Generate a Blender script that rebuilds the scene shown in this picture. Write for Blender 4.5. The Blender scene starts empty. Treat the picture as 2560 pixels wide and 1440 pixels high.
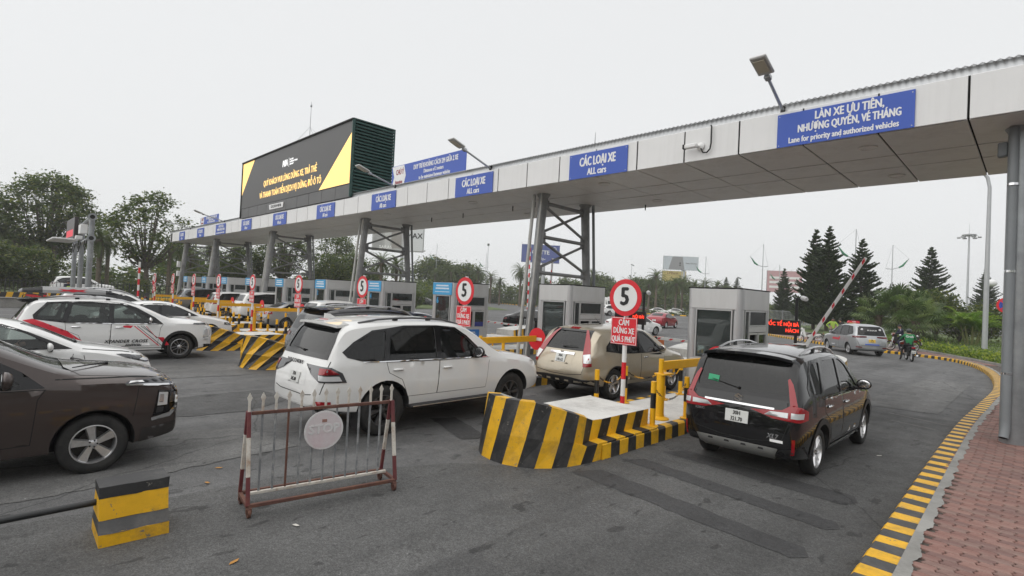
import bpy, bmesh, math, random
from math import sin, cos, pi, radians, sqrt, atan2, hypot
from mathutils import Vector, Matrix, Quaternion, Euler
from mathutils.bvhtree import BVHTree
from mathutils.geometry import delaunay_2d_cdt

SC = bpy.context.scene
COL = SC.collection
V = Vector
random.seed(7)

# ------------------------------------------------------------------ camera
CAM_H = 2.25
cam = bpy.data.cameras.new('Camera')
cam.sensor_fit = 'HORIZONTAL'; cam.sensor_width = 36.0
cam.lens = 36.0 * 1325.145 / 2560.0
cam.clip_start = 0.05; cam.clip_end = 5000
camo = bpy.data.objects.new('Camera', cam); COL.objects.link(camo)
_yaw, _pit, _rol = radians(44.8787), radians(0.9729), radians(2.7592)
_f = V((-sin(_yaw) * cos(_pit), cos(_yaw) * cos(_pit), sin(_pit)))
_r = V((cos(_yaw), sin(_yaw), 0)); _u = _r.cross(_f)
_r2 = cos(_rol) * _r + sin(_rol) * _u; _u2 = -sin(_rol) * _r + cos(_rol) * _u
camo.matrix_world = Matrix(((_r2.x, _u2.x, -_f.x, 0), (_r2.y, _u2.y, -_f.y, 0), (_r2.z, _u2.z, -_f.z, CAM_H), (0, 0, 0, 1)))
SC.camera = camo

# ------------------------------------------------------------------ sky, sun, exposure
SUN_EL, SUN_AZ = radians(52), radians(200)
world = bpy.data.worlds.new('World'); SC.world = world; world.use_nodes = True
wn = world.node_tree; wn.nodes.clear()
w_out = wn.nodes.new('ShaderNodeOutputWorld'); w_bg = wn.nodes.new('ShaderNodeBackground')
w_sky = wn.nodes.new('ShaderNodeTexSky'); w_sky.sky_type = 'NISHITA'; w_sky.sun_disc = False
w_sky.sun_elevation = SUN_EL; w_sky.sun_rotation = SUN_AZ
w_sky.air_density = 1.0; w_sky.dust_density = 6.0; w_sky.ozone_density = 1.0
w_hsv = wn.nodes.new('ShaderNodeHueSaturation'); w_hsv.inputs['Saturation'].default_value = 0.12
w_mix = wn.nodes.new('ShaderNodeMix'); w_mix.data_type = 'RGBA'; w_mix.inputs[0].default_value = 0.86
w_mix.inputs[7].default_value = (7.75, 7.86, 7.95, 1)      # even overcast cloud deck
wn.links.new(w_sky.outputs[0], w_hsv.inputs['Color']); wn.links.new(w_hsv.outputs[0], w_mix.inputs[6])
wn.links.new(w_mix.outputs[2], w_bg.inputs['Color']); w_bg.inputs['Strength'].default_value = 0.1
wn.links.new(w_bg.outputs[0], w_out.inputs['Surface'])
sun = bpy.data.lights.new('sun', 'SUN'); sun.energy = 1.5; sun.angle = radians(110); sun.color = (1, 0.97, 0.93)
suno = bpy.data.objects.new('sun', sun); COL.objects.link(suno)
_sd = V((sin(SUN_AZ) * cos(SUN_EL), cos(SUN_AZ) * cos(SUN_EL), sin(SUN_EL)))
suno.rotation_euler = _sd.to_track_quat('Z', 'Y').to_euler(); suno.location = (0, 0, 40)
SC.view_settings.view_transform = 'Standard'; SC.view_settings.look = 'None'
SC.view_settings.exposure = 0.26; SC.view_settings.gamma = 1.0; SC.view_settings.use_curve_mapping = False
SC.render.engine = 'CYCLES'
SC.cycles.max_bounces = 8; SC.cycles.transparent_max_bounces = 12
SC.cycles.use_denoising = True

# ------------------------------------------------------------------ materials
MATS = {}
def mat(name, col, rough=0.6, metal=0.0, var=0.0, vscale=3.0, bump=0.0, bscale=40.0, spec=0.5, emit=0.0, alpha=None, coat=0.0, dirt=None, dscale=1.2, damt=0.5, streak=False, chips=None):
    """plain procedural material: base colour with noise variation, optional dirt patches and relief"""
    if name in MATS: return MATS[name]
    m = bpy.data.materials.new(name); m.use_nodes = True; nt = m.node_tree; b = nt.nodes['Principled BSDF']
    c = (col[0], col[1], col[2], 1)
    b.inputs['Base Color'].default_value = c; b.inputs['Roughness'].default_value = rough
    b.inputs['Metallic'].default_value = metal; b.inputs['Specular IOR Level'].default_value = spec
    b.inputs['Coat Weight'].default_value = coat; b.inputs['Coat Roughness'].default_value = 0.03
    if alpha is not None: b.inputs['Alpha'].default_value = alpha
    if emit: b.inputs['Emission Color'].default_value = c; b.inputs['Emission Strength'].default_value = emit
    N = nt.nodes.new; L = nt.links.new
    if var or dirt or bump: tc = N('ShaderNodeTexCoord').outputs['Object']
    last = None
    if var:
        n = N('ShaderNodeTexNoise'); n.inputs['Scale'].default_value = vscale; n.inputs['Detail'].default_value = 6; n.inputs['Roughness'].default_value = 0.65
        L(tc, n.inputs['Vector'])
        r = N('ShaderNodeMapRange'); r.inputs[1].default_value = 0.3; r.inputs[2].default_value = 0.7; r.inputs[3].default_value = 1 - var; r.inputs[4].default_value = 1 + var
        L(n.outputs[0], r.inputs[0])
        mx = N('ShaderNodeMix'); mx.data_type = 'RGBA'; mx.blend_type = 'MULTIPLY'; mx.inputs[0].default_value = 1; mx.inputs[6].default_value = c
        L(r.outputs[0], mx.inputs[7]); last = mx.outputs[2]
    if dirt:
        n = N('ShaderNodeTexNoise'); n.inputs['Scale'].default_value = dscale; n.inputs['Detail'].default_value = 8; n.inputs['Roughness'].default_value = 0.75
        if streak:
            mp = N('ShaderNodeMapping'); mp.inputs['Scale'].default_value = (3.5, 3.5, 0.25); L(tc, mp.inputs[0]); L(mp.outputs[0], n.inputs['Vector'])
        else: L(tc, n.inputs['Vector'])
        r = N('ShaderNodeMapRange'); r.inputs[1].default_value = 0.48; r.inputs[2].default_value = 0.68; r.inputs[3].default_value = 0; r.inputs[4].default_value = damt
        L(n.outputs[0], r.inputs[0])
        mx = N('ShaderNodeMix'); mx.data_type = 'RGBA'; mx.inputs[6].default_value = c; mx.inputs[7].default_value = (*dirt, 1)
        if last: L(last, mx.inputs[6])
        L(r.outputs[0], mx.inputs[0]); last = mx.outputs[2]
    if chips:                       # flaked spots showing what lies under the paint
        n = N('ShaderNodeTexNoise'); n.inputs['Scale'].default_value = 11; n.inputs['Detail'].default_value = 6; n.inputs['Roughness'].default_value = 0.7; L(tc, n.inputs['Vector'])
        r = N('ShaderNodeMapRange'); r.inputs[1].default_value = 0.635; r.inputs[2].default_value = 0.655; L(n.outputs[0], r.inputs[0])
        mx = N('ShaderNodeMix'); mx.data_type = 'RGBA'; mx.inputs[6].default_value = c; mx.inputs[7].default_value = (*chips, 1)
        if last: L(last, mx.inputs[6])
        L(r.outputs[0], mx.inputs[0]); last = mx.outputs[2]
    if last: L(last, b.inputs['Base Color'])
    if bump:
        n = N('ShaderNodeTexNoise'); n.inputs['Scale'].default_value = bscale; n.inputs['Detail'].default_value = 5; L(tc, n.inputs['Vector'])
        bp = N('ShaderNodeBump'); bp.inputs['Strength'].default_value = bump; bp.inputs['Distance'].default_value = 0.02
        L(n.outputs[0], bp.inputs['Height']); L(bp.outputs[0], b.inputs['Normal'])
    MATS[name] = m; return m

def glassmat(name, tint, trans, rough=0.02):
    """thin window glass: tinted transparency under a reflective skin"""
    if name in MATS: return MATS[name]
    m = bpy.data.materials.new(name); m.use_nodes = True; nt = m.node_tree; nt.nodes.clear(); N = nt.nodes.new; L = nt.links.new
    o = N('ShaderNodeOutputMaterial'); t = N('ShaderNodeBsdfTransparent'); g = N('ShaderNodeBsdfGlossy'); mx = N('ShaderNodeMixShader'); fr = N('ShaderNodeFresnel')
    d = N('ShaderNodeBsdfDiffuse'); d.inputs[0].default_value = (*[x * 0.5 for x in tint], 1); m2 = N('ShaderNodeMixShader'); m2.inputs[0].default_value = trans
    t.inputs[0].default_value = (*tint, 1); g.inputs['Roughness'].default_value = rough; fr.inputs[0].default_value = 1.52
    ml = N('ShaderNodeMath'); ml.operation = 'MULTIPLY_ADD'; ml.inputs[1].default_value = 1.0; ml.inputs[2].default_value = 0.005
    L(fr.outputs[0], ml.inputs[0]); L(ml.outputs[0], mx.inputs[0])
    L(d.outputs[0], m2.inputs[1]); L(t.outputs[0], m2.inputs[2]); L(m2.outputs[0], mx.inputs[1]); L(g.outputs[0], mx.inputs[2]); L(mx.outputs[0], o.inputs[0])
    MATS[name] = m; return m

# ------------------------------------------------------------------ mesh building
class MB:
    def __init__(s): s.v = []; s.f = []; s.m = []
    def add(s, vs, fs, mi=0):
        o = len(s.v); s.v += [tuple(p) for p in vs]; s.f += [tuple(i + o for i in f) for f in fs]
        s.m += [mi] * len(fs); return s
    def box(s, c, d, mi=0, rz=0, M=None):
        hx, hy, hz = d[0] / 2, d[1] / 2, d[2] / 2
        ps = [V((x, y, z)) for x in (-hx, hx) for y in (-hy, hy) for z in (-hz, hz)]
        if rz: R = Matrix.Rotation(rz, 3, 'Z'); ps = [R @ p for p in ps]
        if M is not None: ps = [M @ p for p in ps]
        ps = [p + V(c) for p in ps]
        return s.add(ps, [(0, 1, 3, 2), (4, 6, 7, 5), (0, 4, 5, 1), (2, 3, 7, 6), (0, 2, 6, 4), (1, 5, 7, 3)], mi)
    def cbox(s, c, d, b=0.01, mi=0, rz=0, M=None):
        """box with chamfered edges"""
        h = [x / 2 for x in d]; b = min(b, min(h) * 0.9); ps = []; idx = {}
        for sx in (-1, 1):
            for sy in (-1, 1):
                for sz in (-1, 1):
                    sg = (sx, sy, sz)
                    for a in range(3):
                        p = [sg[i] * (h[i] - (b if i != a else 0)) for i in range(3)]
                        idx[(sg, a)] = len(ps); ps.append(V(p))
        fs = []
        for a in range(3):
            o1, o2 = (a + 1) % 3, (a + 2) % 3
            for sa in (-1, 1):
                q = []
                for u, w in ((-1, -1), (1, -1), (1, 1), (-1, 1)):
                    sg = [0, 0, 0]; sg[a] = sa; sg[o1] = u; sg[o2] = w; q.append(idx[(tuple(sg), a)])
                fs.append(tuple(q if sa > 0 else q[::-1]))
            for u in (-1, 1):
                for w in (-1, 1):
                    sg0 = [0, 0, 0]; sg1 = [0, 0, 0]; sg0[a] = -1; sg1[a] = 1
                    for g in (sg0, sg1): g[o1] = u; g[o2] = w
                    g0, g1 = tuple(sg0), tuple(sg1)
                    q = [idx[(g0, o1)], idx[(g1, o1)], idx[(g1, o2)], idx[(g0, o2)]]
                    fs.append(tuple(q if u * w < 0 else q[::-1]))
        for sx in (-1, 1):
            for sy in (-1, 1):
                for sz in (-1, 1):
                    sg = (sx, sy, sz); q = [idx[(sg, 0)], idx[(sg, 1)], idx[(sg, 2)]]
                    fs.append(tuple(q if sx * sy * sz > 0 else q[::-1]))
        if rz: R = Matrix.Rotation(rz, 3, 'Z'); ps = [R @ p for p in ps]
        if M is not None: ps = [M @ p for p in ps]
        return s.add([p + V(c) for p in ps], fs, mi)
    def tube(s, a, b, r0, r1=None, n=10, mi=0, cap=True):
        a, b = V(a), V(b); r1 = r0 if r1 is None else r1; d = (b - a)
        if d.length < 1e-9: return s
        q = d.normalized().to_track_quat('Z', 'Y'); X = q @ V((1, 0, 0)); Y = q @ V((0, 1, 0)); vs = []; fs = []
        for p, r in ((a, r0), (b, r1)):
            vs += [p + X * (r * cos(2 * pi * i / n)) + Y * (r * sin(2 * pi * i / n)) for i in range(n)]
        for i in range(n): j = (i + 1) % n; fs.append((i, j, n + j, n + i))
        if cap: fs += [tuple(range(n - 1, -1, -1)), tuple(range(n, 2 * n))]
        return s.add(vs, fs, mi)
    def path(s, pts, r, n=8, mi=0, cap=True):
        """tube along a polyline; r number or list"""
        pts = [V(p) for p in pts]; k = len(pts); rs = r if isinstance(r, (list, tuple)) else [r] * k; vs = []; fs = []; X = None
        for i, p in enumerate(pts):
            t = (pts[min(i + 1, k - 1)] - pts[max(i - 1, 0)]).normalized()
            if X is None: X = t.orthogonal().normalized()
            X = (X - t * X.dot(t)).normalized(); Y = t.cross(X)
            vs += [p + X * (rs[i] * cos(2 * pi * j / n)) + Y * (rs[i] * sin(2 * pi * j / n)) for j in range(n)]
        for i in range(k - 1):
            for j in range(n): jj = (j + 1) % n; fs.append((i * n + j, i * n + jj, (i + 1) * n + jj, (i + 1) * n + j))
        if cap: fs += [tuple(range(n - 1, -1, -1)), tuple(range((k - 1) * n, k * n))]
        return s.add(vs, fs, mi)
    def lathe(s, prof, n=16, c=(0, 0, 0), axis='Z', mi=0, closed=False):
        """prof: (r, h) pairs spun round the axis"""
        vs = []; fs = []; k = len(prof); c = V(c)
        for r, h in prof:
            for i in range(n):
                a = 2 * pi * i / n; x, y, z = r * cos(a), r * sin(a), h
                vs.append(c + (V((x, y, z)) if axis == 'Z' else V((z, x, y)) if axis == 'X' else V((y, z, x))))
        kk = k if closed else k - 1
        for j in range(kk):
            jn = (j + 1) % k
            for i in range(n): ii = (i + 1) % n; fs.append((j * n + i, j * n + ii, jn * n + ii, jn * n + i))
        if not closed: fs += [tuple(range(n - 1, -1, -1)), tuple(range((k - 1) * n, k * n))]
        return s.add(vs, fs, mi)
    def prism(s, poly, d0, d1, axis='Z', mi=0):
        """extrude a 2D polygon: axis Z -> (x,y), Y -> (x,z), X -> (y,z)"""
        n = len(poly)
        P = {'Z': lambda p, d: (p[0], p[1], d), 'Y': lambda p, d: (p[0], d, p[1]), 'X': lambda p, d: (d, p[0], p[1])}[axis]
        vs = [P(p, d0) for p in poly] + [P(p, d1) for p in poly]
        fs = [(i, (i + 1) % n, n + (i + 1) % n, n + i) for i in range(n)] + [tuple(range(n - 1, -1, -1)), tuple(range(n, 2 * n))]
        return s.add(vs, fs, mi)
    def ball(s, c, r, n=10, k=6, mi=0, sc=(1, 1, 1)):
        prof = [(max(1e-4, sin(pi * i / k)), -cos(pi * i / k)) for i in range(k + 1)]; t = MB().lathe(prof, n)
        return s.add([V(c) + V((p[0] * r * sc[0], p[1] * r * sc[1], p[2] * r * sc[2])) for p in t.v], t.f, mi)
    def mesh(s, name, mats, smooth=None, fix=True):
        me = bpy.data.meshes.new(name); me.from_pydata(s.v, [], s.f)
        for m in (mats if isinstance(mats, (list, tuple)) else [mats]): me.materials.append(m)
        if any(s.m): me.polygons.foreach_set('material_index', s.m)
        me.update()
        if fix:
            bm = bmesh.new(); bm.from_mesh(me); bmesh.ops.recalc_face_normals(bm, faces=bm.faces); bm.to_mesh(me); bm.free()
        if smooth:
            me.polygons.foreach_set('use_smooth', [True] * len(me.polygons))
            if smooth is not True: me.set_sharp_from_angle(angle=radians(smooth))
        return me
    def build(s, name, mats, parent=None, smooth=40, fix=True, loc=None, rz=0):
        return link(name, s.mesh(name, mats, smooth, fix), parent, loc, rz)

def link(name, me, parent=None, loc=None, rz=0, rot=None):
    o = bpy.data.objects.new(name, me); COL.objects.link(o)
    if parent is not None: o.parent = parent
    if loc is not None: o.location = loc
    if rz: o.rotation_euler = (0, 0, rz)
    if rot is not None: o.rotation_euler = rot
    return o
def thing(name, label, cat, loc=(0, 0, 0), rz=0, group=None):
    o = bpy.data.objects.new(name, None); COL.objects.link(o); o.location = loc; o.rotation_euler = (0, 0, rz); o.empty_display_size = 0.2
    return tag(o, label, cat, group)
def tag(o, label, cat, group=None):
    o['label'] = label; o['category'] = cat
    if group: o['group'] = group
    return o
def struct(o): o['kind'] = 'structure'; return o
def stuff(o): o['kind'] = 'stuff'; return o
def dup(o, label=None, loc=None, rz=None, parent=None, scale=None):
    """copy of a thing with its parts and sub-parts, sharing mesh data"""
    c = o.copy(); COL.objects.link(c)
    if parent is not None: c.parent = parent
    for ch in o.children: dup(ch, parent=c)
    if label: c['label'] = label
    if loc is not None: c.location = loc
    if rz is not None: c.rotation_euler = (0, 0, rz)
    if scale is not None: c.scale = scale if isinstance(scale, (tuple, list)) else (scale,) * 3
    return c
def freeze(ob):
    """mesh of an object with its modifiers applied"""
    dg = bpy.context.evaluated_depsgraph_get()
    return bpy.data.meshes.new_from_object(ob.evaluated_get(dg))

TXT = {}
def text_mesh(body, size=1.0, bold=0.0, xs=1.0, shear=0.0, depth=0.002, align='CENTER', spacing=1.0, line=1.0):
    key = (body, size, bold, xs, shear, depth, align, spacing, line)
    if key in TXT: return TXT[key]
    cu = bpy.data.curves.new('t', 'FONT'); cu.body = body; cu.size = size; cu.extrude = depth; cu.shear = shear
    cu.align_x = align; cu.align_y = 'CENTER'; cu.resolution_u = 2; cu.space_character = spacing; cu.space_line = line
    ob = bpy.data.objects.new('t', cu); me = bpy.data.meshes.new_from_object(ob)
    bpy.data.objects.remove(ob); bpy.data.curves.remove(cu)
    if xs != 1.0: me.transform(Matrix.Diagonal((xs, 1, 1, 1)))
    if bold:                                    # heavier stroke: shifted copies, each a hair prouder
        bm = bmesh.new()
        for i, (dx, dy) in enumerate(((0, 0), (-bold, 0), (bold, 0), (0, bold * .6), (0, -bold * .6))):
            t = me.copy(); t.transform(Matrix.Translation((dx, dy, i * 0.0003))); bm.from_mesh(t); bpy.data.meshes.remove(t)
        bm.to_mesh(me); bm.free()
    me.materials.clear(); TXT[key] = me; return me
def text(body, size, m, parent, loc, face='-Y', name='lettering', rz=0, **k):
    """lettering as thin solid shapes; face = direction the text is read from"""
    me = text_mesh(body, size, **k).copy(); me.materials.append(m)
    o = link(name, me, parent, loc)
    o.rotation_euler = {'-Y': (pi / 2, 0, 0), '+X': (pi / 2, 0, pi / 2), '-X': (pi / 2, 0, -pi / 2), '+Y': (pi / 2, 0, pi), 'Z': (0, 0, 0)}[face]
    if rz: o.rotation_euler.z += rz
    return o
# ------------------------------------------------------------------ ground, roads, pavement
def asphalt(name, base, contrast=1.0, fine=1.0):
    m = bpy.data.materials.new(name); m.use_nodes = True; nt = m.node_tree; b = nt.nodes['Principled BSDF']; N = nt.nodes.new; L = nt.links.new
    tc = N('ShaderNodeTexCoord').outputs['Object']
    def noise(sc, det=6, ro=.6, vec=tc):
        n = N('ShaderNodeTexNoise'); n.inputs['Scale'].default_value = sc; n.inputs['Detail'].default_value = det; n.inputs['Roughness'].default_value = ro; L(vec, n.inputs['Vector']); return n.outputs[0]
    def rng(src, a, c, lo, hi):
        r = N('ShaderNodeMapRange'); r.inputs[1].default_value = a; r.inputs[2].default_value = c; r.inputs[3].default_value = lo; r.inputs[4].default_value = hi; L(src, r.inputs[0]); return r.outputs[0]
    def mul(a, c):
        k = N('ShaderNodeMath'); k.operation = 'MULTIPLY'; L(a, k.inputs[0]); L(c, k.inputs[1]); return k.outputs[0]
    big = rng(noise(.16, 5, .6), .3, .7, 1 - .28 * contrast, 1 + .26 * contrast)
    mp = N('ShaderNodeMapping'); mp.inputs['Scale'].default_value = (1.0, .13, 1); L(tc, mp.inputs[0])
    mp2 = N('ShaderNodeMapping'); mp2.inputs['Scale'].default_value = (1.0, .45, 1); L(tc, mp2.inputs[0])
    lanes = rng(noise(.9, 5, .62, mp.outputs[0]), .35, .68, 1 + .16 * contrast, 1 - .38 * contrast)          # tyre-worn lanes
    mid = rng(noise(3.2, 7, .72), .3, .7, 1 - .16 * contrast, 1 + .16 * contrast)
    grit = rng(noise(85, 3, .7), .28, .72, 1 - .50 * fine, 1 + .50 * fine)
    coarse = rng(noise(23, 6, .82), .30, .70, 1 - .34 * fine, 1 + .34 * fine)
    v = mul(mul(big, lanes), mul(mul(mid, coarse), grit))
    st = N('ShaderNodeTexVoronoi'); st.inputs['Scale'].default_value = 17; L(tc, st.inputs['Vector'])
    stone = rng(st.outputs['Distance'], .09, .15, 2.0, 1.0)                                                  # pale chips
    sel = rng(noise(11, 2), .57, .62, 0, 1)
    mxs = N('ShaderNodeMix'); mxs.inputs[2].default_value = 1.0; L(sel, mxs.inputs[0]); L(stone, mxs.inputs[3]); v = mul(v, mxs.outputs[0])
    oil = rng(noise(1.15, 9, .78), .58, .68, 1.0, .60); v = mul(v, oil); drip = rng(noise(5.0, 4, .55, mp2.outputs[0]), .63, .66, 1.0, .56); v = mul(v, drip); pale = rng(noise(.7, 8, .72), .60, .72, 1.0, 1.32); v = mul(v, pale)                                       # drips and stains
    cr = N('ShaderNodeTexVoronoi'); cr.feature = 'DISTANCE_TO_EDGE'; cr.inputs['Scale'].default_value = .16
    ds = N('ShaderNodeMixRGB'); ds.blend_type = 'ADD'; ds.inputs[0].default_value = .35; nn = N('ShaderNodeTexNoise'); nn.inputs['Scale'].default_value = 1.4; nn.inputs['Detail'].default_value = 8
    L(tc, nn.inputs['Vector']); L(tc, ds.inputs[1]); L(nn.outputs[1], ds.inputs[2]); L(ds.outputs[0], cr.inputs['Vector'])
    crack = rng(cr.outputs['Distance'], .0005, .0030, .55, 1.0); v = mul(v, crack)
    mc = N('ShaderNodeMix'); mc.data_type = 'RGBA'; mc.blend_type = 'MULTIPLY'; mc.inputs[0].default_value = 1; mc.inputs[6].default_value = (*base, 1); L(v, mc.inputs[7])
    L(mc.outputs[2], b.inputs['Base Color']); L(rng(noise(2.2), .3, .7, .62, .9), b.inputs['Roughness']); b.inputs['Specular IOR Level'].default_value = .35
    bp = N('ShaderNodeBump'); bp.inputs['Strength'].default_value = .55; bp.inputs['Distance'].default_value = .006; L(noise(95, 4, .7), bp.inputs['Height']); L(bp.outputs[0], b.inputs['Normal'])
    MATS[name] = m; return m
M_ASPH = asphalt('worn grey asphalt', (.116, .116, .116)); M_ASPH2 = asphalt('darker coarse asphalt', (.088, .088, .087), .9, 1.15); M_PATCH = asphalt('asphalt patch', (.052, .052, .053), .5, .9)
M_YEL = mat('yellow road paint', (.74, .405, .010), .5, var=.12, vscale=3, bump=.1, bscale=60, dirt=(.20, .13, .05), dscale=2.6, damt=.6, chips=(.20, .17, .12))
M_BLK = mat('black road paint', (.018, .018, .019), .5, var=.25, vscale=4, bump=.1, bscale=60, dirt=(.10, .095, .09), dscale=2.6, damt=.6, chips=(.16, .15, .13))
M_GBLK = mat('worn black road paint', (.055, .055, .056), .7, var=.25, vscale=5, bump=.15, bscale=60, dirt=(.14, .13, .12), dscale=3, damt=.5)
M_CONC = mat('grey concrete', (.27, .265, .25), .85, var=.18, vscale=2, bump=.3, bscale=30, dirt=(.12, .115, .105), dscale=1.1, damt=.6)
M_WCONC = mat('whitewashed concrete', (.60, .595, .57), .75, var=.10, vscale=2, bump=.2, bscale=25, dirt=(.30, .29, .27), dscale=1.6, damt=.6)
M_BED = mat('paving bed', (.075, .06, .052), .95, var=.3, vscale=9)
M_SOIL = mat('soil', (.07, .055, .04), .95, var=.3, vscale=3)

gnd = MB(); R0 = 800
gnd.add([(-R0, -R0, 0), (R0, -R0, 0), (R0, R0, 0), (-R0, R0, 0)], [(0, 1, 2, 3)])
struct(gnd.build('plaza_road', M_ASPH, None, None))
def sheet(name, pts, z, m, jit=0, seed=1):
    rnd = random.Random(seed); P = []
    n = len(pts)
    for i in range(n):
        a, c = V(pts[i]), V(pts[(i + 1) % n]); k = max(1, int((c - a).length / .12)) if jit else 1
        for j in range(k):
            q = a.lerp(c, j / k); P.append((q.x + rnd.uniform(-jit, jit), q.y + rnd.uniform(-jit, jit), z))
    b = MB(); b.add(P, [tuple(range(len(P)))]); o = b.build(name, m, None, None, fix=False)
    if o.data.polygons[0].normal.z < 0: o.data.flip_normals()
    return struct(o)
sheet('asphalt_overlay', [(-6.9, -8), (1.5, -8), (-1.06, 5.0), (-1.12, 9.5), (-1.14, 15.2), (-4.2, 14.9), (-4.3, 9), (-4.45, 5.6), (-5.5, 4.55), (-6.3, 2.6)], .004, M_ASPH2, .02)
for i, p in enumerate([[(-4.30, 5.56), (-4.10, 5.97), (-1.52, 5.62), (-1.45, 5.45), (-1.54, 5.30)], [(-4.18, 6.59), (-3.98, 6.88), (-1.50, 6.58), (-1.43, 6.42), (-1.52, 6.26)],
                       [(-4.03, 7.45), (-3.82, 7.84), (-1.56, 7.68), (-1.48, 7.45), (-1.58, 7.23)], [(-7.7, 5.80), (-7.5, 6.23), (-6.28, 5.86), (-6.2, 5.6), (-6.3, 5.38)], [(-7.6, 6.9), (-7.4, 7.2), (-6.3, 6.95), (-6.3, 6.6)]]):
    sheet('road_patch', p, .008, M_PATCH, .018, i)
M_ASPH3 = asphalt('pale repaired asphalt', (.135, .134, .131), .9, .9); M_ASPH4 = asphalt('dark repaired asphalt', (.075, .075, .075), .8, 1.1)
for i, (p, m_) in enumerate([([(-11.6, 1.2), (-10.2, 1.0), (-9.9, 3.4), (-10.6, 4.6), (-11.8, 4.3)], M_ASPH4), ([(-9.6, -1.0), (-7.0, -1.2), (-7.1, 1.1), (-7.4, 3.3), (-8.8, 3.0), (-9.5, 1.2)], M_ASPH3), ([(-16.6, 2.6), (-14.2, 2.2), (-13.9, 4.9), (-16.2, 5.2)], M_ASPH3), ([(-3.6, 1.6), (-2.2, 1.4), (-2.3, 3.0), (-3.5, 3.2)], M_ASPH4), ([(-3.2, 15.6), (-1.6, 15.8), (-1.6, 24), (-2.8, 24.4)], M_ASPH3)]): sheet('repaired_road', p, .0062 + .0003 * i, m_, .035, 40 + i)
for i, (x0, y0, x1, y1, w) in enumerate([(-2.2, 13.9, -1.4, 13.6, .03), (-2.4, 14.9, -1.35, 14.4, .03)]):
    d = V((x1 - x0, y1 - y0)).normalized(); n = V((-d.y, d.x)) * w
    sheet('worn_line', [(x0 - n.x, y0 - n.y), (x1 - n.x, y1 - n.y), (x1 + n.x, y1 + n.y), (x0 + n.x, y0 + n.y)], .0075 + .0005 * i, mat('pale road scuff', (.155, .15, .145), .9, var=.5, vscale=14), .012, 20 + i)

def smooth_line(pts, step):
    """Catmull-Rom resampled at an even step"""
    P = [V(p) for p in pts]; P = [P[0] * 2 - P[1]] + P + [P[-1] * 2 - P[-2]]; out = []
    for i in range(1, len(P) - 2):
        for k in range(24):
            t = k / 24; a, b, c, d = P[i - 1:i + 3]; out.append(.5 * ((2 * b) + (c - a) * t + (2 * a - 5 * b + 4 * c - d) * t * t + (3 * b - a - 3 * c + d) * t ** 3))
    out.append(P[-2]); res = [out[0]]; acc = 0
    for a, b in zip(out, out[1:]):
        l = (b - a).length
        while acc + l >= step: t = (step - acc) / l; a = a.lerp(b, t); res.append(a); l = (b - a).length; acc = 0
        acc += l
    return res
KERB = [(-1.00, -2.0), (-1.02, 2.0), (-1.06, 5.4), (-1.12, 9.5), (-1.14, 14), (-1.05, 18), (-.98, 22.5), (-1.30, 27.8), (-2.02, 32.4), (-3.1, 35.6), (-4.6, 37.2), (-6.4, 38.1), (-8.85, 39.5), (-10.7, 41.2), (-13.2, 44.2), (-16.1, 47.6), (-21, 54), (-30, 66)]
kl = smooth_line(KERB, .21)
kerb = struct(link('kerb', None))
KH, KW = .15, .27
def kerb_stone(pts, i0, n, h, w, parent, mats=(M_YEL, M_BLK), side=1, name='kerb_stone', gap=.004, rnd=random.Random(3)):
    b = MB(); k = len(pts) - 1
    prof = [(0, 0), (0.012, h - .03), (.035, h), (w, h), (w, 0)]
    for i, p in enumerate(pts):
        t = (pts[min(i + 1, k)] - pts[max(i - 1, 0)]).normalized(); nrm = V((t.y, -t.x)) * side
        o = gap if i == 0 else -gap if i == k else 0
        for a, z in prof: q = p + nrm * a + t * (o + (rnd.uniform(-.02, .02) if 0 < i < k else 0)); b.v.append((q.x, q.y, z))
    for i in range(k):
        for j in range(4): b.f.append((5 * i + j, 5 * i + j + 1, 5 * i + j + 6, 5 * i + j + 5)); b.m.append((i0 + i) % 2)
    b.f += [(0, 1, 2, 3, 4), tuple(5 * k + j for j in (4, 3, 2, 1, 0))]; b.m += [i0 % 2, (i0 + k - 1) % 2]
    return b.build(name, list(mats), parent, None)
for i in range(0, len(kl) - 4, 4):
    far = kl[i].y > 26
    kerb_stone(kl[i:i + 5], i, 4, KH, KW, kerb, (M_YEL, M_BLK if far else M_GBLK))
# pavement bed and the cement band beside the kerb
bed = [(-.72, -2)] + [(p.x + KW * .97, p.y) for p in kl if p.y < 24][::8]
inner = []
for i in range(0, len(kl) - 1, 6):
    t = (kl[i + 1] - kl[i]).normalized(); inner.append(kl[i] + V((t.y, -t.x)) * KW * .98)
hb = smooth_line([(3.5, 20), (1.0, 28), (-.9, 32.8), (-2.9, 36.9), (-5.2, 41.3), (-7.3, 44.9), (-11, 50), (-15, 55), (-22, 64), (-28, 72)], .8)        # lawn edge
b = MB(); P = [(p.x, p.y, .135) for p in inner] + [(p.x, p.y, .135) for p in hb[::-1]] + [(6, 14, .135), (6, -2, .135)]
b.add(P, [tuple(range(len(P)))]); o = b.build('pavement', M_BED, None, None, fix=False); pave = struct(o)
if o.data.polygons[0].normal.z < 0: o.data.flip_normals()
rnd = random.Random(5); cs = [a.lerp(c, u / 8) for a, c in zip(inner, inner[1:]) for u in range(8) if a.y < 40]; cs = [a.lerp(c, u / 5) for a, c in zip(cs, cs[1:]) for u in range(5)]
b = MB()
for p in cs: b.v += [(p.x, p.y, .160), (p.x + .095 + .022 * sin(p.y * 5.1) * sin(p.y * 1.7) + .014 * sin(p.y * 13.7 + 2) + rnd.uniform(-.006, .008), p.y + .0, .1585)]
b.f = [(2 * i, 2 * i + 1, 2 * i + 3, 2 * i + 2) for i in range(len(cs) - 1)]; b.m = [0] * len(b.f)
struct(b.build('cement_band', M_CONC, None, None))
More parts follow.
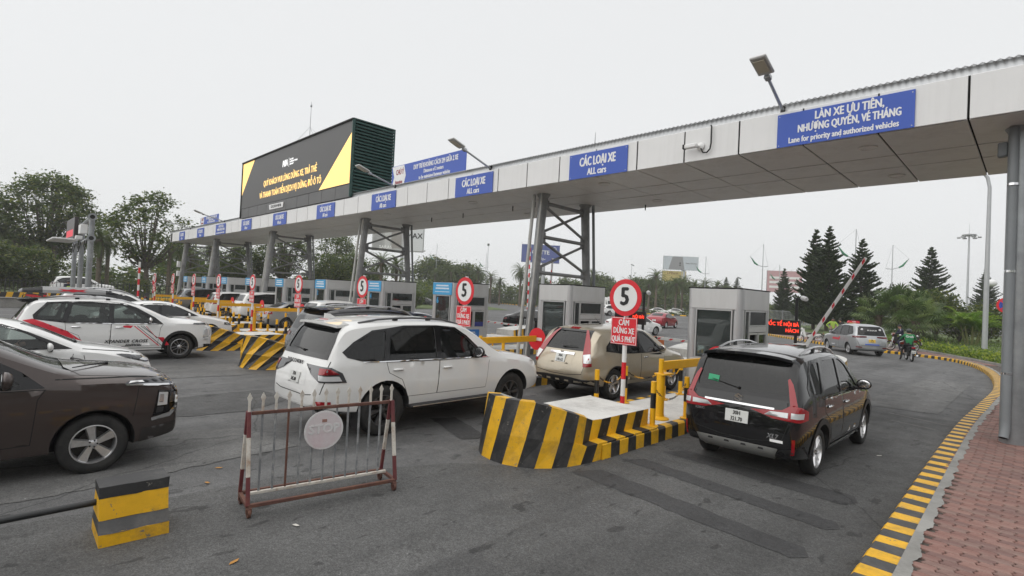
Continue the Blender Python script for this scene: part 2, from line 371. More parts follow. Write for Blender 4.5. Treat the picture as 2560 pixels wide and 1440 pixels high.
# interlocking pavers
PV = [mat('red paver %d' % i, c, .85, var=.22, vscale=7, bump=.35, bscale=70, dirt=(.20, .17, .15), dscale=4, damt=.5) for i, c in enumerate([(.245, .130, .108), (.21, .112, .095), (.26, .146, .122), (.185, .106, .093), (.22, .136, .116)])]
PL, PW = .225, .1125
def paver_poly(g=.0065):
    a, c = PL / 2 - g, PW / 2 - g / 2; z = .016
    bot = [(-a, -c), (-a * .5, -c + .007), (0, -c), (a * .5, -c - .007)]; top = [(a, c), (a * .5, c + .007), (0, c), (-a * .5, c - .007)]
    return bot + [(a, -c), (a - z, -c * .35), (a + z * .6, c * .35)] + top + [(-a, c), (-a + z * .6, c * .35), (-a - z, -c * .35)]
def paver_mb(b, x, y, z, mi=0, dz=0):
    p = paver_poly(); n = len(p); q = [(u * .955, w * .92) for u, w in p]; o = len(b.v)
    b.v += [(x + u, y + w, z - .03) for u, w in p] + [(x + u, y + w, z + .008 + dz) for u, w in p] + [(x + u, y + w, z + .014 + dz) for u, w in q]
    for l in (0, n): b.f += [(o + l + i, o + l + (i + 1) % n, o + l + n + (i + 1) % n, o + l + n + i) for i in range(n)]
    b.f.append(tuple(o + 2 * n + i for i in range(n))); b.m += [mi] * (2 * n + 1)
def kerb_x(y):
    for a, c in zip(kl, kl[1:]):
        if a.y <= y <= c.y: return a.x + (c.x - a.x) * (y - a.y) / max(1e-6, c.y - a.y)
    return -1.0
spots = []
rnd = random.Random(11)
for r in range(int((33 - 2.35) / PW)):
    y = 2.35 + r * PW; x0 = kerb_x(y) + KW + .06
    for k in range(int(3.2 / PL)):
        x = -.9 + k * PL + (PL / 2 if r % 2 else 0) + .012 * sin(y * 1.3)
        if x < x0 or x > max(1.9, .1 + .075 * y): continue
        spots.append((hypot(x, y), x, y))
spots.sort(); near = [s for s in spots if s[1] < s[2] * .02 + .05 and s[2] > 5.2][:300]; ns = set((s[1], s[2]) for s in near)
pmesh = []
for i in range(5): bb = MB(); paver_mb(bb, 0, 0, 0); pmesh.append(bb.mesh('paver', PV[i], None))
for _, x, y in near:
    o = link('paver', rnd.choice(pmesh), pave, (x, y, .14 + rnd.uniform(-.003, .003)), rot=(rnd.uniform(-.012, .012), rnd.uniform(-.012, .012), rnd.uniform(-.02, .02)))
bb = MB()
for _, x, y in spots:
    if (x, y) not in ns: paver_mb(bb, x, y, .14, rnd.randrange(5), rnd.uniform(-.003, .003))
for i in range(1, len(kl) - 60, 1):     # pavers round the bend, laid along the kerb
    if kl[i].y < 33: continue
    t = (kl[i + 1] - kl[i]).normalized(); n = V((t.y, -t.x))
    if i % 1 == 0:
        for k in range(9):
            q = kl[i] + n * (KW + .25 + .24 * k)
            bb.box((q.x, q.y, .142), (.225, .20, .02), rnd.randrange(5), rz=atan2(n.y, n.x))
stuff(bb.build('distant_pavers', PV, pave, None, fix=False))
# ------------------------------------------------------------------ vehicles
M_TRIM = mat('black plastic trim', (0.012, 0.012, 0.013), 0.55, bump=0.15, bscale=200)
M_GLOSSK = mat('gloss black trim', (0.006, 0.006, 0.007), 0.12)
M_INT = mat('dark cabin lining', (0.02, 0.02, 0.021), 0.8, var=0.2)
M_SEAT = mat('grey seat cloth', (0.035, 0.034, 0.034), 0.85, var=0.2, vscale=20)
M_TYRE = mat('tyre rubber', (0.014, 0.014, 0.014), 0.75, var=0.35, vscale=6, bump=0.3, bscale=90, dirt=(0.06, 0.055, 0.05), dscale=3, damt=0.35)
M_ALLOY = mat('alloy wheel', (0.66, 0.66, 0.67), 0.3, 0.85, var=0.10, vscale=8, dirt=(0.10, 0.09, 0.08), dscale=6, damt=0.22)
M_DALLOY = mat('dark alloy wheel', (0.10, 0.10, 0.105), 0.38, 0.6, var=0.12, vscale=8, dirt=(0.09, 0.08, 0.07), dscale=6, damt=0.4)
M_BRAKE = mat('brake parts', (0.03, 0.028, 0.026), 0.5, 0.5)
M_CHROME = mat('chrome', (0.75, 0.75, 0.76), 0.12, 1.0)
M_RED = mat('red lamp lens', (0.27, 0.004, 0.010), 0.12, coat=0.6)
M_DRED = mat('dark red lamp lens', (0.12, 0.003, 0.006), 0.12, coat=0.6)
M_LENS = mat('clear lamp lens', (0.62, 0.63, 0.64), 0.12, 0.3, coat=0.6)
M_DLENS = mat('smoked lamp lens', (0.05, 0.05, 0.055), 0.08, 0.2, coat=0.8)
M_LITRED = mat('lit brake lamp', (0.9, 0.02, 0.03), 0.2, emit=1.2)
M_PLATE = mat('white number plate', (0.62, 0.63, 0.61), 0.45, var=0.06)
M_YPLATE = mat('yellow number plate', (0.72, 0.46, 0.06), 0.45, var=0.06)
M_INK = mat('black print', (0.01, 0.01, 0.01), 0.5)
M_SEAM = mat('panel gap', (0.008, 0.008, 0.008), 0.9)
G_DARK = glassmat('tinted car glass', (0.05, 0.055, 0.055), 0.75)
G_MID = glassmat('green car glass', (0.42, 0.47, 0.45), 0.9)
G_CLEAR = glassmat('clear car glass', (0.72, 0.78, 0.76), 0.95)
G_OPAQUE = mat('dark car glass', (0.010, 0.011, 0.012), 0.04, spec=0.7)
def paint(name, col, metal=0.0, rough=0.32, dirt=None, damt=0.12):
    return mat(name, col, rough, metal, var=0.03, vscale=2, coat=1.0, spec=0.15, dirt=dirt, dscale=1.6, damt=damt)

def tb(t, s):
    if s <= t[0][0]: return t[0][1]
    for (a, x), (b, y) in zip(t, t[1:]):
        if s <= b: return x + (y - x) * (s - a) / (b - a)
    return t[-1][1]
def inside(p, poly):
    x, y = p; c = False; n = len(poly)
    for i in range(n):
        (x0, y0), (x1, y1) = poly[i], poly[i - 1]
        if (y0 > y) != (y1 > y) and x < (x1 - x0) * (y - y0) / (y1 - y0) + x0: c = not c
    return c
def grow(poly, d):
    """offset a polygon outwards by d"""
    n = len(poly); ar = sum(poly[i][0] * poly[(i + 1) % n][1] - poly[(i + 1) % n][0] * poly[i][1] for i in range(n)); sg = 1 if ar > 0 else -1; out = []
    for i in range(n):
        p0, p1, p2 = V(poly[i - 1]), V(poly[i]), V(poly[(i + 1) % n])
        e1 = (p1 - p0).normalized(); e2 = (p2 - p1).normalized(); n1 = V((e1.y, -e1.x)) * sg; n2 = V((e2.y, -e2.x)) * sg
        b = n1 + n2; b = b / max(0.35, b.dot(n1)) if b.length > 1e-6 else n1; q = p1 + b * d; out.append((q.x, q.y))
    return out
def rounded(poly, r, k=3):
    """round the corners of a polygon"""
    out = []; n = len(poly)
    for i in range(n):
        p0, p1, p2 = V(poly[i - 1]), V(poly[i]), V(poly[(i + 1) % n])
        a = p1 + (p0 - p1).normalized() * min(r, (p0 - p1).length * .45); c = p1 + (p2 - p1).normalized() * min(r, (p2 - p1).length * .45)
        for j in range(k + 1): t = j / k; q = a * (1 - t) ** 2 + p1 * 2 * t * (1 - t) + c * t * t; out.append((q.x, q.y))
    return out
def fill2d(poly, holes=(), res=0.06):
    pts = []; edges = []
    for lp in [poly] + list(holes):
        st = len(pts); m = len(lp)
        for i in range(m):
            a, b = V(lp[i]), V(lp[(i + 1) % m]); k = max(1, int((b - a).length / res + .5))
            for j in range(k): pts.append(a.lerp(b, j / k))
        c = len(pts) - st; edges += [(st + i, st + (i + 1) % c) for i in range(c)]
    xs = [p[0] for p in poly]; ys = [p[1] for p in poly]; nx = int((max(xs) - min(xs)) / res); ny = int((max(ys) - min(ys)) / res); cell = {}
    for p in pts: cell.setdefault((int(p[0] // res), int(p[1] // res)), []).append(p)
    for i in range(1, nx + 1):
        for j in range(1, ny + 1):
            q = V((min(xs) + (i - .5 + .25 * (j % 2)) * res, min(ys) + (j - .5) * res))
            if inside(q, poly) and not any(inside(q, h) for h in holes):
                cx, cy = int(q[0] // res), int(q[1] // res)
                if all((q - b).length_squared > (res * .4) ** 2 for i2 in (-1, 0, 1) for j2 in (-1, 0, 1) for b in cell.get((cx + i2, cy + j2), ())): pts.append(q)
    vo, _, fo, _, _, _ = delaunay_2d_cdt(pts, edges, [], 0, 1e-6)
    fs = []
    for f in fo:
        c = sum((vo[i] for i in f), V((0, 0))) / len(f)
        if inside(c, poly) and not any(inside(c, h) for h in holes): fs.append(tuple(f))
    return vo, fs

class Car:
    """a vehicle: lofted body shell with wheel wells, window openings, panes, doors, lamps and wheels as parts"""
    def __init__(s, sp, label, cat, loc, rz=0, pm=None, group='cars queueing and driving at the toll plaza', hi=True, glass=None, name='car'):
        s.sp = sp; s.L, s.W, s.H = sp['L'], sp['W'], sp['H']; s.hi = hi; s.pm = pm; s.glass = glass or (G_DARK if hi else G_OPAQUE)
        s.root = thing(name, label, cat, loc, rz, group)
        s.body()
    def y(s, t): return s.L / 2 - t
    def section(s, t, inner=False):
        sp = s.sp; w = tb(sp['plan'], t) * s.W / 2; top = tb(sp['top'], t); belt = min(tb(sp['belt'], t), top - 0.05); bot = tb(sp['bot'], t); gh = top - belt
        k6z = top - min(0.10, 0.30 * gh + 0.02); tum = sp.get('tumble', 0.27)
        k6y = w * .955 - 0.015 - tum * max(0, k6z - belt - 0.05) - (0.05 if gh < .15 else 0)
        k7y = k6y - min(0.16, k6y * .3); m = bot + (belt - bot) * .55
        return [(0, bot), (w * .80, bot), (w * .955, bot + .05), (w * .992, bot + (belt - bot) * .28), (w * 1.01, m), (w * .985, belt), (k6y, k6z), (k7y, top - .012), (0, top + .012)]
    def body(s):
        sp = s.sp; b = MB(); st = sp['st']; rings = []
        for t in st:
            sec = s.section(t); r = [(x, s.y(t), z) for x, z in sec] + [(-x, s.y(t), z) for x, z in sec[-2:0:-1]]
            rings.append(len(b.v)); b.v += r
        n = 16
        for a, c in zip(rings, rings[1:]):
            for i in range(n): j = (i + 1) % n; b.f.append((a + i, a + j, c + j, c + i))
        for e, a in enumerate((rings[0], rings[-1])):
            fs = [(a, a + 1, a + 15)] + [(a + i, a + i + 1, a + 15 - i, a + 16 - i) for i in range(1, 7)] + [(a + 7, a + 8, a + 9)]
            b.f += [f if e else f[::-1] for f in fs]
        b.m = [0] * len(b.f); me = b.mesh('shell', [s.pm, M_INT], True)
        bm = bmesh.new(); bm.from_mesh(me); cl = bm.edges.layers.float.new('crease_edge'); bm.verts.ensure_lookup_table()
        for e in bm.edges:
            i, j = e.verts[0].index % 16, e.verts[1].index % 16
            if i == j and i in (5, 11): e[cl] = sp.get('crease', 0.75)
            if i == j and i in (6, 10): e[cl] = 0.55
            if i == j and i in (4, 12): e[cl] = 0.4
            if i == j and i in (2, 14): e[cl] = 0.5
            st_i = sorted((e.verts[0].index // 16, e.verts[1].index // 16))
            if st_i[0] == st_i[1] and st_i[0] in (0, len(st) - 1): e[cl] = 0.5
        bm.to_mesh(me); bm.free()
        ob = link('body', me); md = ob.modifiers.new('s', 'SUBSURF'); md.levels = md.render_levels = 2
        sm = freeze(ob); s.outer = sm
        s.bvh = BVHTree.FromPolygons([v.co[:] for v in sm.vertices], [p.vertices[:] for p in sm.polygons])
        cuts = []
        wc = MB()
        for t in s.axles():
            for sd in (-1, 1):
                ra = sp['r'] + sp.get('gap', .055); x0 = sd * (s.W / 2 - .30); x1 = sd * (s.W / 2 + .3)
                wc.tube((x0, s.y(t), sp['r'] + .01), (x1, s.y(t), sp['r'] + .01), ra, n=28, mi=1)
        cuts.append(wc)
        if s.hi:
            cv = MB(); c0, c1 = sp['cab']; rr = []; N = 10
            for i in range(N):
                t = c0 + (c1 - c0) * i / (N - 1); sec = s.section(t); w = tb(sp['plan'], t) * s.W / 2; top = tb(sp['top'], t); belt = tb(sp['belt'], t)
                fl = sp.get('floor', .42); x6 = sec[6][0] - .055; z6 = max(sec[6][1] - .045, fl + .30); tt = max(top - .075, fl + .32); xb = w * .985 - .075
                zb = min(belt, z6 - .02); r = [(0, fl), (xb - .02, fl), (xb, zb), (x6, z6), (x6 * .7, tt), (0, tt + .012)]
                rr.append(len(cv.v)); cv.v += [(x, s.y(t), z) for x, z in r] + [(-x, s.y(t), z) for x, z in r[-2:0:-1]]
            for a, c in zip(rr, rr[1:]):
                for i in range(10): j = (i + 1) % 10; cv.f.append((a + i, a + j, c + j, c + i))
            cv.f += [tuple(range(rr[0], rr[0] + 10)), tuple(range(rr[-1], rr[-1] + 10))]; cv.m = [1] * len(cv.f); cuts.append(cv)
            sw = MB()
            for p in sp['win']:
                q = rounded(p, .05)
                for sd in (-1, 1): sw.prism([(s.y(a), z) for a, z in q], sd * .42, sd * 1.3, 'X', 1)
            cuts.append(sw)
            fw = MB()
            if 'ws' in sp: fw.prism(rounded(sp['ws'], .06), s.y(sp['cab'][0] + .95), s.L, 'Y', 1)
            if 'rw' in sp: fw.prism(rounded(sp['rw'], .06), s.y(sp['cab'][1] - .75), -s.L, 'Y', 1)
            cuts.append(fw)
        tmp = []
        for c in cuts:
            if not c.f: continue
            co = link('cut', c.mesh('cut', [s.pm, M_INT])); tmp.append(co)
            md = ob.modifiers.new('b', 'BOOLEAN'); md.operation = 'DIFFERENCE'; md.object = co; md.solver = 'MANIFOLD'; md.material_mode = 'INDEX'
        fm = freeze(ob)
        if len(fm.polygons) < 50: print('BOOLEAN FAILED', s.root['label']); fm = sm
        for o in tmp: m = o.data; bpy.data.objects.remove(o); bpy.data.meshes.remove(m)
        ob.modifiers.clear(); ob.data = fm; bpy.data.meshes.remove(me)
        fm.polygons.foreach_set('use_smooth', [True] * len(fm.polygons)); fm.set_sharp_from_angle(angle=radians(32)); fm.name = 'body'
        ob.parent = s.root; s.bodyo = ob
        # panes
        for p in sp['win']:
            for sd in (1, -1): s.patch('window', grow(rounded(p, .05), .012 if s.hi else -.004), 'R' if sd > 0 else 'L', -.008 if s.hi else .009, s.glass)
        if 'ws' in sp: s.patch('windscreen', grow(rounded(sp['ws'], .06), .012 if s.hi else 0), 'F', -.008 if s.hi else .004, sp.get('wsg', G_CLEAR) if s.hi else G_OPAQUE)
        if 'rw' in sp: s.patch('rear_window', grow(rounded(sp['rw'], .06), .012 if s.hi else 0), 'B', -.008 if s.hi else .009, s.glass)
        if 'dlo' in sp:
            hs = [grow(rounded(p, .05), -.002) for p in sp['win']]
            for sd in 'RL': s.patch('window_surround', sp['dlo'], sd, .005, sp.get('dlom', M_GLOSSK), holes=hs if s.hi else (), res=.05)
    def axles(s): return (s.sp['fo'], s.sp['fo'] + s.sp['wb'])
    def frame(s, view):
        d = {'R': V((-1, 0, 0)), 'L': V((1, 0, 0)), 'F': V((0, -1, 0)), 'B': V((0, 1, 0)), 'T': V((0, 0, -1))}.get(view)
        if d is None:     # ('BR', angle): corner views, angle turned from the rear / front towards the side
            k, a = view; a = radians(a); d = V((-sin(a), cos(a), 0)) if k == 'B' else V((-sin(a), -cos(a), 0))
        return d
    def to3(s, q, view):
        """2D drawing coordinates to a point on the view plane: side (s, z); front/rear (x, z); top (x, s)"""
        if view in ('R', 'L'): return V((0, s.y(q[0]), q[1]))
        if view in ('F', 'B'): return V((q[0], 0, q[1]))
        if view == 'T': return V((q[0], s.y(q[1]), 0))
        d = s.frame(view); r = V((d.y, -d.x, 0)) if view[0] == 'B' else V((-d.y, d.x, 0))
        org = V((s.W / 2, -s.L / 2 if view[0] == 'B' else s.L / 2, 0)); return org + r * q[0] + V((0, 0, q[1]))
    def hit(s, q, view, off=0.0):
        v = 'R' if view == 'L' else view; d = s.frame(v); p = s.to3(q, v) - d * 6
        loc, nor, i, dist = s.bvh.ray_cast(p, d)
        if loc is None: return None, None
        if nor.dot(d) > 0: nor = -nor
        loc = loc + nor * off
        if view == 'L': loc.x *= -1; nor.x *= -1
        return loc, nor
    def patch(s, name, poly, view, off, m, parent=None, holes=(), res=None, label=None, mirror=False):
        vo, fs = fill2d([tuple(p) for p in poly], holes, res or (.07 if s.hi else .12)); b = MB(); ok = {}
        for i, q in enumerate(vo):
            l, n = s.hit(q, view, off)
            if l is not None:
                if mirror: l.x *= -1
                ok[i] = len(b.v); b.v.append(tuple(l))
        b.f = [tuple(ok[i] for i in f) for f in fs if all(i in ok for i in f)]; b.m = [0] * len(b.f)
        if not b.f: return None
        o = b.build(name, m, parent or s.root, True, fix=False)
        me = o.data; c = sum((p.normal for p in me.polygons), V()); d = s.frame('R' if view == 'L' else view).copy()
        if (view == 'L') != mirror: d.x *= -1
        if c.dot(d) > 0: me.flip_normals()
        if label: o['label'] = label
        return o
    def both(s, name, poly, view, off, m, **k):
        """the same patch on both sides: view 'R' or a corner view"""
        return s.patch(name, poly, view, off, m, **k), s.patch(name, poly, view, off, m, mirror=True, **k)
    def door(s, poly, handle, hm=None, side='R', hs=(.20, .035)):
        s.patch('door_gap', grow(poly, .005), side, .0010, M_SEAM, parent=s.bodyo)
        d = s.patch('door', grow(poly, -.003), side, .0022, s.pm)
        l, n = s.hit(handle, side, .018)
        if l is not None and d: MB().cbox(l, (.035, hs[0], hs[1]), .014).build('door_handle', hm or s.pm, d)
        return d
    def stroke(s, name, pts, view, wd, m, off=.0015, parent=None, mirror=False):
        """narrow strip following a polyline on the body"""
        l = [V(p) for p in pts]; a = []; c = []
        for i, p in enumerate(l):
            t = (l[min(i + 1, len(l) - 1)] - l[max(i - 1, 0)]).normalized(); nn = V((-t.y, t.x)) * wd / 2; a.append(tuple(p + nn)); c.append(tuple(p - nn))
        return s.patch(name, a + c[::-1], view, off, m, parent or s.root, mirror=mirror, res=.09)
    def wheels(s, style='five', rimm=None, rr=None, only=None):
        sp = s.sp; r = sp['r']; rr = rr or r * .66; wd = sp.get('tw', .205)
        key = (style, r, rr, wd, (rimm or M_ALLOY).name)
        if key not in WHEELS: WHEELS[key] = wheel_mesh(style, r, rr, wd, rimm or M_ALLOY)
        ty, ri = WHEELS[key]
        for t in s.axles():
            for sd in (1, -1):
                w = link('wheel', ty, s.root, (sd * (s.W / 2 - .035 - wd / 2), s.y(t), r), 0 if sd > 0 else pi)
                link('rim', ri, w)
    def mirrors(s, pos, size=(.23, .13, .17), top=None, sides='RL'):
        t, z = pos; w = tb(s.sp['plan'], t) * s.W / 2
        for sd in sides:
            k = 1 if sd == 'R' else -1; b = MB(); c = V((k * (w + .10), s.y(t) - .01, z)); b.ball(c, .5, 14, 8, 0, size)
            b.v = [(p[0], c.y - .02 + (p[1] - c.y) * (1.0 if p[1] > c.y else .35), p[2]) for p in b.v]
            o = b.build('door_mirror', top or s.pm, s.root, 60)
            MB().cbox((k * (w + .0), s.y(t) - .005, z - size[2] * .42), (.16, .07, .05), .015).build('mirror_arm', M_TRIM, o)
            MB().ball(c + V((0, -.042, 0)), .5, 14, 6, 0, (size[0] * .86, .012, size[2] * .8)).build('mirror_glass', M_CHROME, o, True)
    def plate(s, lines, z, view='B', size=(.33, .165), m=None, ink=None, off=.012, x=0):
        l, n = s.hit((x, z), view, off)
        if l is None: return
        sg = -1 if view == 'B' else 1; pl = MB().cbox((0, 0, 0), (size[0], .012, size[1]), .004).build('number_plate', m or M_PLATE, s.root, 40, loc=l)
        tilt = atan2(n.z, hypot(n.x, n.y)); pl.rotation_euler = (-tilt * .8, 0, 0 if view == 'B' else pi)
        k = len(lines)
        for i, t in enumerate(lines):
            text(t, size[1] * .93 / k, ink or M_INK, pl, (0, -.008, size[1] * (.25 - .5 * i) if k == 2 else 0), '-Y', 'plate_number', bold=.0022, xs=.82, depth=.0008)
    def rails(s, t0, t1, x, m=None, h=.045, n=7):
        for sd in (1, -1):
            pts = []
            for i in range(n):
                t = t0 + (t1 - t0) * i / (n - 1); l, nn = s.hit((x, t), 'T')
                if l is None: continue
                e = sin(pi * min(1, max(0, i / (n - 1)))) ** .5 if 0 < i < n - 1 else 0; pts.append((sd * l.x, l.y, l.z + .005 + h * e))
            b = MB().path(pts, .017, 8)
            for k in (n // 3, 2 * n // 3): p = pts[min(k, len(pts) - 1)]; b.box((p[0], p[1], p[2] - h / 2), (.03, .09, h), 1)
            b.build('roof_rail', [m or M_ALLOY, M_TRIM], s.root)
    def seats(s, rows):
        b = MB(); fl = s.sp.get('floor', .42)
        for t, xs, wd in rows:
            for x in xs:
                o = MB(); o.cbox((x, s.y(t) + .05, fl + .18), (wd, .5, .2), .06)
                o.cbox((x, s.y(t) - .26, fl + .50), (wd, .14, .56), .05, M=Matrix.Rotation(radians(10), 3, 'X'))
                o.cbox((x, s.y(t) - .34, fl + .88), (min(.26, wd), .10, .17), .04); o.build('seat', M_SEAT, s.root, 50)
    def dash(s, t, wheel=-.38):
        fl = s.sp.get('floor', .42); w = s.W - .32
        o = MB().cbox((0, s.y(t), fl + .33), (w, .42, .26), .07).build('dashboard', M_INT, s.root)
        c = V((wheel, s.y(t) - .36, fl + .44)); b = MB(); R = Matrix.Rotation(radians(25), 3, 'X'); k = 22
        pts = [c + R @ V((.185 * cos(2 * pi * i / k), 0, .185 * sin(2 * pi * i / k))) for i in range(k + 1)]
        b.path(pts, .017, 7); b.tube(c, c + R @ V((0, .25, -.06)), .03, .04)
        for a in (0, pi, -pi / 2): b.tube(c, c + R @ V((.18 * cos(a), 0, .18 * sin(a))), .02, .014, 6)
        b.ball(c, .06, 10, 6); b.build('steering_wheel', M_INT, s.root)
    def wiper(s, p0, p1, view='B'):
        a, n = s.hit(p0, view, .03); c, n2 = s.hit(p1, view, .03)
        if a and c: MB().path([a - n * .012, a.lerp(c, .5), c], [.012, .009, .006], 6).ball(a - n * .015, .022, 8, 5).build('wiper', M_TRIM, s.root)
    def lamp3(s, x0, x1, z, m=M_DRED, h=.03, view='B'):
        s.patch('brake_lamp', [(x0, z), (x1, z), (x1, z + h), (x0, z + h)], view, .006, m, res=.03)

WHEELS = {}
def wheel_mesh(style, r, rr, wd, rm):
    h = wd / 2; t = MB(); sw = r - rr
    prof = [(rr * .97, -h * .80), (rr + sw * .35, -h * .97), (rr + sw * .75, -h * .93), (r - .012, -h * .80), (r, -h * .6), (r, h * .6), (r - .012, h * .80), (rr + sw * .75, h * .93), (rr + sw * .35, h * .97), (rr * .99, h * .80), (rr * .96, h * .4), (rr * .96, -h * .4)]
    t.lathe(prof, 36, axis='X', closed=True)
    for gx in (-.45, 0, .45): t.lathe([(r + .0006, gx * h - .006), (r + .0006, gx * h + .006)], 36, axis='X', mi=0) if False else None
    tm = t.mesh('tyre', M_TYRE, 50)
    b = MB(); f = h * .62
    b.lathe([(rr * .99, f + .018), (rr * .94, f + .02), (rr * .90, f), (rr * .88, -h * .5), (rr * .99, -h * .5)], 36, axis='X', mi=0, closed=True)
    b.lathe([(.001, -h * .1), (rr * .62, -h * .1), (rr * .62, -h * .1 + .02), (.001, -h * .1 + .02)], 24, axis='X', mi=1)
    b.lathe([(.001, -h * .45), (rr * .9, -h * .45), (rr * .9, -h * .44), (.001, -h * .44)], 24, axis='X', mi=1)
    b.lathe([(rr * .24, 0), (rr * .24, f - .012), (rr * .15, f), (.001, f)], 20, axis='X', mi=0)
    def spoke(a, w0, w1, tw=0.0, r0=.12, r1=.93, dp=.035, mi=0):
        ca, sa = cos(a), sin(a); pr = V((0, ca, sa)); tn = V((0, -sa, ca)); vs = []
        for q, wq, xo, sh in ((r0, w0, -.006, 0), ((r0 + r1) / 2, (w0 + w1) / 2, .0, tw * .5), (r1, w1, .008, tw)):
            for side in (-1, 1):
                p = pr * (rr * q) + tn * (side * wq / 2 * rr + sh * rr)
                vs += [p + V((f + xo, 0, 0)) + tn * (-side * .012), p + V((f + xo - dp, 0, 0))]
        fs = []
        for i in (0, 4): fs += [(i, i + 2, i + 6, i + 4), (i, i + 4, i + 5, i + 1), (i + 2, i + 3, i + 7, i + 6)]
        b.add(vs, fs, mi)
    if style == 'five':
        for k in range(5): spoke(2 * pi * k / 5 + pi / 2, .34, .40)
    elif style == 'twist':
        for k in range(5): spoke(2 * pi * k / 5 + pi / 2, .30, .52, .16)
    elif style == 'ten':
        for k in range(10): spoke(2 * pi * k / 10, .12, .16)
    elif style == 'vee':
        for k in range(5):
            a = 2 * pi * k / 5 + pi / 2
            for e in (-1, 1): spoke(a + e * .10, .10, .11, e * .30, .16, .93)
    elif style == 'star':
        for k in range(6):
            a = 2 * pi * k / 6 + pi / 2
            for e in (-1, 1): spoke(a, .13, .10, e * .26, .16, .93)
    elif style == 'blade':
        for k in range(6):
            a = 2 * pi * k / 6
            spoke(a, .16, .34, .12, mi=0); spoke(a + .42, .08, .12, .05, mi=1)
    for k in range(5): a = 2 * pi * k / 5; b.lathe([(.010, f - .004), (.010, f + .004), (.001, f + .006)], 6, (0, rr * .17 * cos(a), rr * .17 * sin(a)), 'X', 1)
    return tm, b.mesh('rim', [rm, M_BRAKE], 35)

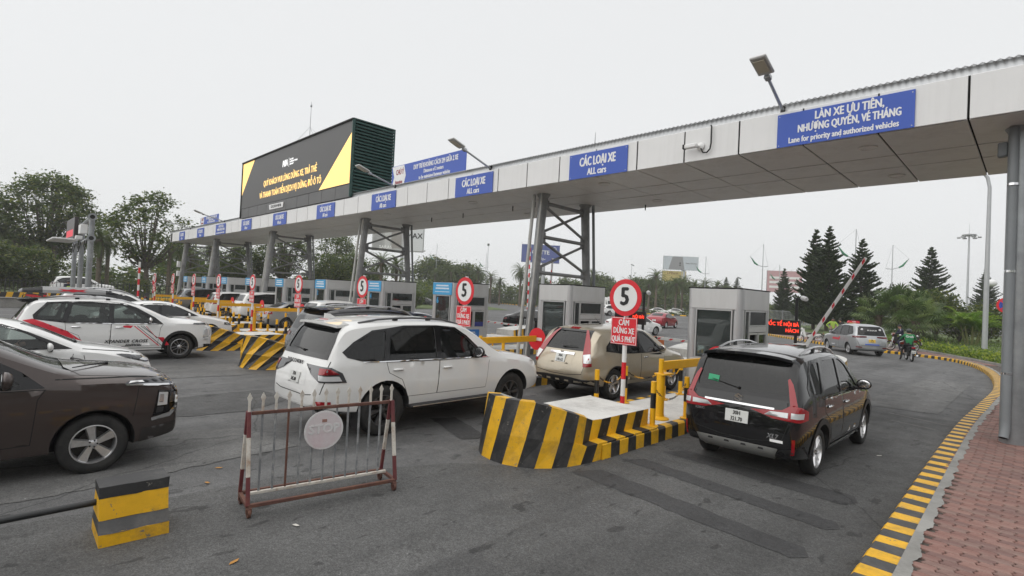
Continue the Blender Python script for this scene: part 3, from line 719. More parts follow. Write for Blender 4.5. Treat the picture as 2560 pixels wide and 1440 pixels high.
# ---- body drawings: s measured from the front bumper, z from the road
def spec(kind, **k):
    if kind == 'mpv':
        d = dict(L=4.45, W=1.775, H=1.70, wb=2.74, fo=.83, r=.325, tw=.20,
                 top=[(0, .66), (.02, .84), (.09, .93), (.45, 1.01), (.95, 1.085), (1.15, 1.12), (1.60, 1.42), (2.00, 1.62), (2.4, 1.69), (3.0, 1.715), (3.7, 1.69), (4.06, 1.64), (4.20, 1.42), (4.33, 1.12), (4.40, 1.0), (4.45, .62)],
                 belt=[(0, .60), (.3, .82), (.9, .95), (1.3, .99), (2.5, 1.01), (3.6, 1.05), (4.2, 1.06), (4.45, 1.0)],
                 bot=[(0, .34), (.25, .25), (.6, .24), (3.9, .24), (4.3, .28), (4.45, .38)],
                 plan=[(0, .72), (.04, .85), (.14, .925), (.4, .975), (.9, 1.0), (3.5, 1.0), (4.0, .985), (4.22, .94), (4.34, .895), (4.41, .84), (4.45, .72)],
                 st=[0, .03, .12, .40, .70, 1.0, 1.18, 1.6, 2.0, 2.4, 3.0, 3.6, 3.95, 4.08, 4.20, 4.33, 4.41, 4.45],
                 cab=(1.45, 4.12), tumble=.26,
                 win=[[(1.48, 1.055), (1.96, 1.42), (2.20, 1.515), (2.42, 1.55), (2.44, 1.06)], [(2.54, 1.06), (2.52, 1.555), (3.28, 1.55), (3.40, 1.09), (3.36, 1.065)], [(3.50, 1.12), (3.38, 1.54), (3.76, 1.52), (3.98, 1.24), (3.98, 1.18), (3.86, 1.13)]],
                 dlo=[(1.30, 1.02), (1.50, 1.20), (1.94, 1.47), (2.20, 1.56), (2.5, 1.60), (3.3, 1.595), (3.80, 1.56), (4.06, 1.24), (4.04, 1.13), (3.4, 1.035), (2.5, 1.02)],
                 ws=[(-.64, 1.165), (.64, 1.165), (.52, 1.585), (-.52, 1.585)], rw=[(-.60, 1.14), (.60, 1.14), (.53, 1.545), (-.53, 1.545)])
    elif kind == 'suv':
        d = dict(L=4.85, W=1.87, H=1.825, wb=2.855, fo=.93, r=.39, tw=.24, gap=.075,
                 top=[(0, .74), (.02, .94), (.09, 1.05), (.5, 1.13), (1.05, 1.195), (1.30, 1.24), (1.72, 1.56), (2.10, 1.76), (2.5, 1.815), (3.2, 1.83), (4.0, 1.80), (4.42, 1.745), (4.56, 1.52), (4.70, 1.20), (4.78, 1.05), (4.85, .70)],
                 belt=[(0, .70), (.3, .94), (.9, 1.05), (1.3, 1.09), (2.5, 1.12), (3.6, 1.15), (4.5, 1.16), (4.85, 1.05)],
                 bot=[(0, .44), (.25, .38), (.6, .36), (4.2, .36), (4.6, .42), (4.85, .50)],
                 plan=[(0, .72), (.04, .85), (.16, .925), (.45, .975), (.9, 1.0), (3.9, 1.0), (4.3, .98), (4.56, .935), (4.71, .88), (4.80, .81), (4.85, .68)],
                 st=[0, .03, .13, .45, .8, 1.1, 1.32, 1.72, 2.1, 2.5, 3.2, 3.9, 4.3, 4.44, 4.56, 4.70, 4.79, 4.85],
                 cab=(1.6, 4.48), tumble=.25, floor=.55,
                 win=[[(1.74, 1.15), (2.10, 1.50), (2.34, 1.63), (2.66, 1.665), (2.70, 1.155)], [(2.80, 1.16), (2.78, 1.67), (3.38, 1.67), (3.66, 1.63), (3.74, 1.18)], [(3.84, 1.185), (3.74, 1.62), (4.06, 1.58), (4.40, 1.37), (4.36, 1.30), (4.14, 1.20)]],
                 dlo=[(1.55, 1.12), (2.06, 1.53), (2.34, 1.68), (2.72, 1.715), (3.4, 1.715), (4.08, 1.62), (4.47, 1.38), (4.42, 1.28), (4.2, 1.165), (3.6, 1.14), (2.6, 1.12)],
                 ws=[(-.68, 1.285), (.68, 1.285), (.57, 1.70), (-.57, 1.70)], rw=[(-.64, 1.27), (.64, 1.27), (.57, 1.63), (-.57, 1.63)])
    else:
        d = dict(L=4.425, W=1.73, H=1.475, wb=2.55, fo=.86, r=.305, tw=.185,
                 top=[(0, .50), (.02, .64), (.10, .78), (.5, .90), (.9, .965), (1.10, 1.0), (1.55, 1.25), (1.95, 1.42), (2.35, 1.475), (2.8, 1.48), (3.25, 1.42), (3.6, 1.27), (3.92, 1.12), (4.25, 1.06), (4.36, 1.01), (4.425, .62)],
                 belt=[(0, .54), (.3, .72), (.9, .88), (1.3, .92), (2.5, .95), (3.4, .98), (3.95, 1.0), (4.3, .98), (4.425, .90)],
                 bot=[(0, .26), (.25, .20), (.6, .19), (3.8, .19), (4.2, .24), (4.425, .34)],
                 plan=[(0, .68), (.04, .82), (.14, .90), (.4, .96), (.9, 1.0), (3.3, 1.0), (3.9, .98), (4.2, .93), (4.34, .89), (4.40, .86), (4.425, .78)],
                 st=[0, .03, .12, .45, .8, 1.0, 1.14, 1.55, 1.95, 2.35, 2.8, 3.25, 3.6, 3.92, 4.2, 4.34, 4.40, 4.425],
                 cab=(1.40, 3.62), tumble=.30, floor=.36,
                 win=[[(1.46, .985), (1.90, 1.24), (2.18, 1.345), (2.44, 1.365), (2.46, .985)], [(2.56, .985), (2.55, 1.365), (2.86, 1.355), (3.20, 1.29), (3.50, 1.10), (3.44, 1.015)]],
                 dlo=[(1.26, .955), (1.86, 1.26), (2.18, 1.385), (2.48, 1.405), (2.9, 1.395), (3.24, 1.325), (3.62, 1.10), (3.55, 1.0), (2.5, .96)],
                 ws=[(-.62, 1.035), (.62, 1.035), (.50, 1.385), (-.50, 1.385)], rw=[(-.54, 1.155), (.54, 1.155), (.48, 1.375), (-.48, 1.375)])
    d.update(k); return d
# ------------------------------------------------------------------ toll canopy
M_PANEL = mat('silver composite panel', (.70, .70, .695), .42, var=.035, vscale=.8, spec=.35, dirt=(.38, .365, .34), dscale=1.0, damt=.13, streak=True)
M_SOF = mat('soffit panel', (.68, .67, .65), .36, var=.05, vscale=.6, spec=.5, dirt=(.42, .40, .37), dscale=.8, damt=.5)
M_JOINT = mat('dark joint', (.012, .012, .012), .9)
M_ZINC = mat('galvanised sheet', (.42, .43, .44), .38, .75, var=.15, vscale=2, dirt=(.25, .24, .23), dscale=2, damt=.3)
M_STEEL = mat('grey painted steel', (.235, .24, .242), .45, .3, var=.25, vscale=2.2, dirt=(.12, .115, .11), dscale=1.6, damt=.5)
M_GALV = mat('galvanised pipe', (.27, .285, .295), .42, .5, var=.18, vscale=2.5, dirt=(.42, .42, .41), dscale=1.1, damt=.45)
M_PIPE = mat('grey plastic pipe', (.19, .205, .215), .45, var=.08, vscale=2)
M_PALEPIPE = mat('pale conduit pipe', (.42, .42, .40), .55, var=.12, vscale=2, dirt=(.2, .18, .15), dscale=1.6, damt=.5)
M_BLUE = mat('blue sign sheet', (.022, .076, .40), .4, var=.05, vscale=1.5)
M_SIGNW = mat('white sign letters', (.74, .74, .74), .45, var=.03)
M_DARKRED = mat('dark red letters', (.28, .012, .03), .45)
YF, YR, ZS, ZF = 11.63, 16.41, 5.625, 6.36; PX, X0 = 1.28, -.92
can = thing('toll_canopy', 'long silver panelled toll canopy on braced steel towers across all the lanes', 'canopy')
MB().box((-25.9, (YF + YR) / 2, (ZS + ZF) / 2 + .03), (56.2, YR - YF - .06, ZF - ZS - .04)).build('inner_frame', M_JOINT, can, None)
g = .034
fp = MB().cbox((0, 0, 0), (PX - g, .028, ZF - ZS + .01), .006).mesh('fascia_panel', M_PANEL, None)
sm_ = []
for a, c in ((YF + .016, 13.43), (13.43, 14.56), (14.56, YR)): sm_.append((MB().cbox((0, 0, 0), (PX - g * .8, c - a - .055, .024), .005).mesh('soffit_panel', M_SOF, None), (a + c) / 2))
rnd = random.Random(2); ncol = 42
for k in range(-2, ncol):
    xc = X0 - k * PX - PX / 2
    if xc < -53.8: break
    o = link('fascia_panel', fp, can, (xc, YF + rnd.uniform(-.003, .003), (ZS + ZF) / 2)); o.rotation_euler = (rnd.uniform(-.006, .006), 0, 0)
    link('rear_fascia_panel', fp, can, (xc, YR + .02, (ZS + ZF) / 2))
    for me, yc in sm_: link('soffit_panel', me, can, (xc, yc, ZS + rnd.uniform(-.003, .003)), rot=(rnd.uniform(-.003, .003), rnd.uniform(-.004, .004), 0))
MB().cbox((-54.05, (YF + YR) / 2, (ZS + ZF) / 2), (.03, YR - YF, ZF - ZS), .006).build('end_panel', M_PANEL, can, None)
# corrugated roof with its upstand
b = MB(); nx = int(57 / .0275)
for i in range(nx + 1):
    x = 2.2 - i * .0275; d = .016 * cos(2 * pi * x / .11)
    b.v += [(x, YF + .05 + d * .4, ZF + .004), (x, YF + .10 + d * .4, 6.535), (x, YF + .06, 6.555 + d), (x, YF + 1.6, 6.75 + d), (x, YR - .05, 6.62 + d)]
for i in range(nx):
    for j in range(4): b.f.append((5 * i + j, 5 * i + 5 + j, 5 * i + 6 + j, 5 * i + 1 + j))
b.m = [0] * len(b.f); b.build('corrugated_roof', M_ZINC, can, True, fix=False)
for p in ((-2.52, 12.49), (-2.49, 15.37), (-8.87, 12.43), (-8.86, 15.37), (-14.6, 12.45), (-14.6, 15.37), (-20.3, 12.45)):
    MB().lathe([(.17, .0), (.17, -.028), (.145, -.034), (.13, -.018), (.001, -.016)], 24, (p[0], p[1], ZS - .012)).build('downlight', M_SOF, can, 40)
for p in ((-9.6, 15.9), (-12.6, 13.6), (-13.9, 13.8), (-17.0, 14.0), (-19.3, 14.1), (-24.6, 14.2)):
    MB().tube((p[0], p[1], ZS - .012), (p[0], p[1], ZS - .20), .022, .018, 8).build('drain_spout', M_JOINT, can)
# towers
def tower(x, k):
    leg = MB()
    top = {}
    t0 = None
    for nm, ytop, ybot in (('front', 12.71, 12.22), ('rear', 14.93, 15.45)):
        b = MB().tube((x, ybot, .19), (x, ytop, ZS - .14), .11, .155, 18); b.lathe([(.155, 0), (.22, .10), (.22, .128)], 18, (x, ytop, ZS - .14)); b.lathe([(.30, 0), (.30, .03), (.17, .031)], 18, (x, ybot, .19))
        o = b.build('support_leg', M_STEEL, can, 40)
        t0 = t0 or o
    yf = lambda z: 12.22 + (12.71 - 12.22) * (z - .19) / 5.3; yr = lambda z: 15.45 + (14.93 - 15.45) * (z - .19) / 5.3
    zz = (5.34, 4.24, 3.08)
    for z in zz: MB().tube((x, yf(z), z), (x, yr(z), z - .02), .06, n=10).build('cross_tube', M_STEEL, can)
    for za, zb in ((5.28, 4.32), (4.16, 3.16)):
        MB().tube((x + .01, yf(za), za), (x + .01, yr(zb), zb), .05, n=10).build('diagonal_brace', M_STEEL, can)
        MB().tube((x - .07, yf(zb), zb), (x - .07, yr(za), za), .045, n=10).build('diagonal_brace', M_STEEL, can)
    for z in (5.30, 4.24, 3.12):
        for yy, s_ in ((yf(z) + .17, 1), (yr(z) - .17, -1)): MB().box((x, yy + s_ * .05, z), (.03, .16, .30)).build('gusset_plate', M_STEEL, can, None)
    MB().path([(x - .26, 12.10, .19), (x - .30, 12.60, ZS - .03)], .055, 10).build('downpipe', M_PALEPIPE, can)
    MB().path([(x + .16, 12.03, .19), (x + .12, 12.50, ZS - .03)], .03, 8).build('cable_conduit', M_PALEPIPE, can)
    MB().path([(x + .24, 15.55, .19), (x + .22, 15.10, ZS - .03)], .05, 10).build('downpipe', M_PIPE, can)
for k in range(1, 5): tower(-.29 - 11.13 * k, k)
tower(-53.0, 5)
for z, w in ((3.7, .5), (2.9, .45)): MB().cbox((-42.6 - 10.3, 12.1, z), (.35, .22, w), .02).build('switch_box', M_PANEL, can)
# right-hand post: a thick tube with the rain pipe strapped to it
for y, nm in ((12.66, 'a'), (14.9, 'b')):
    bx = -.27 if nm == 'a' else -.02
    b = MB().tube((bx, y, .15), (bx, y, ZS - .10), .185, .185, 26); b.lathe([(.185, 0), (.23, .08), (.23, .09)], 24, (bx, y, ZS - .10)); b.build('support_post', M_GALV, can, 40)
b = MB().path([(-.37, 12.47, 5.6), (-.37, 12.45, 3.5), (-.37, 12.44, .55), (-.37, 12.42, .40), (-.385, 12.36, .26)], .068, 16, cap=False); b.build('rain_pipe', M_PIPE, can, True)
MB().lathe([(.066, 0), (.001, .002)], 16, (0, 0, 0)).build('rain_pipe_mouth', M_JOINT, can, None, loc=(-.384, 12.363, .268)).rotation_euler = (radians(-25), 0, 0)
for z in (1.35, 3.1, 4.6): MB().lathe([(.078, -.02), (.078, .02), (.07, .02), (.07, -.02)], 16, (-.37, 12.45, z), closed=True).build('pipe_clamp', M_CHROME, can)
MB().cbox((-.52, 12.72, 5.28), (.14, .12, .26), .02).build('post_camera', M_PIPE, can)

# ------------------------------------------------------------------ signs on the canopy
def board(name, label, xa, xb, za, zb, y, m=M_BLUE, cat='sign', group=None, th=.018):
    t = thing(name, label, cat, ((xa + xb) / 2, y, za), 0, group)
    MB().cbox((0, 0, (zb - za) / 2), (xb - xa, th, zb - za), .003).build('panel', m, t, None); return t
def all_cars(x0, x1, label, eng):
    t = board('lane_sign', label, x0, x1, 5.615, 6.305, YF - .035, group='blue lane signs along the canopy'); w = x1 - x0
    text('CÁC LOẠI XE', .345, M_SIGNW, t, (0, -.011, .435), bold=.013, xs=.56 * w / 1.9); text(eng, .255, M_SIGNW, t, (0, -.011, .15), bold=.009, xs=.68 * w / 1.9)
    for sx in (-1, 1):
        for z in (.05, .64): MB().lathe([(.012, -.002), (.012, .002)], 8, (sx * (w / 2 - .05), -.010, z), 'Y').build('rivet', M_ZINC, t)
s = .9375
for i, (a, c, eng, lab) in enumerate([(-10.12, -8.09, 'ALL cars', 'blue all-cars lane sign above the champagne crossover, nearest of its kind'), (-15.55, -13.5, 'ALL cars', 'blue all-cars lane sign below the attention board'),
    (-21.55, -19.57, 'All cars', 'blue all-cars lane sign just right of the green louvred box'), (-27.1, -25.1, 'All cars', 'blue all-cars lane sign under the right half of the video screen'),
    (-33.0, -31.03, 'All cars', 'blue all-cars lane sign under the left half of the video screen'), (-38.5, -36.65, 'All cars', 'blue all-cars lane sign at the left edge of the video screen'),
    (-48.88, -47.03, 'All cars', 'blue all-cars lane sign second from the far end of the canopy'), (-54.35, -52.65, 'All cars', 'blue all-cars lane sign at the far end of the canopy')]):
    all_cars(a * s, c * s, lab, eng)
for a, c, lab in ((-4.22, -1.755, 'large blue priority-lane sign with three lines at the near end of the canopy'), (-44.05, -41.8, 'blue three-line priority-lane sign towards the far end of the canopy')):
    t = board('priority_lane_sign', lab, a * s, c * s, 5.612, 6.30 if a > -10 else 6.32, YF - .035); w = (c - a) * s
    text('LÀN XE ƯU TIÊN,', .225, M_SIGNW, t, (.12, -.011, .545), bold=.007, xs=.66 * w / 2.31); text('NHƯỢNG QUYỀN, VÉ THÁNG', .215, M_SIGNW, t, (.10, -.011, .325), bold=.007, xs=.585 * w / 2.31)
    text('Lane for priority and authorized vehicles', .165, M_SIGNW, t, (0, -.011, .115), bold=.005, xs=.685 * w / 2.31)
    for sx in (-1, 0, 1):
        for z in (.04, .64): MB().lathe([(.010, -.002), (.010, .002)], 8, (sx * (w / 2 - .04), -.010, z), 'Y').build('rivet', M_ZINC, t)
def attention(xa, xb, za, zb, lab):
    t = board('attention_board', lab, xa, xb, za, zb, 11.9, M_BLUE); w, h = xb - xa, zb - za
    MB().prism([(-w / 2 + .03, .02), (-w / 2 + w * .185, .02), (-w / 2 + w * .215, h / 2), (-w / 2 + w * .185, h - .02), (-w / 2 + .03, h - .02), (-w / 2 + .19, h / 2)], -.014, -.0095, 'Y').build('white_arrow', M_SIGNW, t, None)
    text('CHÚ Ý', .30, M_DARKRED, t, (-w / 2 + w * .125, -.016, h * .68), bold=.008, xs=.62 * w / 4.8); text('Attention', .22, M_DARKRED, t, (-w / 2 + w * .112, -.016, h * .24), bold=.006, xs=.62 * w / 4.8)
    text('DUY TRÌ KHOẢNG CÁCH 2M GIỮA 2 XE', .265, M_SIGNW, t, (w * .115, -.011, h * .75), bold=.008, xs=.58 * w / 4.8)
    text('Distances of 2 meters', .20, M_SIGNW, t, (w * .10, -.011, h * .49), bold=.006, xs=.70 * w / 4.8); text('to be maintained between vehicles', .20, M_SIGNW, t, (w * .11, -.011, h * .25), bold=.006, xs=.70 * w / 4.8)
    for x in (-w * .4, 0, w * .4): MB().tube((x, .03, -.25), (x, .03, h * .9), .025, n=8).build('board_strut', M_ZINC, t)
attention(-19.2, -14.42, 6.50, 7.40, 'blue and white attention board standing on the canopy right of the video screen')
attention(-46.3, -41.85, 6.62, 7.22, 'small-looking blue and white attention board far along the canopy left of the screen')

# ------------------------------------------------------------------ video screen on the roof
M_LED = mat('dark video screen', (.042, .042, .042), .5, emit=.55); M_LEDY = mat('amber video screen', (.95, .62, .20), .5, emit=.70); M_LEDW = mat('white video screen', (.85, .85, .85), .5, emit=.75)
M_GREEN = mat('dark green louvre', (.018, .060, .052), .45, .2, var=.2, vscale=2); M_GREY2 = mat('dark grey cladding', (.075, .075, .075), .35, .3, var=.15, vscale=1.2)
vs = thing('video_screen', 'big rooftop video screen with amber triangles and a green louvred side', 'screen', (-22.15, 11.62, 6.40)); W_, Hs = 14.2, 3.55
MB().box((-W_ / 2, 1.08, Hs / 2 + .02), (W_ - .06, 2.0, Hs - .10)).build('housing', M_JOINT, vs, None)
for i in range(10):
    MB().cbox((-W_ * (i + .5) / 10, .0, .31), (W_ / 10 - .02, .05, .60), .01).build('cladding_panel', M_GREY2, vs, None)
zb_, zt_ = .63, 3.52
MB().box((-W_ / 2, .0, (zb_ + zt_) / 2), (W_, .06, zt_ - zb_)).build('display', M_LED, vs, None)
MB().prism([(-3.15, zb_ + .02), (-.08, zb_ + .02), (-.08, zt_ - .55)], -.036, -.032, 'Y').build('amber_triangle', M_LEDY, vs, None)
MB().prism([(-W_ + .06, zb_ + .85), (-W_ + 2.0, zt_ - .03), (-W_ + .06, zt_ - .03)], -.036, -.032, 'Y').build('amber_triangle', M_LEDY, vs, None)
for z, tx, sz, x in ((1.80, 'QUÝ KHÁCH VUI LÒNG DỪNG XE, TRẢ THẺ', .47, -7.0), (1.14, 'VÀ THANH TOÁN TIỀN DỊCH VỤ DỪNG, ĐỖ Ô TÔ', .47, -7.0)):
    text(tx, sz, M_LEDY, vs, (x, -.034, z), bold=.016, xs=.74)
text('NIA', .50, M_LEDW, vs, (-7.5, -.034, 2.60), bold=.02, xs=.8, shear=.15)
MB().box((-6.98, -.034, 2.6), (.02, .005, .5)).build('logo_rule', M_LEDW, vs, None)
text('NOI BAI\nINTERNATIONAL\nAIRPORT', .13, M_LEDW, vs, (-6.88, -.034, 2.6), align='LEFT', bold=.003)
gm = MB().prism([(-.95, -.14), (.95, -.14), (1.02, .14), (-1.02, .14)], -.03, .0, 'Y').build('maker_plate', M_SIGNW, vs, None, loc=(-8.4, -.03, .33)); text('GOLDSUN MEDIA', .22, M_INK, gm, (0, -.033, 0), bold=.006, xs=.86)
b = MB().box((-W_ / 2, -.02, zt_ + .035), (W_ + .08, .16, .07)).build('top_edge', M_JOINT, vs, None)
for x in (-W_ - .02, .02): MB().box((x, -.01, (zt_ + .02) / 2 + .02), (.05, .14, zt_)).build('screen_edge', M_GREEN if x > 0 else M_JOINT, vs, None)
for i in range(23):
    z = .12 + i * .148; MB().prism([(0, 0), (.10, .02), (.10, .06), (0, .135)], .06, 2.08, 'Y').build('louvre_slat', M_GREEN, vs, None, loc=(.0, 0, z))
MB().box((-W_ / 2, 1.05, Hs + .03), (W_ + .1, 2.2, .05)).build('screen_roof', M_GREEN, vs, None)
MB().cbox((.06, 2.1, Hs / 2), (.06, .06, Hs), .01).build('corner_post', M_GREEN, vs)
am = thing('antenna_mast', 'thin guyed antenna mast rising behind the video screen', 'antenna', (-30.4, 13.2, 9.6))
MB().tube((0, 0, 0), (0, 0, 2.6), .03, .02, 8).tube((0, 0, 2.6), (0, 0, 3.5), .018, .012, 8).ball((0, 0, 3.25), .06, 8, 6, sc=(1, 1, 1.6)).build('mast', M_ZINC, am)
for dx, dy in ((-3.0, -.6), (1.8, .8), (-.3, 1.0)): MB().tube((0, 0, 2.0), (dx, dy, .35), .008, n=5).build('guy_wire', M_ZINC, am)
# lamps on arms, camera, aerial
def arm_lamp(x, zb, lab, ln=2.0, up=.35, dx=.12):
    t = thing('canopy_lamp', lab, 'lamp', (x, 11.72, zb), 0, 'floodlights on arms along the canopy edge')
    e = V((dx, -ln, up)); MB().tube((0, 0, -.02), e, .035, .03, 10).build('arm', M_ZINC, t); MB().cbox((0, 0, .0), (.09, .09, .14), .01).build('arm_bracket', M_JOINT, t)
    h = MB().cbox((0, -.30, .02), (.30, .52, .06), .02).build('lamp_head', mat('pale lamp housing', (.50, .50, .49), .45, .2), t, loc=e); h.rotation_euler = (radians(-18), 0, 0)
    MB().box((0, -.32, -.032), (.20, .33, .012)).build('lamp_lens', mat('warm lamp lens', (.50, .46, .36), .3), h, None); MB().cbox((0, .04, .0), (.12, .14, .10), .02).build('lamp_neck', M_ZINC, h)
arm_lamp(-3.90, 6.44, 'floodlight on an arm above the priority-lane sign', 1.3, .26); arm_lamp(-12.92, 6.46, 'floodlight on an arm at the right end of the attention board', 1.3, .32)
arm_lamp(-18.6, 6.50, 'floodlight on an arm in front of the green louvres', 1.3, .28); arm_lamp(-39.9, 6.50, 'floodlight on an arm just left of the video screen', 1.4, .3); arm_lamp(-48.2, 6.46, 'floodlight on an arm near the far end of the canopy', 1.4, .3)
cc = thing('security_camera', 'white security camera with a black cable fixed to the canopy face', 'camera', (-5.62, 11.60, 5.93))
MB().lathe([(.09, 0), (.09, -.03), (.05, -.06)], 14, axis='Y').build('mount', M_PANEL, cc); MB().cbox((-.17, -.16, .0), (.30, .11, .10), .02, M=None).build('camera_body', M_PANEL, cc, 40); MB().cbox((-.33, -.16, .0), (.05, .12, .11), .01).build('camera_hood', M_INK, cc)
MB().tube((0, -.04, 0), (-.10, -.14, 0), .03, n=8).build('camera_arm', M_PANEL, cc); MB().path([(.02, -.05, -.06), (.08, -.05, -.16), (.17, -.05, -.17), (.24, -.05, -.10), (.26, -.05, .02), (.26, -.05, .40), (.24, -.04, .44)], .018, 8).build('camera_cable', M_INK, cc)
ae = thing('roof_aerial', 'short whip aerial standing on the canopy roof', 'antenna', (-9.02, 12.1, 6.66)); MB().tube((0, 0, 0), (.01, 0, .36), .010, .004, 6).ball((0, 0, .02), .03, 6, 5).build('whip', M_INK, ae)

# ------------------------------------------------------------------ islands, booths, signs and bollards
M_BOOTH = mat('brushed aluminium panel', (.52, .52, .515), .36, .3, var=.05, vscale=1.2, dirt=(.30, .29, .27), dscale=1.5, damt=.22, streak=True); M_BFRAME = mat('aluminium frame', (.50, .50, .50), .32, .6, var=.05)
M_CORNER = mat('aluminium corner column', (.50, .50, .505), .30, .55, var=.04)
G_BOOTH = glassmat('booth glass', (.46, .52, .51), .86); M_BLIND = mat('grey roller blind', (.17, .18, .18), .7, var=.05); M_BINT = mat('dim booth interior', (.06, .06, .062), .8, var=.2)
M_LBLUE = mat('light blue sign sheet', (.045, .30, .56), .45, var=.06); M_MBLUE = mat('blue notice sheet', (.03, .17, .50), .45, var=.05)
BX = [-4.58, -9.33, -14.53, -19.19, -24.2, -29.2, -33.95, -38.6, -43.2, -48.2]
def booth(k, lab, sign, num):
    xr = BX[k]; w, d, z0, z1, zh, zw = 1.27, 1.72, .20, 2.66, 2.20, 1.06; t = thing('toll_booth', lab, 'toll booth', (xr - w, 11.72, z0), 0, 'toll booths in a row under the canopy')
    h = z1 - z0; hh = zh - z0; hw = zw - z0; r = .115
    for x, y in ((r, r), (w - r, r), (w - r, d - r), (r, d - r)):
        MB().lathe([(r, 0), (r, hh - .006), (r - .006, hh), (r, hh + .006), (r, h)], 18, (x, y, 0)).build('corner_column', M_CORNER, t, 40)
    e = 2 * r
    for (cx, cy, sx, sy) in ((w / 2, .012, w - e, .03), (w / 2, d - .012, w - e, .03), (.012, d / 2, .03, d - e), (w - .012, d / 2, .03, d - e)):
        MB().cbox((cx, cy, hw / 2), (sx, sy, hw - .01), .005).build('base_panel', M_BOOTH, t, None)
        MB().cbox((cx, cy, hh + (h - hh) / 2), (sx + .004, sy, h - hh - .012), .005).build('header_panel', M_BOOTH, t, None)
    MB().cbox((w / 2, d / 2, h + .012), (w - .02, d - .02, .03), .008).build('roof_slab', M_JOINT, t)
    MB().box((w / 2, d / 2, .01), (w - .1, d - .1, .02)).build('booth_floor', M_BINT, t, None)
    # front glazing
    def frame(name, x0, x1, za, zb, y, f=.03, axis='Y'):
        for a, c, dx, dz in (((x0 + x1) / 2, za + f / 2, x1 - x0, f), ((x0 + x1) / 2, zb - f / 2, x1 - x0, f), (x0 + f / 2, (za + zb) / 2, f, zb - za - 2 * f), (x1 - f / 2, (za + zb) / 2, f, zb - za - 2 * f)):
            MB().box((a, y, c) if axis == 'Y' else (y, a, c), (dx, .045, dz) if axis == 'Y' else (.045, dx, dz)).build(name, M_BFRAME, t, None)
    frame('window_frame', e - .02, w - e + .02, hw, hh, .03); MB().box((w / 2, .035, (hw + hh) / 2), (w - e - .02, .008, hh - hw - .04)).build('front_pane', G_BOOTH, t, None)
    MB().box((w / 2, .10, hw + (hh - hw) * .62), (w - e - .04, .012, (hh - hw) * .72)).build('roller_blind', M_BLIND, t, None); MB().box((w / 2, .09, hw + (hh - hw) * .255), (w - e - .04, .02, .018)).build('blind_bar', M_SIGNW, t, None)
    MB().box((w / 2, d - .035, (hw + hh) / 2), (w - e - .02, .008, hh - hw - .04)).build('rear_pane', G_BOOTH, t, None); frame('window_frame', e - .02, w - e + .02, hw, hh, d - .03)
    # side glazing: a narrow pane, transom light and a sliding serving window
    for sx, nm in ((w - .03, 'R'), (.03, 'L')):
        frame('window_frame', e - .02, .46, hw, hh, sx, .03, 'X'); MB().box((sx, .31, (hw + hh) / 2), (.008, .27, hh - hw - .04)).build('side_pane', G_BOOTH, t, None)
        frame('transom_frame', .47, d - e + .02, hh - .36, hh, sx, .03, 'X'); MB().box((sx, .47 + (d - e - .45) / 2, hh - .18), (.008, d - e - .49, .30)).build('transom_pane', G_BOOTH, t, None)
        MB().cbox((sx, (.47 + d - e) / 2 + .01, hh - .43), (.05, d - e - .45, .12), .005).build('transom_panel', M_BOOTH, t, None)
        m = (.47 + d - e) / 2
        frame('serving_window', .47, m, hw, hh - .50, sx, .045, 'X'); frame('serving_window', m, d - e + .02, hw, hh - .50, sx + .012 * (1 if nm == 'R' else -1), .05, 'X')
        MB().box((sx, m + (d - e - m) / 2, (hw + hh - .5) / 2), (.008, d - e - m - .05, hh - .5 - hw - .07)).build('serving_pane', G_BOOTH, t, None)
        if sign: MB().box((sx + (.008 if nm == 'R' else -.008), m + (d - e - m) / 2 + .01, hw + .14), (.006, d - e - m - .08, .16)).build('window_notice', mat('navy notice', (.03, .04, .22), .5), t, None)
    MB().box((w / 2, d * .5, hw - .02), (w - .16, .55, .04)).build('counter', M_BINT, t, None); MB().cbox((w / 2 - .2, d * .42, hw + .16), (.36, .05, .26), .01).build('monitor', M_INK, t); MB().cbox((w / 2 + .25, d * .5, hw + .10), (.14, .16, .18), .02).build('ticket_machine', M_BLIND, t)
    MB().box((w / 2, d - .10, hh * .5 + .3), (w - .25, .02, .5)).build('back_shelf', M_BINT, t, None)
    if sign:
        sg = MB().cbox((w / 2 - .01, -.012, hh + (h - hh) / 2), (w - e + .06, .012, h - hh - .03), .002).build('lane_notice', M_LBLUE, t, None)
        for i, (zz, ww) in enumerate(((.34, .70), (.24, .78), (.12, .84))):
            for q in range(12 if i < 2 else 22): MB().box((w / 2 - .01 - ww / 2 + ww * (q + .5) / (12 if i < 2 else 22), -.0195, hh + zz), (ww / (12 if i < 2 else 22) * .72, .002, .055 if i < 2 else .022)).build('notice_print', M_SIGNW, sg, None) if k < 4 else None
        if k >= 4:
            for zz, ww in ((.34, .70), (.24, .78), (.12, .84)): MB().box((w / 2 - .01, -.0195, hh + zz), (ww, .002, .045)).build('notice_print', M_SIGNW, sg, None)
    if num:
        text(num, .30, M_LBLUE, t, (.27, .018, hh - .20), bold=.012, xs=.8, name='booth_number')
    return t
labs = ['plain aluminium toll booth nearest the camera beside the black crossover', 'aluminium toll booth without a notice behind the champagne crossover', 'toll booth numbered sixteen with a light blue notice and price board', 'toll booth numbered fourteen with a light blue notice, behind the white SUV roof',
        'toll booth numbered twelve beside the white people carrier', 'toll booth left of number twelve beside the silver saloon', 'toll booth beside the tall white SUV', 'toll booth third from the far end of the row', 'toll booth second from the far end of the row', 'toll booth at the far end of the row']
for k in range(10): booth(k, labs[k], k >= 2, {2: '16', 3: '14', 4: '12'}.get(k))
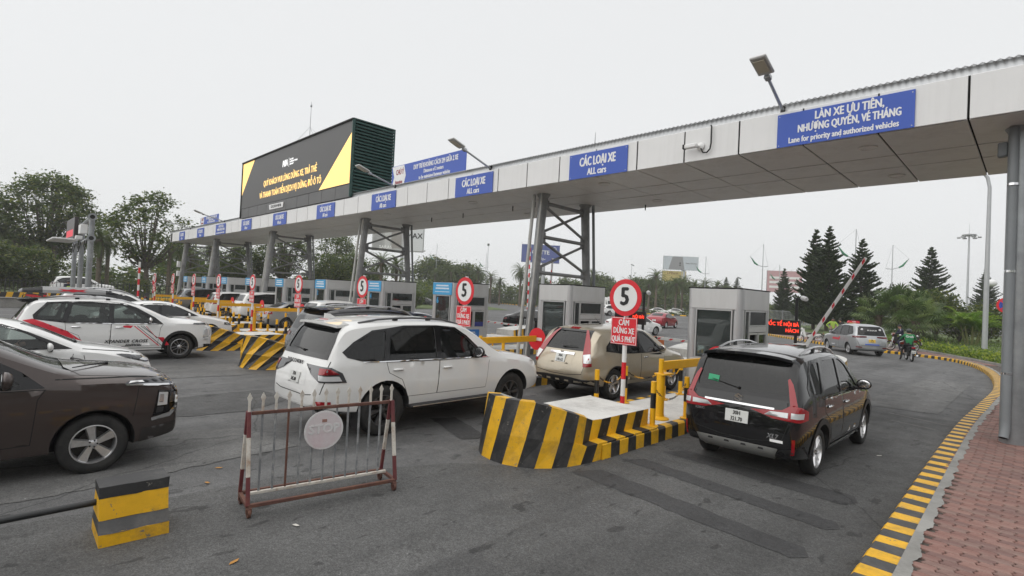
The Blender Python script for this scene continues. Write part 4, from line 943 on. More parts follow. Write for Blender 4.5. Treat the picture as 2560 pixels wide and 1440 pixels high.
for k, lab in ((2, 'blue tariff board fixed below the window of booth sixteen'), (3, 'blue tariff board fixed below the window of booth fourteen')):
    pb = thing('tariff_board', lab, 'notice board', (BX[k] + .02, 12.3, .40)); MB().cbox((0, 0, .30), (.015, 1.35, .62), .003).build('panel', M_MBLUE, pb, None)
    for i in range(9): MB().box((.010, -.0, .07 + .055 * i), (.002, 1.15 - .1 * (i % 3), .012 if i < 8 else .035)).build('print_line', M_SIGNW, pb, None)
def striped(b, prof, pts, z0f, z1f, n0=0): pass
M_ISL = (M_YEL, M_BLK, M_WCONC)
def island(k, xc, lab):
    """traffic island: bow-shaped striped nose, kerb bands, pale deck, stern block"""
    t = thing('traffic_island', lab, 'traffic island', (xc, 0, 0), 0, 'striped traffic islands between the lanes'); rnd = random.Random(k)
    hw = .86; dz = .22
    MB().box((0, 14.4, dz / 2), (hw * 2 - .06, 12.6, dz - .002)).build('deck', M_WCONC, t, None)
    for sd in (1, -1):         # kerb bands along both sides
        b = MB(); y = 6.35; i = 0
        while y < 20.4:
            y2 = y + .225
            ov = .05 * (1 if i else 0)
            b.v += [(sd * (hw + .02), y - .03, 0), (sd * hw, y + rnd.uniform(-.012, .012), dz - .02), (sd * (hw - .03), y + .02, dz + .004), (sd * (hw - .15), y + .03 + rnd.uniform(-.01, .01), dz + .004)]; y = y2; i += 1
        for j in range(i - 1):
            for q in range(3): b.f.append((4 * j + q, 4 * j + 4 + q, 4 * j + 5 + q, 4 * j + 1 + q)); b.m.append(j % 2)
        b.build('kerb_band', [M_YEL, M_BLK], t, None)
    # nose: raked bow, tall at the tip, falling to a raised plateau on a lower step
    def ring_pts(z, inset, tip, n=9):
        P = []
        for i in range(n + 1):
            a = pi / 2 * i / n; P.append((-(hw - inset) * cos(a) ** .8 if i < n else 0, 6.35 - (6.35 - tip) * sin(a) ** .85))
        return [(x, y, z) for x, y in P] + [(-x, y, z) for x, y in P[::-1][1:]]
    def ztop(y): return .86 - .36 * min(1, max(0, (y - 5.2) / 1.15))
    lo = [(-(hw), 8.1, 0)] + [(-hw, 7.6 - .25 * i, 0) for i in range(5)] + ring_pts(0, 0, 5.05) + [(hw, 6.6 + .25 * i, 0) for i in range(5)] + [(hw, 8.1, 0)]
    # resample the plan outline evenly so that every band is about as wide
    P = [V((p[0], p[1])) for p in lo]; per = smooth_line([tuple(p) for p in P], .235)
    b = MB(); m = len(per); sl = -.32 if k else -.09
    def at_(i, d):
        u = max(0, min(m - 1.001, i + d / .235)); j = int(u); return per[j].lerp(per[j + 1], u - j)
    for i in range(m):
        dirn = -1 if i < m / 2 else 1
        cols = []
        for z_, d in ((0, sl), (.45, 0), (.46, 0), (1, -sl)):
            p = at_(i, d); zt = ztop(p.y); ins = .04 + .16 * min(1, max(0, (p.y - 5.8) / .5)); low = p.y > 5.95
            if z_ == 0: q, z = p, 0
            elif z_ == .45: q, z = p + V((-p.x / hw * (.015 if low else .027), .0405)), (.235 if low else zt * .45)
            elif z_ == .46: q, z = p + V((-p.x / hw * (ins if low else .0275), .041 if not low else .045)), (.241 if low else zt * .458)
            else: q, z = p + V((-p.x / hw * (ins + .02), .09)), zt
            cols.append((q.x, q.y, z))
        p = at_(i, -sl); zt = ztop(p.y); q = p + V((-p.x / hw * (.30 if p.y < 6.4 else .26), .22 if p.y < 6.2 else .05)); cols += [(q.x, q.y, zt - .005), (q.x * .97, q.y + .02, min(zt - .01, .50))]
        b.v += cols
    for i in range(m - 1):
        for j in range(5): b.f.append((6 * i + j, 6 * i + 6 + j, 6 * i + 7 + j, 6 * i + 1 + j)); b.m.append(i % 2 if j < 3 or (j == 3 and b.v[6 * i + 3][1] < 6.1) else 2)
    top = [6 * i + 5 for i in range(m)]; h = m // 2
    for i in range(h): a1, a2, c1, c2 = top[i], top[i + 1], top[m - 1 - i], top[m - 2 - i]; b.f.append((a1, c1, c2, a2) if len({a1, c1, c2, a2}) == 4 else (a1, c1, a2)); b.m.append(2)
    b.f.append(tuple(range(6)) + tuple(6 * (m - 1) + q for q in (5, 4, 3, 2, 1, 0))); b.m.append(2)
    b.build('island_nose', list(M_ISL), t, None)
    # stern block
    b = MB(); P = [(-.62, 19.7), (-.66, 20.6), (-.5, 21.3), (0, 21.75), (.5, 21.3), (.66, 20.6), (.62, 19.7)]; n = len(P); zs = [.55, .60, .66, .70, .66, .60, .55]
    per = smooth_line(P, .14); mm = len(per)
    for p in per: zt = .52 + .22 * min(1, max(0, (p.y - 19.7) / 2)); b.v += [(p.x * 1.25, p.y + .12, 0), (p.x * 1.22, p.y + .1, .2), (p.x * 1.05, p.y, .24), (p.x, p.y, zt)]
    for i in range(mm - 1):
        for j in range(3): b.f.append((4 * i + j, 4 * i + 4 + j, 4 * i + 5 + j, 4 * i + 1 + j)); b.m.append(i % 2)
    top = [4 * i + 3 for i in range(mm)]; b.f += [tuple(top), (0, 1, 2, 3, 4 * mm - 1, 4 * mm - 2, 4 * mm - 3, 4 * mm - 4)]; b.m += [2, 2]
    b.build('island_stern', list(M_ISL), t, None)
    return t
IX = [-5.22, -9.97, -15.20, -20.0, -24.9, -29.9, -34.6, -39.3, -43.9, -48.9]
il = ['striped traffic island nearest the camera, in front of the rolling gate', 'striped traffic island left of the champagne crossover', 'striped traffic island with its nose left of the white SUV', 'striped traffic island whose nose points at the striped people carrier', 'striped traffic island beside the white saloon', 'striped traffic island by the silver saloon',
      'striped traffic island by the tall white SUV', 'striped traffic island third from the far end', 'striped traffic island second from the far end', 'striped traffic island at the far end of the row']
for k in range(10): island(k, IX[k], il[k])
# speed-limit sign posts
M_SRED = mat('red sign paint', (.62, .016, .028), .4, var=.05); M_SWH = mat('white sign paint', (.72, .72, .71), .4, var=.04)
def five_sign(x, lab, z=0.22, y=8.44):
    t = thing('speed_limit_sign', lab, 'road sign', (x, y, z), 0, 'speed-limit signs on the islands')
    for i in range(8):
        za = .0 + i * .31; MB().tube((0, 0, za), (0, 0, za + .31), .042, n=14, mi=0, cap=i in (0, 7)).build('pole_band', M_SRED if i % 2 == 0 else M_SWH, t)
    MB().lathe([(.11, 0), (.11, .02), (.05, .022)], 14).build('pole_base', M_SRED, t)
    d = MB().lathe([(.34, .0), (.34, .010), (.001, .012)], 40, (0, -.055, 2.12), 'Y').lathe([(.34, -.0), (.001, -.002)], 40, (0, -.055, 2.12), 'Y').build('disc', M_SRED, t, 40)
    w = MB().lathe([(.252, -.001), (.252, -.006), (.001, -.0065)], 40, (0, -.055, 2.12), 'Y').build('white_field', M_SWH, d, 40)
    text('5', .46, M_INK, w, (-.005, -.0635, 2.125), bold=.018, xs=.86, name='numeral')
    p = MB().cbox((0, -.055, 1.505), (.555, .012, .50), .004).build('red_plate', M_SRED, t, None)
    fr = .008
    for a, c, dx, dz in ((0, 1.505 + .238, .535, fr), (0, 1.505 - .238, .535, fr), (-.264, 1.505, fr, .47), (.264, 1.505, fr, .47)): MB().box((a, -.0625, c), (dx, .003, dz)).build('white_border', M_SWH, p, None)
    for zz, tx, xs_ in ((1.655, 'CẤM', .70), (1.505, 'DỪNG XE', .66), (1.35, 'QUÁ 5 PHÚT', .575)): text(tx, .150, M_SWH, p, (0, -.0625, zz), bold=.004, xs=xs_)
    return t
sl = ['speed-limit 5 sign over the nearest striped island, largest of its row', 'speed-limit 5 sign in front of the booth numbered sixteen', 'speed-limit 5 sign in front of the booth numbered fourteen', 'speed-limit 5 sign in front of the booth numbered twelve', 'speed-limit 5 sign by the tall white SUV', 'speed-limit 5 sign by the white people carrier beyond', 'speed-limit 5 sign third from the left end', 'speed-limit 5 sign second from the left end']
for x, lab in zip([-5.40, -9.98, -14.90, -19.57, -24.3, -28.95, -33.3, -37.8], sl): five_sign(x, lab)
five_sign(-42.6, 'speed-limit 5 sign at the left end of the row')
# bollards, chains, swing gates
M_BYEL = mat('yellow enamel', (.80, .42, .008), .4, var=.06, dirt=(.45, .24, .03), dscale=3, damt=.3); M_BBLK = mat('black enamel', (.012, .012, .012), .4)
BOL = MB().tube((0, 0, 0), (0, 0, .30), .045, n=14).mesh('b', M_BYEL, 40), MB().tube((0, 0, .30), (0, 0, .55), .0455, n=14).mesh('b', M_BBLK, 40), MB().tube((0, 0, .55), (0, 0, .74), .045, n=14).mesh('b', M_BYEL, 40), MB().lathe([(.10, 0), (.10, .015), (.05, .02)], 14).mesh('b', M_BYEL, 40)
def bollard(x, y, lab, z=.226):
    t = thing('bollard', lab, 'bollard', (x, y, z), 0, 'yellow and black bollards on the islands')
    for nm, me in zip(('lower_band', 'black_band', 'top_band', 'base_plate'), BOL): link(nm, me, t)
    return t
def chain(p0, p1, lab, sag=.22, links=26):
    t = thing('chain', lab, 'chain', p0, 0, 'chains between the bollards'); d = V(p1) - V(p0); b = MB(); n = links
    pts = [V((d.x * u, d.y * u, d.z * u - sag * 4 * u * (1 - u))) for u in [i / n for i in range(n + 1)]]
    for i in range(n):
        a, c = pts[i], pts[i + 1]; mdir = (c - a).normalized(); q = mdir.cross(V((0, 0, 1))).normalized() if i % 2 else V((0, 0, 1)); q = (q - mdir * q.dot(mdir)).normalized(); ext = mdir * .006
        o = q * .012
        b.path([a - ext + o * .3, a + o, c + o * 1.0, c + ext + o * .3, c - o, a - o, a - ext + o * .3], .0045, 5, 0 if (i // 6) % 2 else 1)
    stuff(b.build('links', [M_BYEL, M_BBLK], t)); return t
def swing_gate(x, y, lab, lab2, rot=0, z=.22, ln=2.05):
    t = thing('swing_gate', lab, 'swing gate', (x, y, z), rot, 'yellow swing gates on the islands')
    MB().tube((0, 0, 0), (0, 0, .80), .075, n=18).build('gate_post', M_BYEL, t); MB().tube((0, 0, .80), (0, 0, 1.06), .045, n=14).build('pivot', M_BYEL, t); MB().lathe([(.17, 0), (.17, .02), (.085, .05), (.08, .09)], 18).build('gate_base', M_BYEL, t); MB().cbox((.0, .10, .79), (.20, .34, .03), .006).build('stop_plate', M_BYEL, t)
    MB().cbox((0, ln / 2 + .02, .94), (.055, ln, .155), .008).build('gate_arm', M_BYEL, t); MB().tube((0, .42, .80), (0, .42, .86), .02).build('arm_rest', M_BYEL, t)
    d = thing('no_entry_disc', lab2, 'road sign', (x - ln * sin(rot) + .02, y + ln * cos(rot) + .04, z + .93), 0, 'no-entry discs on the swing gates')
    MB().lathe([(.001, .012), (.30, .012), (.30, -.0), (.001, -.002)], 32, axis='Y').build('red_disc', M_SRED, d); MB().box((0, -.006, 0), (.36, .006, .085)).build('white_bar', M_SWH, d, None)
swing_gate(-4.73, 8.60, 'yellow swing gate on the nearest island beside the black crossover', 'no-entry disc peeping out behind the black crossover', radians(-3))
swing_gate(-9.55, 8.60, 'yellow swing gate behind the white SUV bonnet', 'no-entry disc left of the champagne crossover', radians(2))
swing_gate(-14.75, 8.60, 'yellow swing gate in front of the booth numbered sixteen', 'no-entry disc half hidden behind the white SUV roof', 0)
for k in range(3, 9): swing_gate(IX[k] + .45, 8.60, 'yellow swing gate on the island by %s' % ['the booth numbered fourteen', 'the booth numbered twelve', 'the silver saloon', 'the tall white SUV', 'the farther white people carrier', 'the far grey SUV'][k - 3], 'no-entry disc on the gate by %s' % ['the booth numbered fourteen', 'the booth numbered twelve', 'the silver saloon', 'the tall white SUV', 'the farther white people carrier', 'the far grey SUV'][k - 3], radians(0))
for lab, x, y in (('bollard at the right-hand edge of the nearest island, closest to the camera', -4.50, 7.96), ('bollard at the right-hand edge of the nearest island beside the black crossover', -4.46, 9.05), ('bollard behind the left side of the white nose top', -5.85, 8.25), ('bollard left of the largest speed-limit sign pole', -5.90, 9.30), ('bollard right of the largest speed-limit sign pole', -5.62, 10.35), ('bollard beside the nearest booth corner', -5.75, 11.35)): bollard(x, y, lab)
chain((-5.85, 8.25, .88), (-5.90, 9.30, .88), 'chain hanging on the left edge of the nearest island', .2); chain((-5.90, 9.30, .88), (-5.62, 10.35, .88), 'chain hanging behind the largest speed-limit sign pole', .18)
chain((-4.50, 7.96, .88), (-4.46, 9.05, .88), 'chain hanging on the right edge of the nearest island', .26); chain((-4.46, 9.05, .88), (-4.42, 10.2, .88), 'chain running to the black crossover', .2); chain((-5.62, 10.35, .88), (-5.75, 11.35, .88), 'chain hanging beside the champagne crossover wheel', .2)
wh = ['the champagne crossover', 'the booth numbered sixteen', 'the booth numbered fourteen', 'the booth numbered twelve', 'the silver saloon', 'the tall white SUV', 'the farther white people carrier', 'the far grey SUV', 'the far end booth']
for k in range(1, 9):
    for j, (dx, y) in enumerate(((-.66, 8.1), (.68, 7.9), (-.68, 9.3), (.70, 9.1), (-.62, 10.4))):
        bollard(IX[k] + dx, y, '%s bollard %s on the island by %s' % (['front', 'front', 'middle', 'middle', 'rear'][j], ['at the left edge', 'at the right edge', 'at the left edge', 'at the right edge', 'at the left edge'][j], wh[k - 1]))
    if k < 6:
        for j, (a, c) in enumerate((((-.66, 8.1), (-.68, 9.3)), ((.68, 7.9), (.70, 9.1)))): chain((IX[k] + a[0], a[1], .88), (IX[k] + c[0], c[1], .88), 'chain along the %s edge of the island by %s' % (['left', 'right'][j], wh[k - 1]), .2, 14)
# ------------------------------------------------------------------ the vehicles in the photograph
P_BLACK = paint('black car paint', (0.006, 0.006, 0.007), rough=0.2)
P_WHITE = paint('white car paint', (0.76, 0.76, 0.75), rough=0.3, dirt=(0.55, 0.52, 0.47), damt=0.10)
P_WHITE2 = paint('pearl white car paint', (0.70, 0.70, 0.69), rough=0.3, dirt=(0.5, 0.47, 0.42), damt=0.18)
P_BROWN = paint('brown metallic car paint', (0.060, 0.045, 0.041), 0.45, rough=0.30, dirt=(0.09, 0.08, 0.075), damt=0.18)
P_GOLD = paint('champagne metallic car paint', (0.42, 0.37, 0.285), 0.5, rough=0.30, dirt=(0.2, 0.18, 0.15), damt=0.2)
P_SILVER = paint('silver car paint', (0.42, 0.43, 0.44), 0.6, rough=0.30)
P_GREY = paint('grey metallic car paint', (0.17, 0.18, 0.19), 0.5, rough=0.3)
P_RED = paint('red car paint', (0.30, 0.010, 0.025), 0.2, rough=0.28)
P_MAROON = paint('maroon car paint', (0.14, 0.012, 0.022), 0.2, rough=0.3)
P_BLUE = paint('dark blue car paint', (0.008, 0.014, 0.05), 0.2, rough=0.25)
P_DGREY = paint('charcoal car paint', (0.03, 0.032, 0.035), 0.3, rough=0.3)
M_REDV = mat('red vinyl stripe', (0.62, 0.018, 0.04), 0.35)
M_BLKV = mat('black vinyl stripe', (0.015, 0.015, 0.016), 0.35)
M_SILV = mat('silver skid plate', (0.32, 0.32, 0.31), 0.4, 0.6, var=0.05)
M_BTRIM = mat('dark brown bumper plastic', (.028, .024, .023), .4)
M_GREENST = mat('green sticker', (0.02, 0.30, 0.14), 0.5)
M_WHITEP = mat('white print', (0.80, 0.80, 0.80), 0.5)
M_FADERED = mat('faded red print', (0.55, 0.04, 0.05), 0.5)

def ring(c, r0, r1, a0, a1, n=22):
    """arc band as a polygon in (s, z)"""
    o = [(c[0] + r1 * cos(a0 + (a1 - a0) * i / n), c[1] + r1 * sin(a0 + (a1 - a0) * i / n)) for i in range(n + 1)]
    return o + [(c[0] + r0 * cos(a1 - (a1 - a0) * i / n), c[1] + r0 * sin(a1 - (a1 - a0) * i / n)) for i in range(n + 1)]
def flares(c, m=M_TRIM, wd=.075, sill=True):
    r = c.sp['r'] + c.sp.get('gap', .055)
    for t in c.axles(): c.both('arch_trim', ring((t, c.sp['r'] + .01), r - .004, r + wd, -.25, pi + .25), 'R', .012, m)
    if sill: c.both('sill_trim', [(c.sp['fo'] + r + .02, .235), (c.sp['fo'] + c.sp['wb'] - r - .02, .235), (c.sp['fo'] + c.sp['wb'] - r - .06, .36), (c.sp['fo'] + r + .06, .36)], 'R', .010, m)
def front_face(c, z0, z1, wd, lamp, plate=None):
    """dark grille panel, headlamps and lower intake"""
    c.patch('grille', [(-wd, z0), (wd, z0), (wd * .9, z1), (-wd * .9, z1)], 'F', .006, M_GLOSSK)
    c.patch('lower_intake', [(-wd * .9, z0 - .20), (wd * .9, z0 - .20), (wd * .8, z0 - .06), (-wd * .8, z0 - .06)], 'F', .006, M_TRIM)
    c.both('headlight', lamp, ('F', 45), .007, M_LENS)
    if plate: c.plate(plate, z0 - .02, 'F', (.46, .11))
def tailgate_seam(c, poly): c.patch('tailgate_gap', poly, 'B', .001, M_SEAM, parent=c.bodyo); c.patch('tailgate', grow(poly, -.008), 'B', .0024, c.pm)
def doors(c, polys, handles, hm=None, sides='RL'):
    for sd in sides:
        for p, h in zip(polys, handles): c.door(p, h, hm, sd)

def wing(c, w, t0, t1, m):
    """roof-end spoiler: a tapered blade that grows out of the roof skin"""
    b = MB(); n = 9
    for i in range(n):
        x = -w + 2 * w * i / (n - 1); l, nn = c.hit((x * .96, t0), 'T', .003); e, ne = c.hit((x * .96, t0 - .25), 'T', 0); sl = (l.z - e.z) / .25; y1 = c.y(t1) + .10 * (abs(x) / w) ** 3; z1 = l.z + sl * (t1 - t0) * .6
        b.v += [(x, l.y, l.z), (x, y1, z1 + .004), (x, y1, z1 - .035), (x, l.y, l.z - .05)]
    for i in range(n - 1):
        for j in range(4): b.f.append((4 * i + j, 4 * i + (j + 1) % 4, 4 * i + 4 + (j + 1) % 4, 4 * i + 4 + j))
    b.f += [(0, 1, 2, 3), tuple(4 * (n - 1) + q for q in (3, 2, 1, 0))]; b.m = [0] * len(b.f); return b.build('roof_spoiler', m, c.root, 40)
GQ = 'cars queueing and driving at the toll plaza'
# ---- black seven-seat crossover in the right-hand lane, seen from behind
sp = spec('mpv', wsg=G_DARK, tumble=.21); sp['rw'] = [(-.66, 1.12), (.66, 1.12), (.60, 1.555), (-.60, 1.555)]
sp['top'] = sp['top'][:-5] + [(4.13, 1.655), (4.25, 1.43), (4.355, 1.13), (4.41, 1.0), (4.45, .62)]; sp['st'] = sp['st'][:-5] + [4.14, 4.25, 4.355, 4.415, 4.45]; sp['plan'] = sp['plan'][:-4] + [(4.24, .955), (4.36, .925), (4.42, .88), (4.45, .78)]
c = Car(sp, 'glossy black seven-seat crossover with red tail lamps leaving by the right-hand lane', 'car', (-2.90, 9.54, 0), 0, P_BLACK, GQ); c.root.scale = (.94, .975, 1)
c.wheels('star', M_ALLOY, .225); flares(c)
c.patch('rear_window_surround', [(-.77, 1.075), (.77, 1.075), (.68, 1.60), (-.68, 1.60)], 'B', .005, M_GLOSSK, holes=[grow(rounded(sp['rw'], .06), -.003)], res=.05)
c.lamp3(-.10, .10, 1.60, M_DRED, .035)
wing(c, .64, 4.02, 4.30, P_BLACK)
for mi in (False, True):
    tl = c.patch('tail_light', [(-.50, .905), (-.28, .83), (.0, .815), (.17, .835), (.19, .94), (.05, 1.0), (-.085, 1.02), (-.18, .95)], ('B', 42), .012, M_RED, mirror=mi, res=.05)
    c.patch('tail_light_upright', [(-.095, 1.005), (-.015, 1.015), (-.028, 1.28), (-.05, 1.35), (-.075, 1.33)], ('B', 42), .012, M_RED, mirror=mi, parent=tl, res=.05)
    c.patch('reversing_lamp', [(-.36, .865), (-.13, .86), (-.12, .925), (-.30, .915)], ('B', 42), .017, M_LENS, mirror=mi, parent=tl, res=.05)
    c.patch('indicator', [(-.10, .86), (.06, .86), (.08, .93), (-.09, .93)], ('B', 42), .017, M_LENS, mirror=mi, parent=tl, res=.05)
    c.patch('reflector', [(-.115, .40), (-.075, .40), (-.075, .60), (-.115, .60)], ('B', 30), .010, M_RED, mirror=mi, res=.05)
c.patch('chrome_strip', [(-.50, .935), (.50, .935), (.50, .962), (-.50, .962)], 'B', .008, M_CHROME)
c.stroke('tailgate_gap', [(-.66, 1.05), (-.70, .80), (-.62, .56), (-.2, .50), (.2, .50), (.62, .56), (.70, .80), (.66, 1.05)], 'B', .012, M_SEAM)
c.patch('bumper_cladding', [(-.84, .24), (.84, .24), (.84, .50), (.60, .44), (.50, .33), (-.50, .33), (-.60, .44), (-.84, .50)], 'B', .010, M_TRIM)
sk = c.patch('skid_plate', [(-.50, .30), (.50, .30), (.58, .455), (-.58, .455)], 'B', .022, M_SILV)
for x in (-.36, -.12, .12, .36): c.patch('skid_slot', [(x - .04, .41), (x + .04, .41), (x + .03, .435), (x - .03, .435)], 'B', .026, M_TRIM, parent=sk, res=.05)
c.plate(['30H', '321.70'], .775)
l, n = c.hit((0, 1.02), 'B', .010)
S1 = [(-.055, .03), (.0, .058), (.055, .03), (.055, .012), (.0, .035), (-.02, .026), (.055, -.012), (.055, -.03), (.0, -.058), (-.055, -.03), (-.055, -.012), (.0, -.035), (.02, -.026), (-.055, .012)]
MB().prism(S1, -.004, .004, 'Y').build('emblem', M_CHROME, c.root, None, loc=l, )
l, n = c.hit((.50, .60), 'B', .006); text('XL7', .085, M_CHROME, c.root, l, name='model_badge', bold=.003, shear=.2)
l, n = c.hit((-.56, .80), 'B', .006); text('SUZUKI', .042, M_CHROME, c.root, l, name='maker_badge', bold=.002)
c.patch('sticker', [(.47, .53), (.64, .53), (.64, .565), (.47, .565)], 'B', .004, M_WHITEP, res=.05)
c.patch('green_sticker', [(-.50, 1.205), (-.33, 1.19), (-.33, 1.275), (-.50, 1.285)], 'B', .003, M_GREENST, res=.05)
c.wiper((-.02, 1.15), (-.42, 1.22)); c.wheels
c.rails(1.95, 3.75, .60, M_ALLOY, .06)
c.mirrors((1.62, 1.12), top=P_BLACK)
doors(c, [[(1.42, .42), (1.36, .9), (1.30, 1.0), (2.48, 1.015), (2.50, .40)], [(2.51, .40), (2.49, 1.015), (3.44, 1.04), (3.42, .85), (3.16, .72), (3.03, .40)]], [(2.30, .90), (3.22, .92)], M_CHROME)
c.both('chrome_belt', [(1.32, 1.005), (3.44, 1.03), (3.44, 1.045), (1.32, 1.02)], 'R', .018, M_CHROME)
c.both('sill_strip', [(1.32, .275), (3.05, .275), (3.05, .305), (1.32, .305)], 'R', .022, M_CHROME)
front_face(c, .52, .78, .55, [(-.45, .74), (.16, .80), (.14, .90), (-.42, .84)])
c.seats([(2.2, (-.36, .36), .48), (3.0, (-.36, .36), .5), (3.6, (0,), 1.1)]); c.dash(1.65)

# ---- white full-size SUV behind the rolling gate
sp = spec('suv', wsg=G_MID); SUVW = sp['win']
sp['win'] = [SUVW[0], SUVW[1], [(3.82, 1.185), (3.73, 1.625), (3.98, 1.60), (4.30, 1.44), (4.46, 1.31), (4.40, 1.25), (4.20, 1.195)]]
sp['dlo'] = [(1.62, 1.135), (2.06, 1.515), (2.32, 1.665), (2.72, 1.70), (3.4, 1.70), (3.76, 1.655), (3.99, 1.63), (4.32, 1.46), (4.50, 1.315), (4.43, 1.235), (4.2, 1.175), (3.6, 1.145), (2.6, 1.13)]
c = Car(sp, 'large white SUV with black side steps right behind the rolling picket gate', 'car', (-8.10, 5.86, 0), radians(1.2), P_WHITE2, GQ)
c.wheels('blade', M_DALLOY, .245)
for mi in (False, True):
    tl = c.patch('tail_light', [(-.42, 1.10), (.06, 1.10), (.20, 1.02), (.26, .88), (-.10, .885), (-.28, .97)], ('B', 45), .012, M_DLENS, mirror=mi, res=.05)
    c.patch('brake_lens', [(-.12, 1.075), (.05, 1.075), (.17, 1.0), (-.12, .985)], ('B', 45), .018, M_RED, mirror=mi, parent=tl, res=.05)
    c.patch('reversing_lamp', [(-.12, .975), (.16, .975), (.20, .905), (-.10, .905)], ('B', 45), .018, M_LENS, mirror=mi, parent=tl, res=.05)
    c.patch('reflector', [(-.14, .52), (.03, .53), (.03, .61), (-.17, .615)], ('B', 35), .012, M_RED, mirror=mi, res=.05)
c.patch('rear_window_surround', [(-.73, 1.20), (.73, 1.20), (.70, 1.45), (.62, 1.66), (-.62, 1.66), (-.70, 1.45)], 'B', .005, M_GLOSSK, holes=[grow(rounded(sp['rw'], .06), -.003)], res=.05)
c.patch('brake_lamp', [(-.14, 1.69), (.14, 1.69), (.14, 1.735), (-.14, 1.735)], 'B', .036, M_RED, res=.05)
wing(c, .62, 4.30, 4.60, P_WHITE2)
c.patch('plate_recess', [(-.36, .79), (.36, .79), (.30, 1.0), (-.30, 1.0)], 'B', .003, P_WHITE2); c.plate(['35A', '305.80'], .885)
c.stroke('tailgate_gap', [(-.78, 1.18), (-.80, .90), (-.76, .72), (-.4, .665), (.4, .665), (.76, .72), (.80, .90), (.78, 1.18)], 'B', .012, M_SEAM)
c.patch('bumper_cladding', [(-.80, .42), (.80, .42), (.72, .52), (-.72, .52)], 'B', .012, M_TRIM)
l, n = c.hit((-.14, 1.10), 'B', .010); text('DISCOVERY', .085, M_DALLOY, c.root, l, name='model_badge', bold=.003, spacing=1.25)
c.wiper((-.02, 1.28), (-.40, 1.31)); c.mirrors((1.92, 1.24), (.26, .14, .20), top=M_GLOSSK); c.rails(2.15, 4.15, .62, M_DALLOY, .035)
MB().prism([(-.10, 0), (.10, 0), (-.02, .07), (-.10, .075)], -.018, .018, 'X').build('roof_antenna', P_WHITE2, c.root, None, loc=(0, -1.86, 1.775))
doors(c, [[(1.66, .58), (1.60, 1.0), (1.56, 1.12), (2.74, 1.12), (2.78, .58)], [(2.79, .58), (2.75, 1.12), (3.79, 1.145), (3.74, .98), (3.50, .86), (3.37, .58)]], [(2.58, 1.0), (3.58, 1.02)])
c.both('chrome_belt', [(1.62, 1.122), (4.2, 1.155), (4.2, 1.168), (1.62, 1.135)], 'R', .018, M_CHROME)
for sd in (1, -1):
    so = MB().cbox((sd * .95, -.02, .42), (.20, 1.85, .05), .018).build('side_step', M_TRIM, c.root); MB().box((sd * 1.052, -.02, .432), (.008, 1.80, .012)).build('step_edge', M_ALLOY, so, None)
    for y in (-.8, .8): MB().cbox((sd * .80, y, .40), (.2, .08, .06), .01).build('step_bracket', M_TRIM, c.root)
for t in (c.axles()):
    for sd in (1, -1): MB().box((sd * .80, c.y(t + .45), .30), (.22, .012, .26)).build('mud_flap', M_TRIM, c.root)
front_face(c, .62, .95, .60, [(-.42, .92), (.20, .98), (.16, 1.07), (-.40, 1.0)])
c.seats([(2.35, (-.38, .38), .5), (3.2, (-.38, .38), .52), (3.85, (0,), 1.15)]); c.dash(1.85)

# ---- champagne crossover waiting at the booth
sp = spec('suv', L=4.53, W=1.82, H=1.68, wb=2.62, fo=.90, r=.35, gap=.06, tw=.225, floor=.5, wsg=G_DARK,
    top=[(0, .62), (.02, .80), (.09, .94), (.5, 1.03), (.95, 1.10), (1.15, 1.15), (1.58, 1.45), (2.0, 1.64), (2.4, 1.685), (3.0, 1.69), (3.6, 1.66), (3.98, 1.61), (4.16, 1.40), (4.36, 1.08), (4.46, .95), (4.53, .62)],
    belt=[(0, .64), (.3, .86), (.9, .97), (1.3, 1.0), (2.5, 1.03), (3.6, 1.08), (4.2, 1.08), (4.53, 1.0)],
    bot=[(0, .36), (.25, .30), (.6, .28), (3.9, .28), (4.3, .34), (4.53, .42)],
    plan=[(0, .70), (.04, .84), (.15, .92), (.4, .97), (.9, 1.0), (3.5, 1.0), (3.95, .985), (4.2, .94), (4.36, .90), (4.47, .84), (4.53, .72)],
    st=[0, .03, .12, .42, .75, 1.0, 1.18, 1.58, 2.0, 2.4, 3.0, 3.5, 3.85, 4.0, 4.16, 4.36, 4.47, 4.53], cab=(1.45, 4.04),
    win=[[(1.55, 1.07), (1.92, 1.36), (2.2, 1.515), (2.44, 1.545), (2.46, 1.075)], [(2.54, 1.08), (2.52, 1.55), (3.05, 1.53), (3.28, 1.46), (3.36, 1.10)], [(3.44, 1.105), (3.37, 1.44), (3.58, 1.38), (3.80, 1.22), (3.84, 1.14)]],
    dlo=[(1.40, 1.045), (1.88, 1.375), (2.18, 1.55), (2.46, 1.58), (3.06, 1.565), (3.36, 1.48), (3.62, 1.40), (3.86, 1.23), (3.90, 1.12), (3.4, 1.065), (2.5, 1.045)],
    ws=[(-.64, 1.19), (.64, 1.19), (.54, 1.575), (-.54, 1.575)], rw=[(-.62, 1.14), (.62, 1.14), (.53, 1.53), (-.53, 1.53)])
c = Car(sp, 'champagne gold crossover with tall red tail lamps waiting beside the toll booth', 'car', (-7.72, 11.66, 0), radians(-1), P_GOLD, GQ)
c.wheels('five', M_ALLOY, .225)
c.patch('rear_window_surround', [(-.66, 1.11), (.66, 1.11), (.56, 1.57), (-.56, 1.57)], 'B', .005, M_GLOSSK, holes=[grow(rounded(sp['rw'], .06), -.003)], res=.05)
for mi in (False, True):
    tl = c.patch('tail_light', [(-.13, .78), (.06, .80), (.04, 1.05), (.055, 1.30), (.045, 1.56), (-.0, 1.56), (-.07, 1.25), (-.125, 1.02)], ('B', 45), .012, M_RED, mirror=mi, res=.05)
    c.patch('reversing_lamp', [(-.11, .86), (.045, .87), (.035, 1.06), (-.115, 1.03)], ('B', 45), .017, M_LENS, mirror=mi, parent=tl, res=.05)
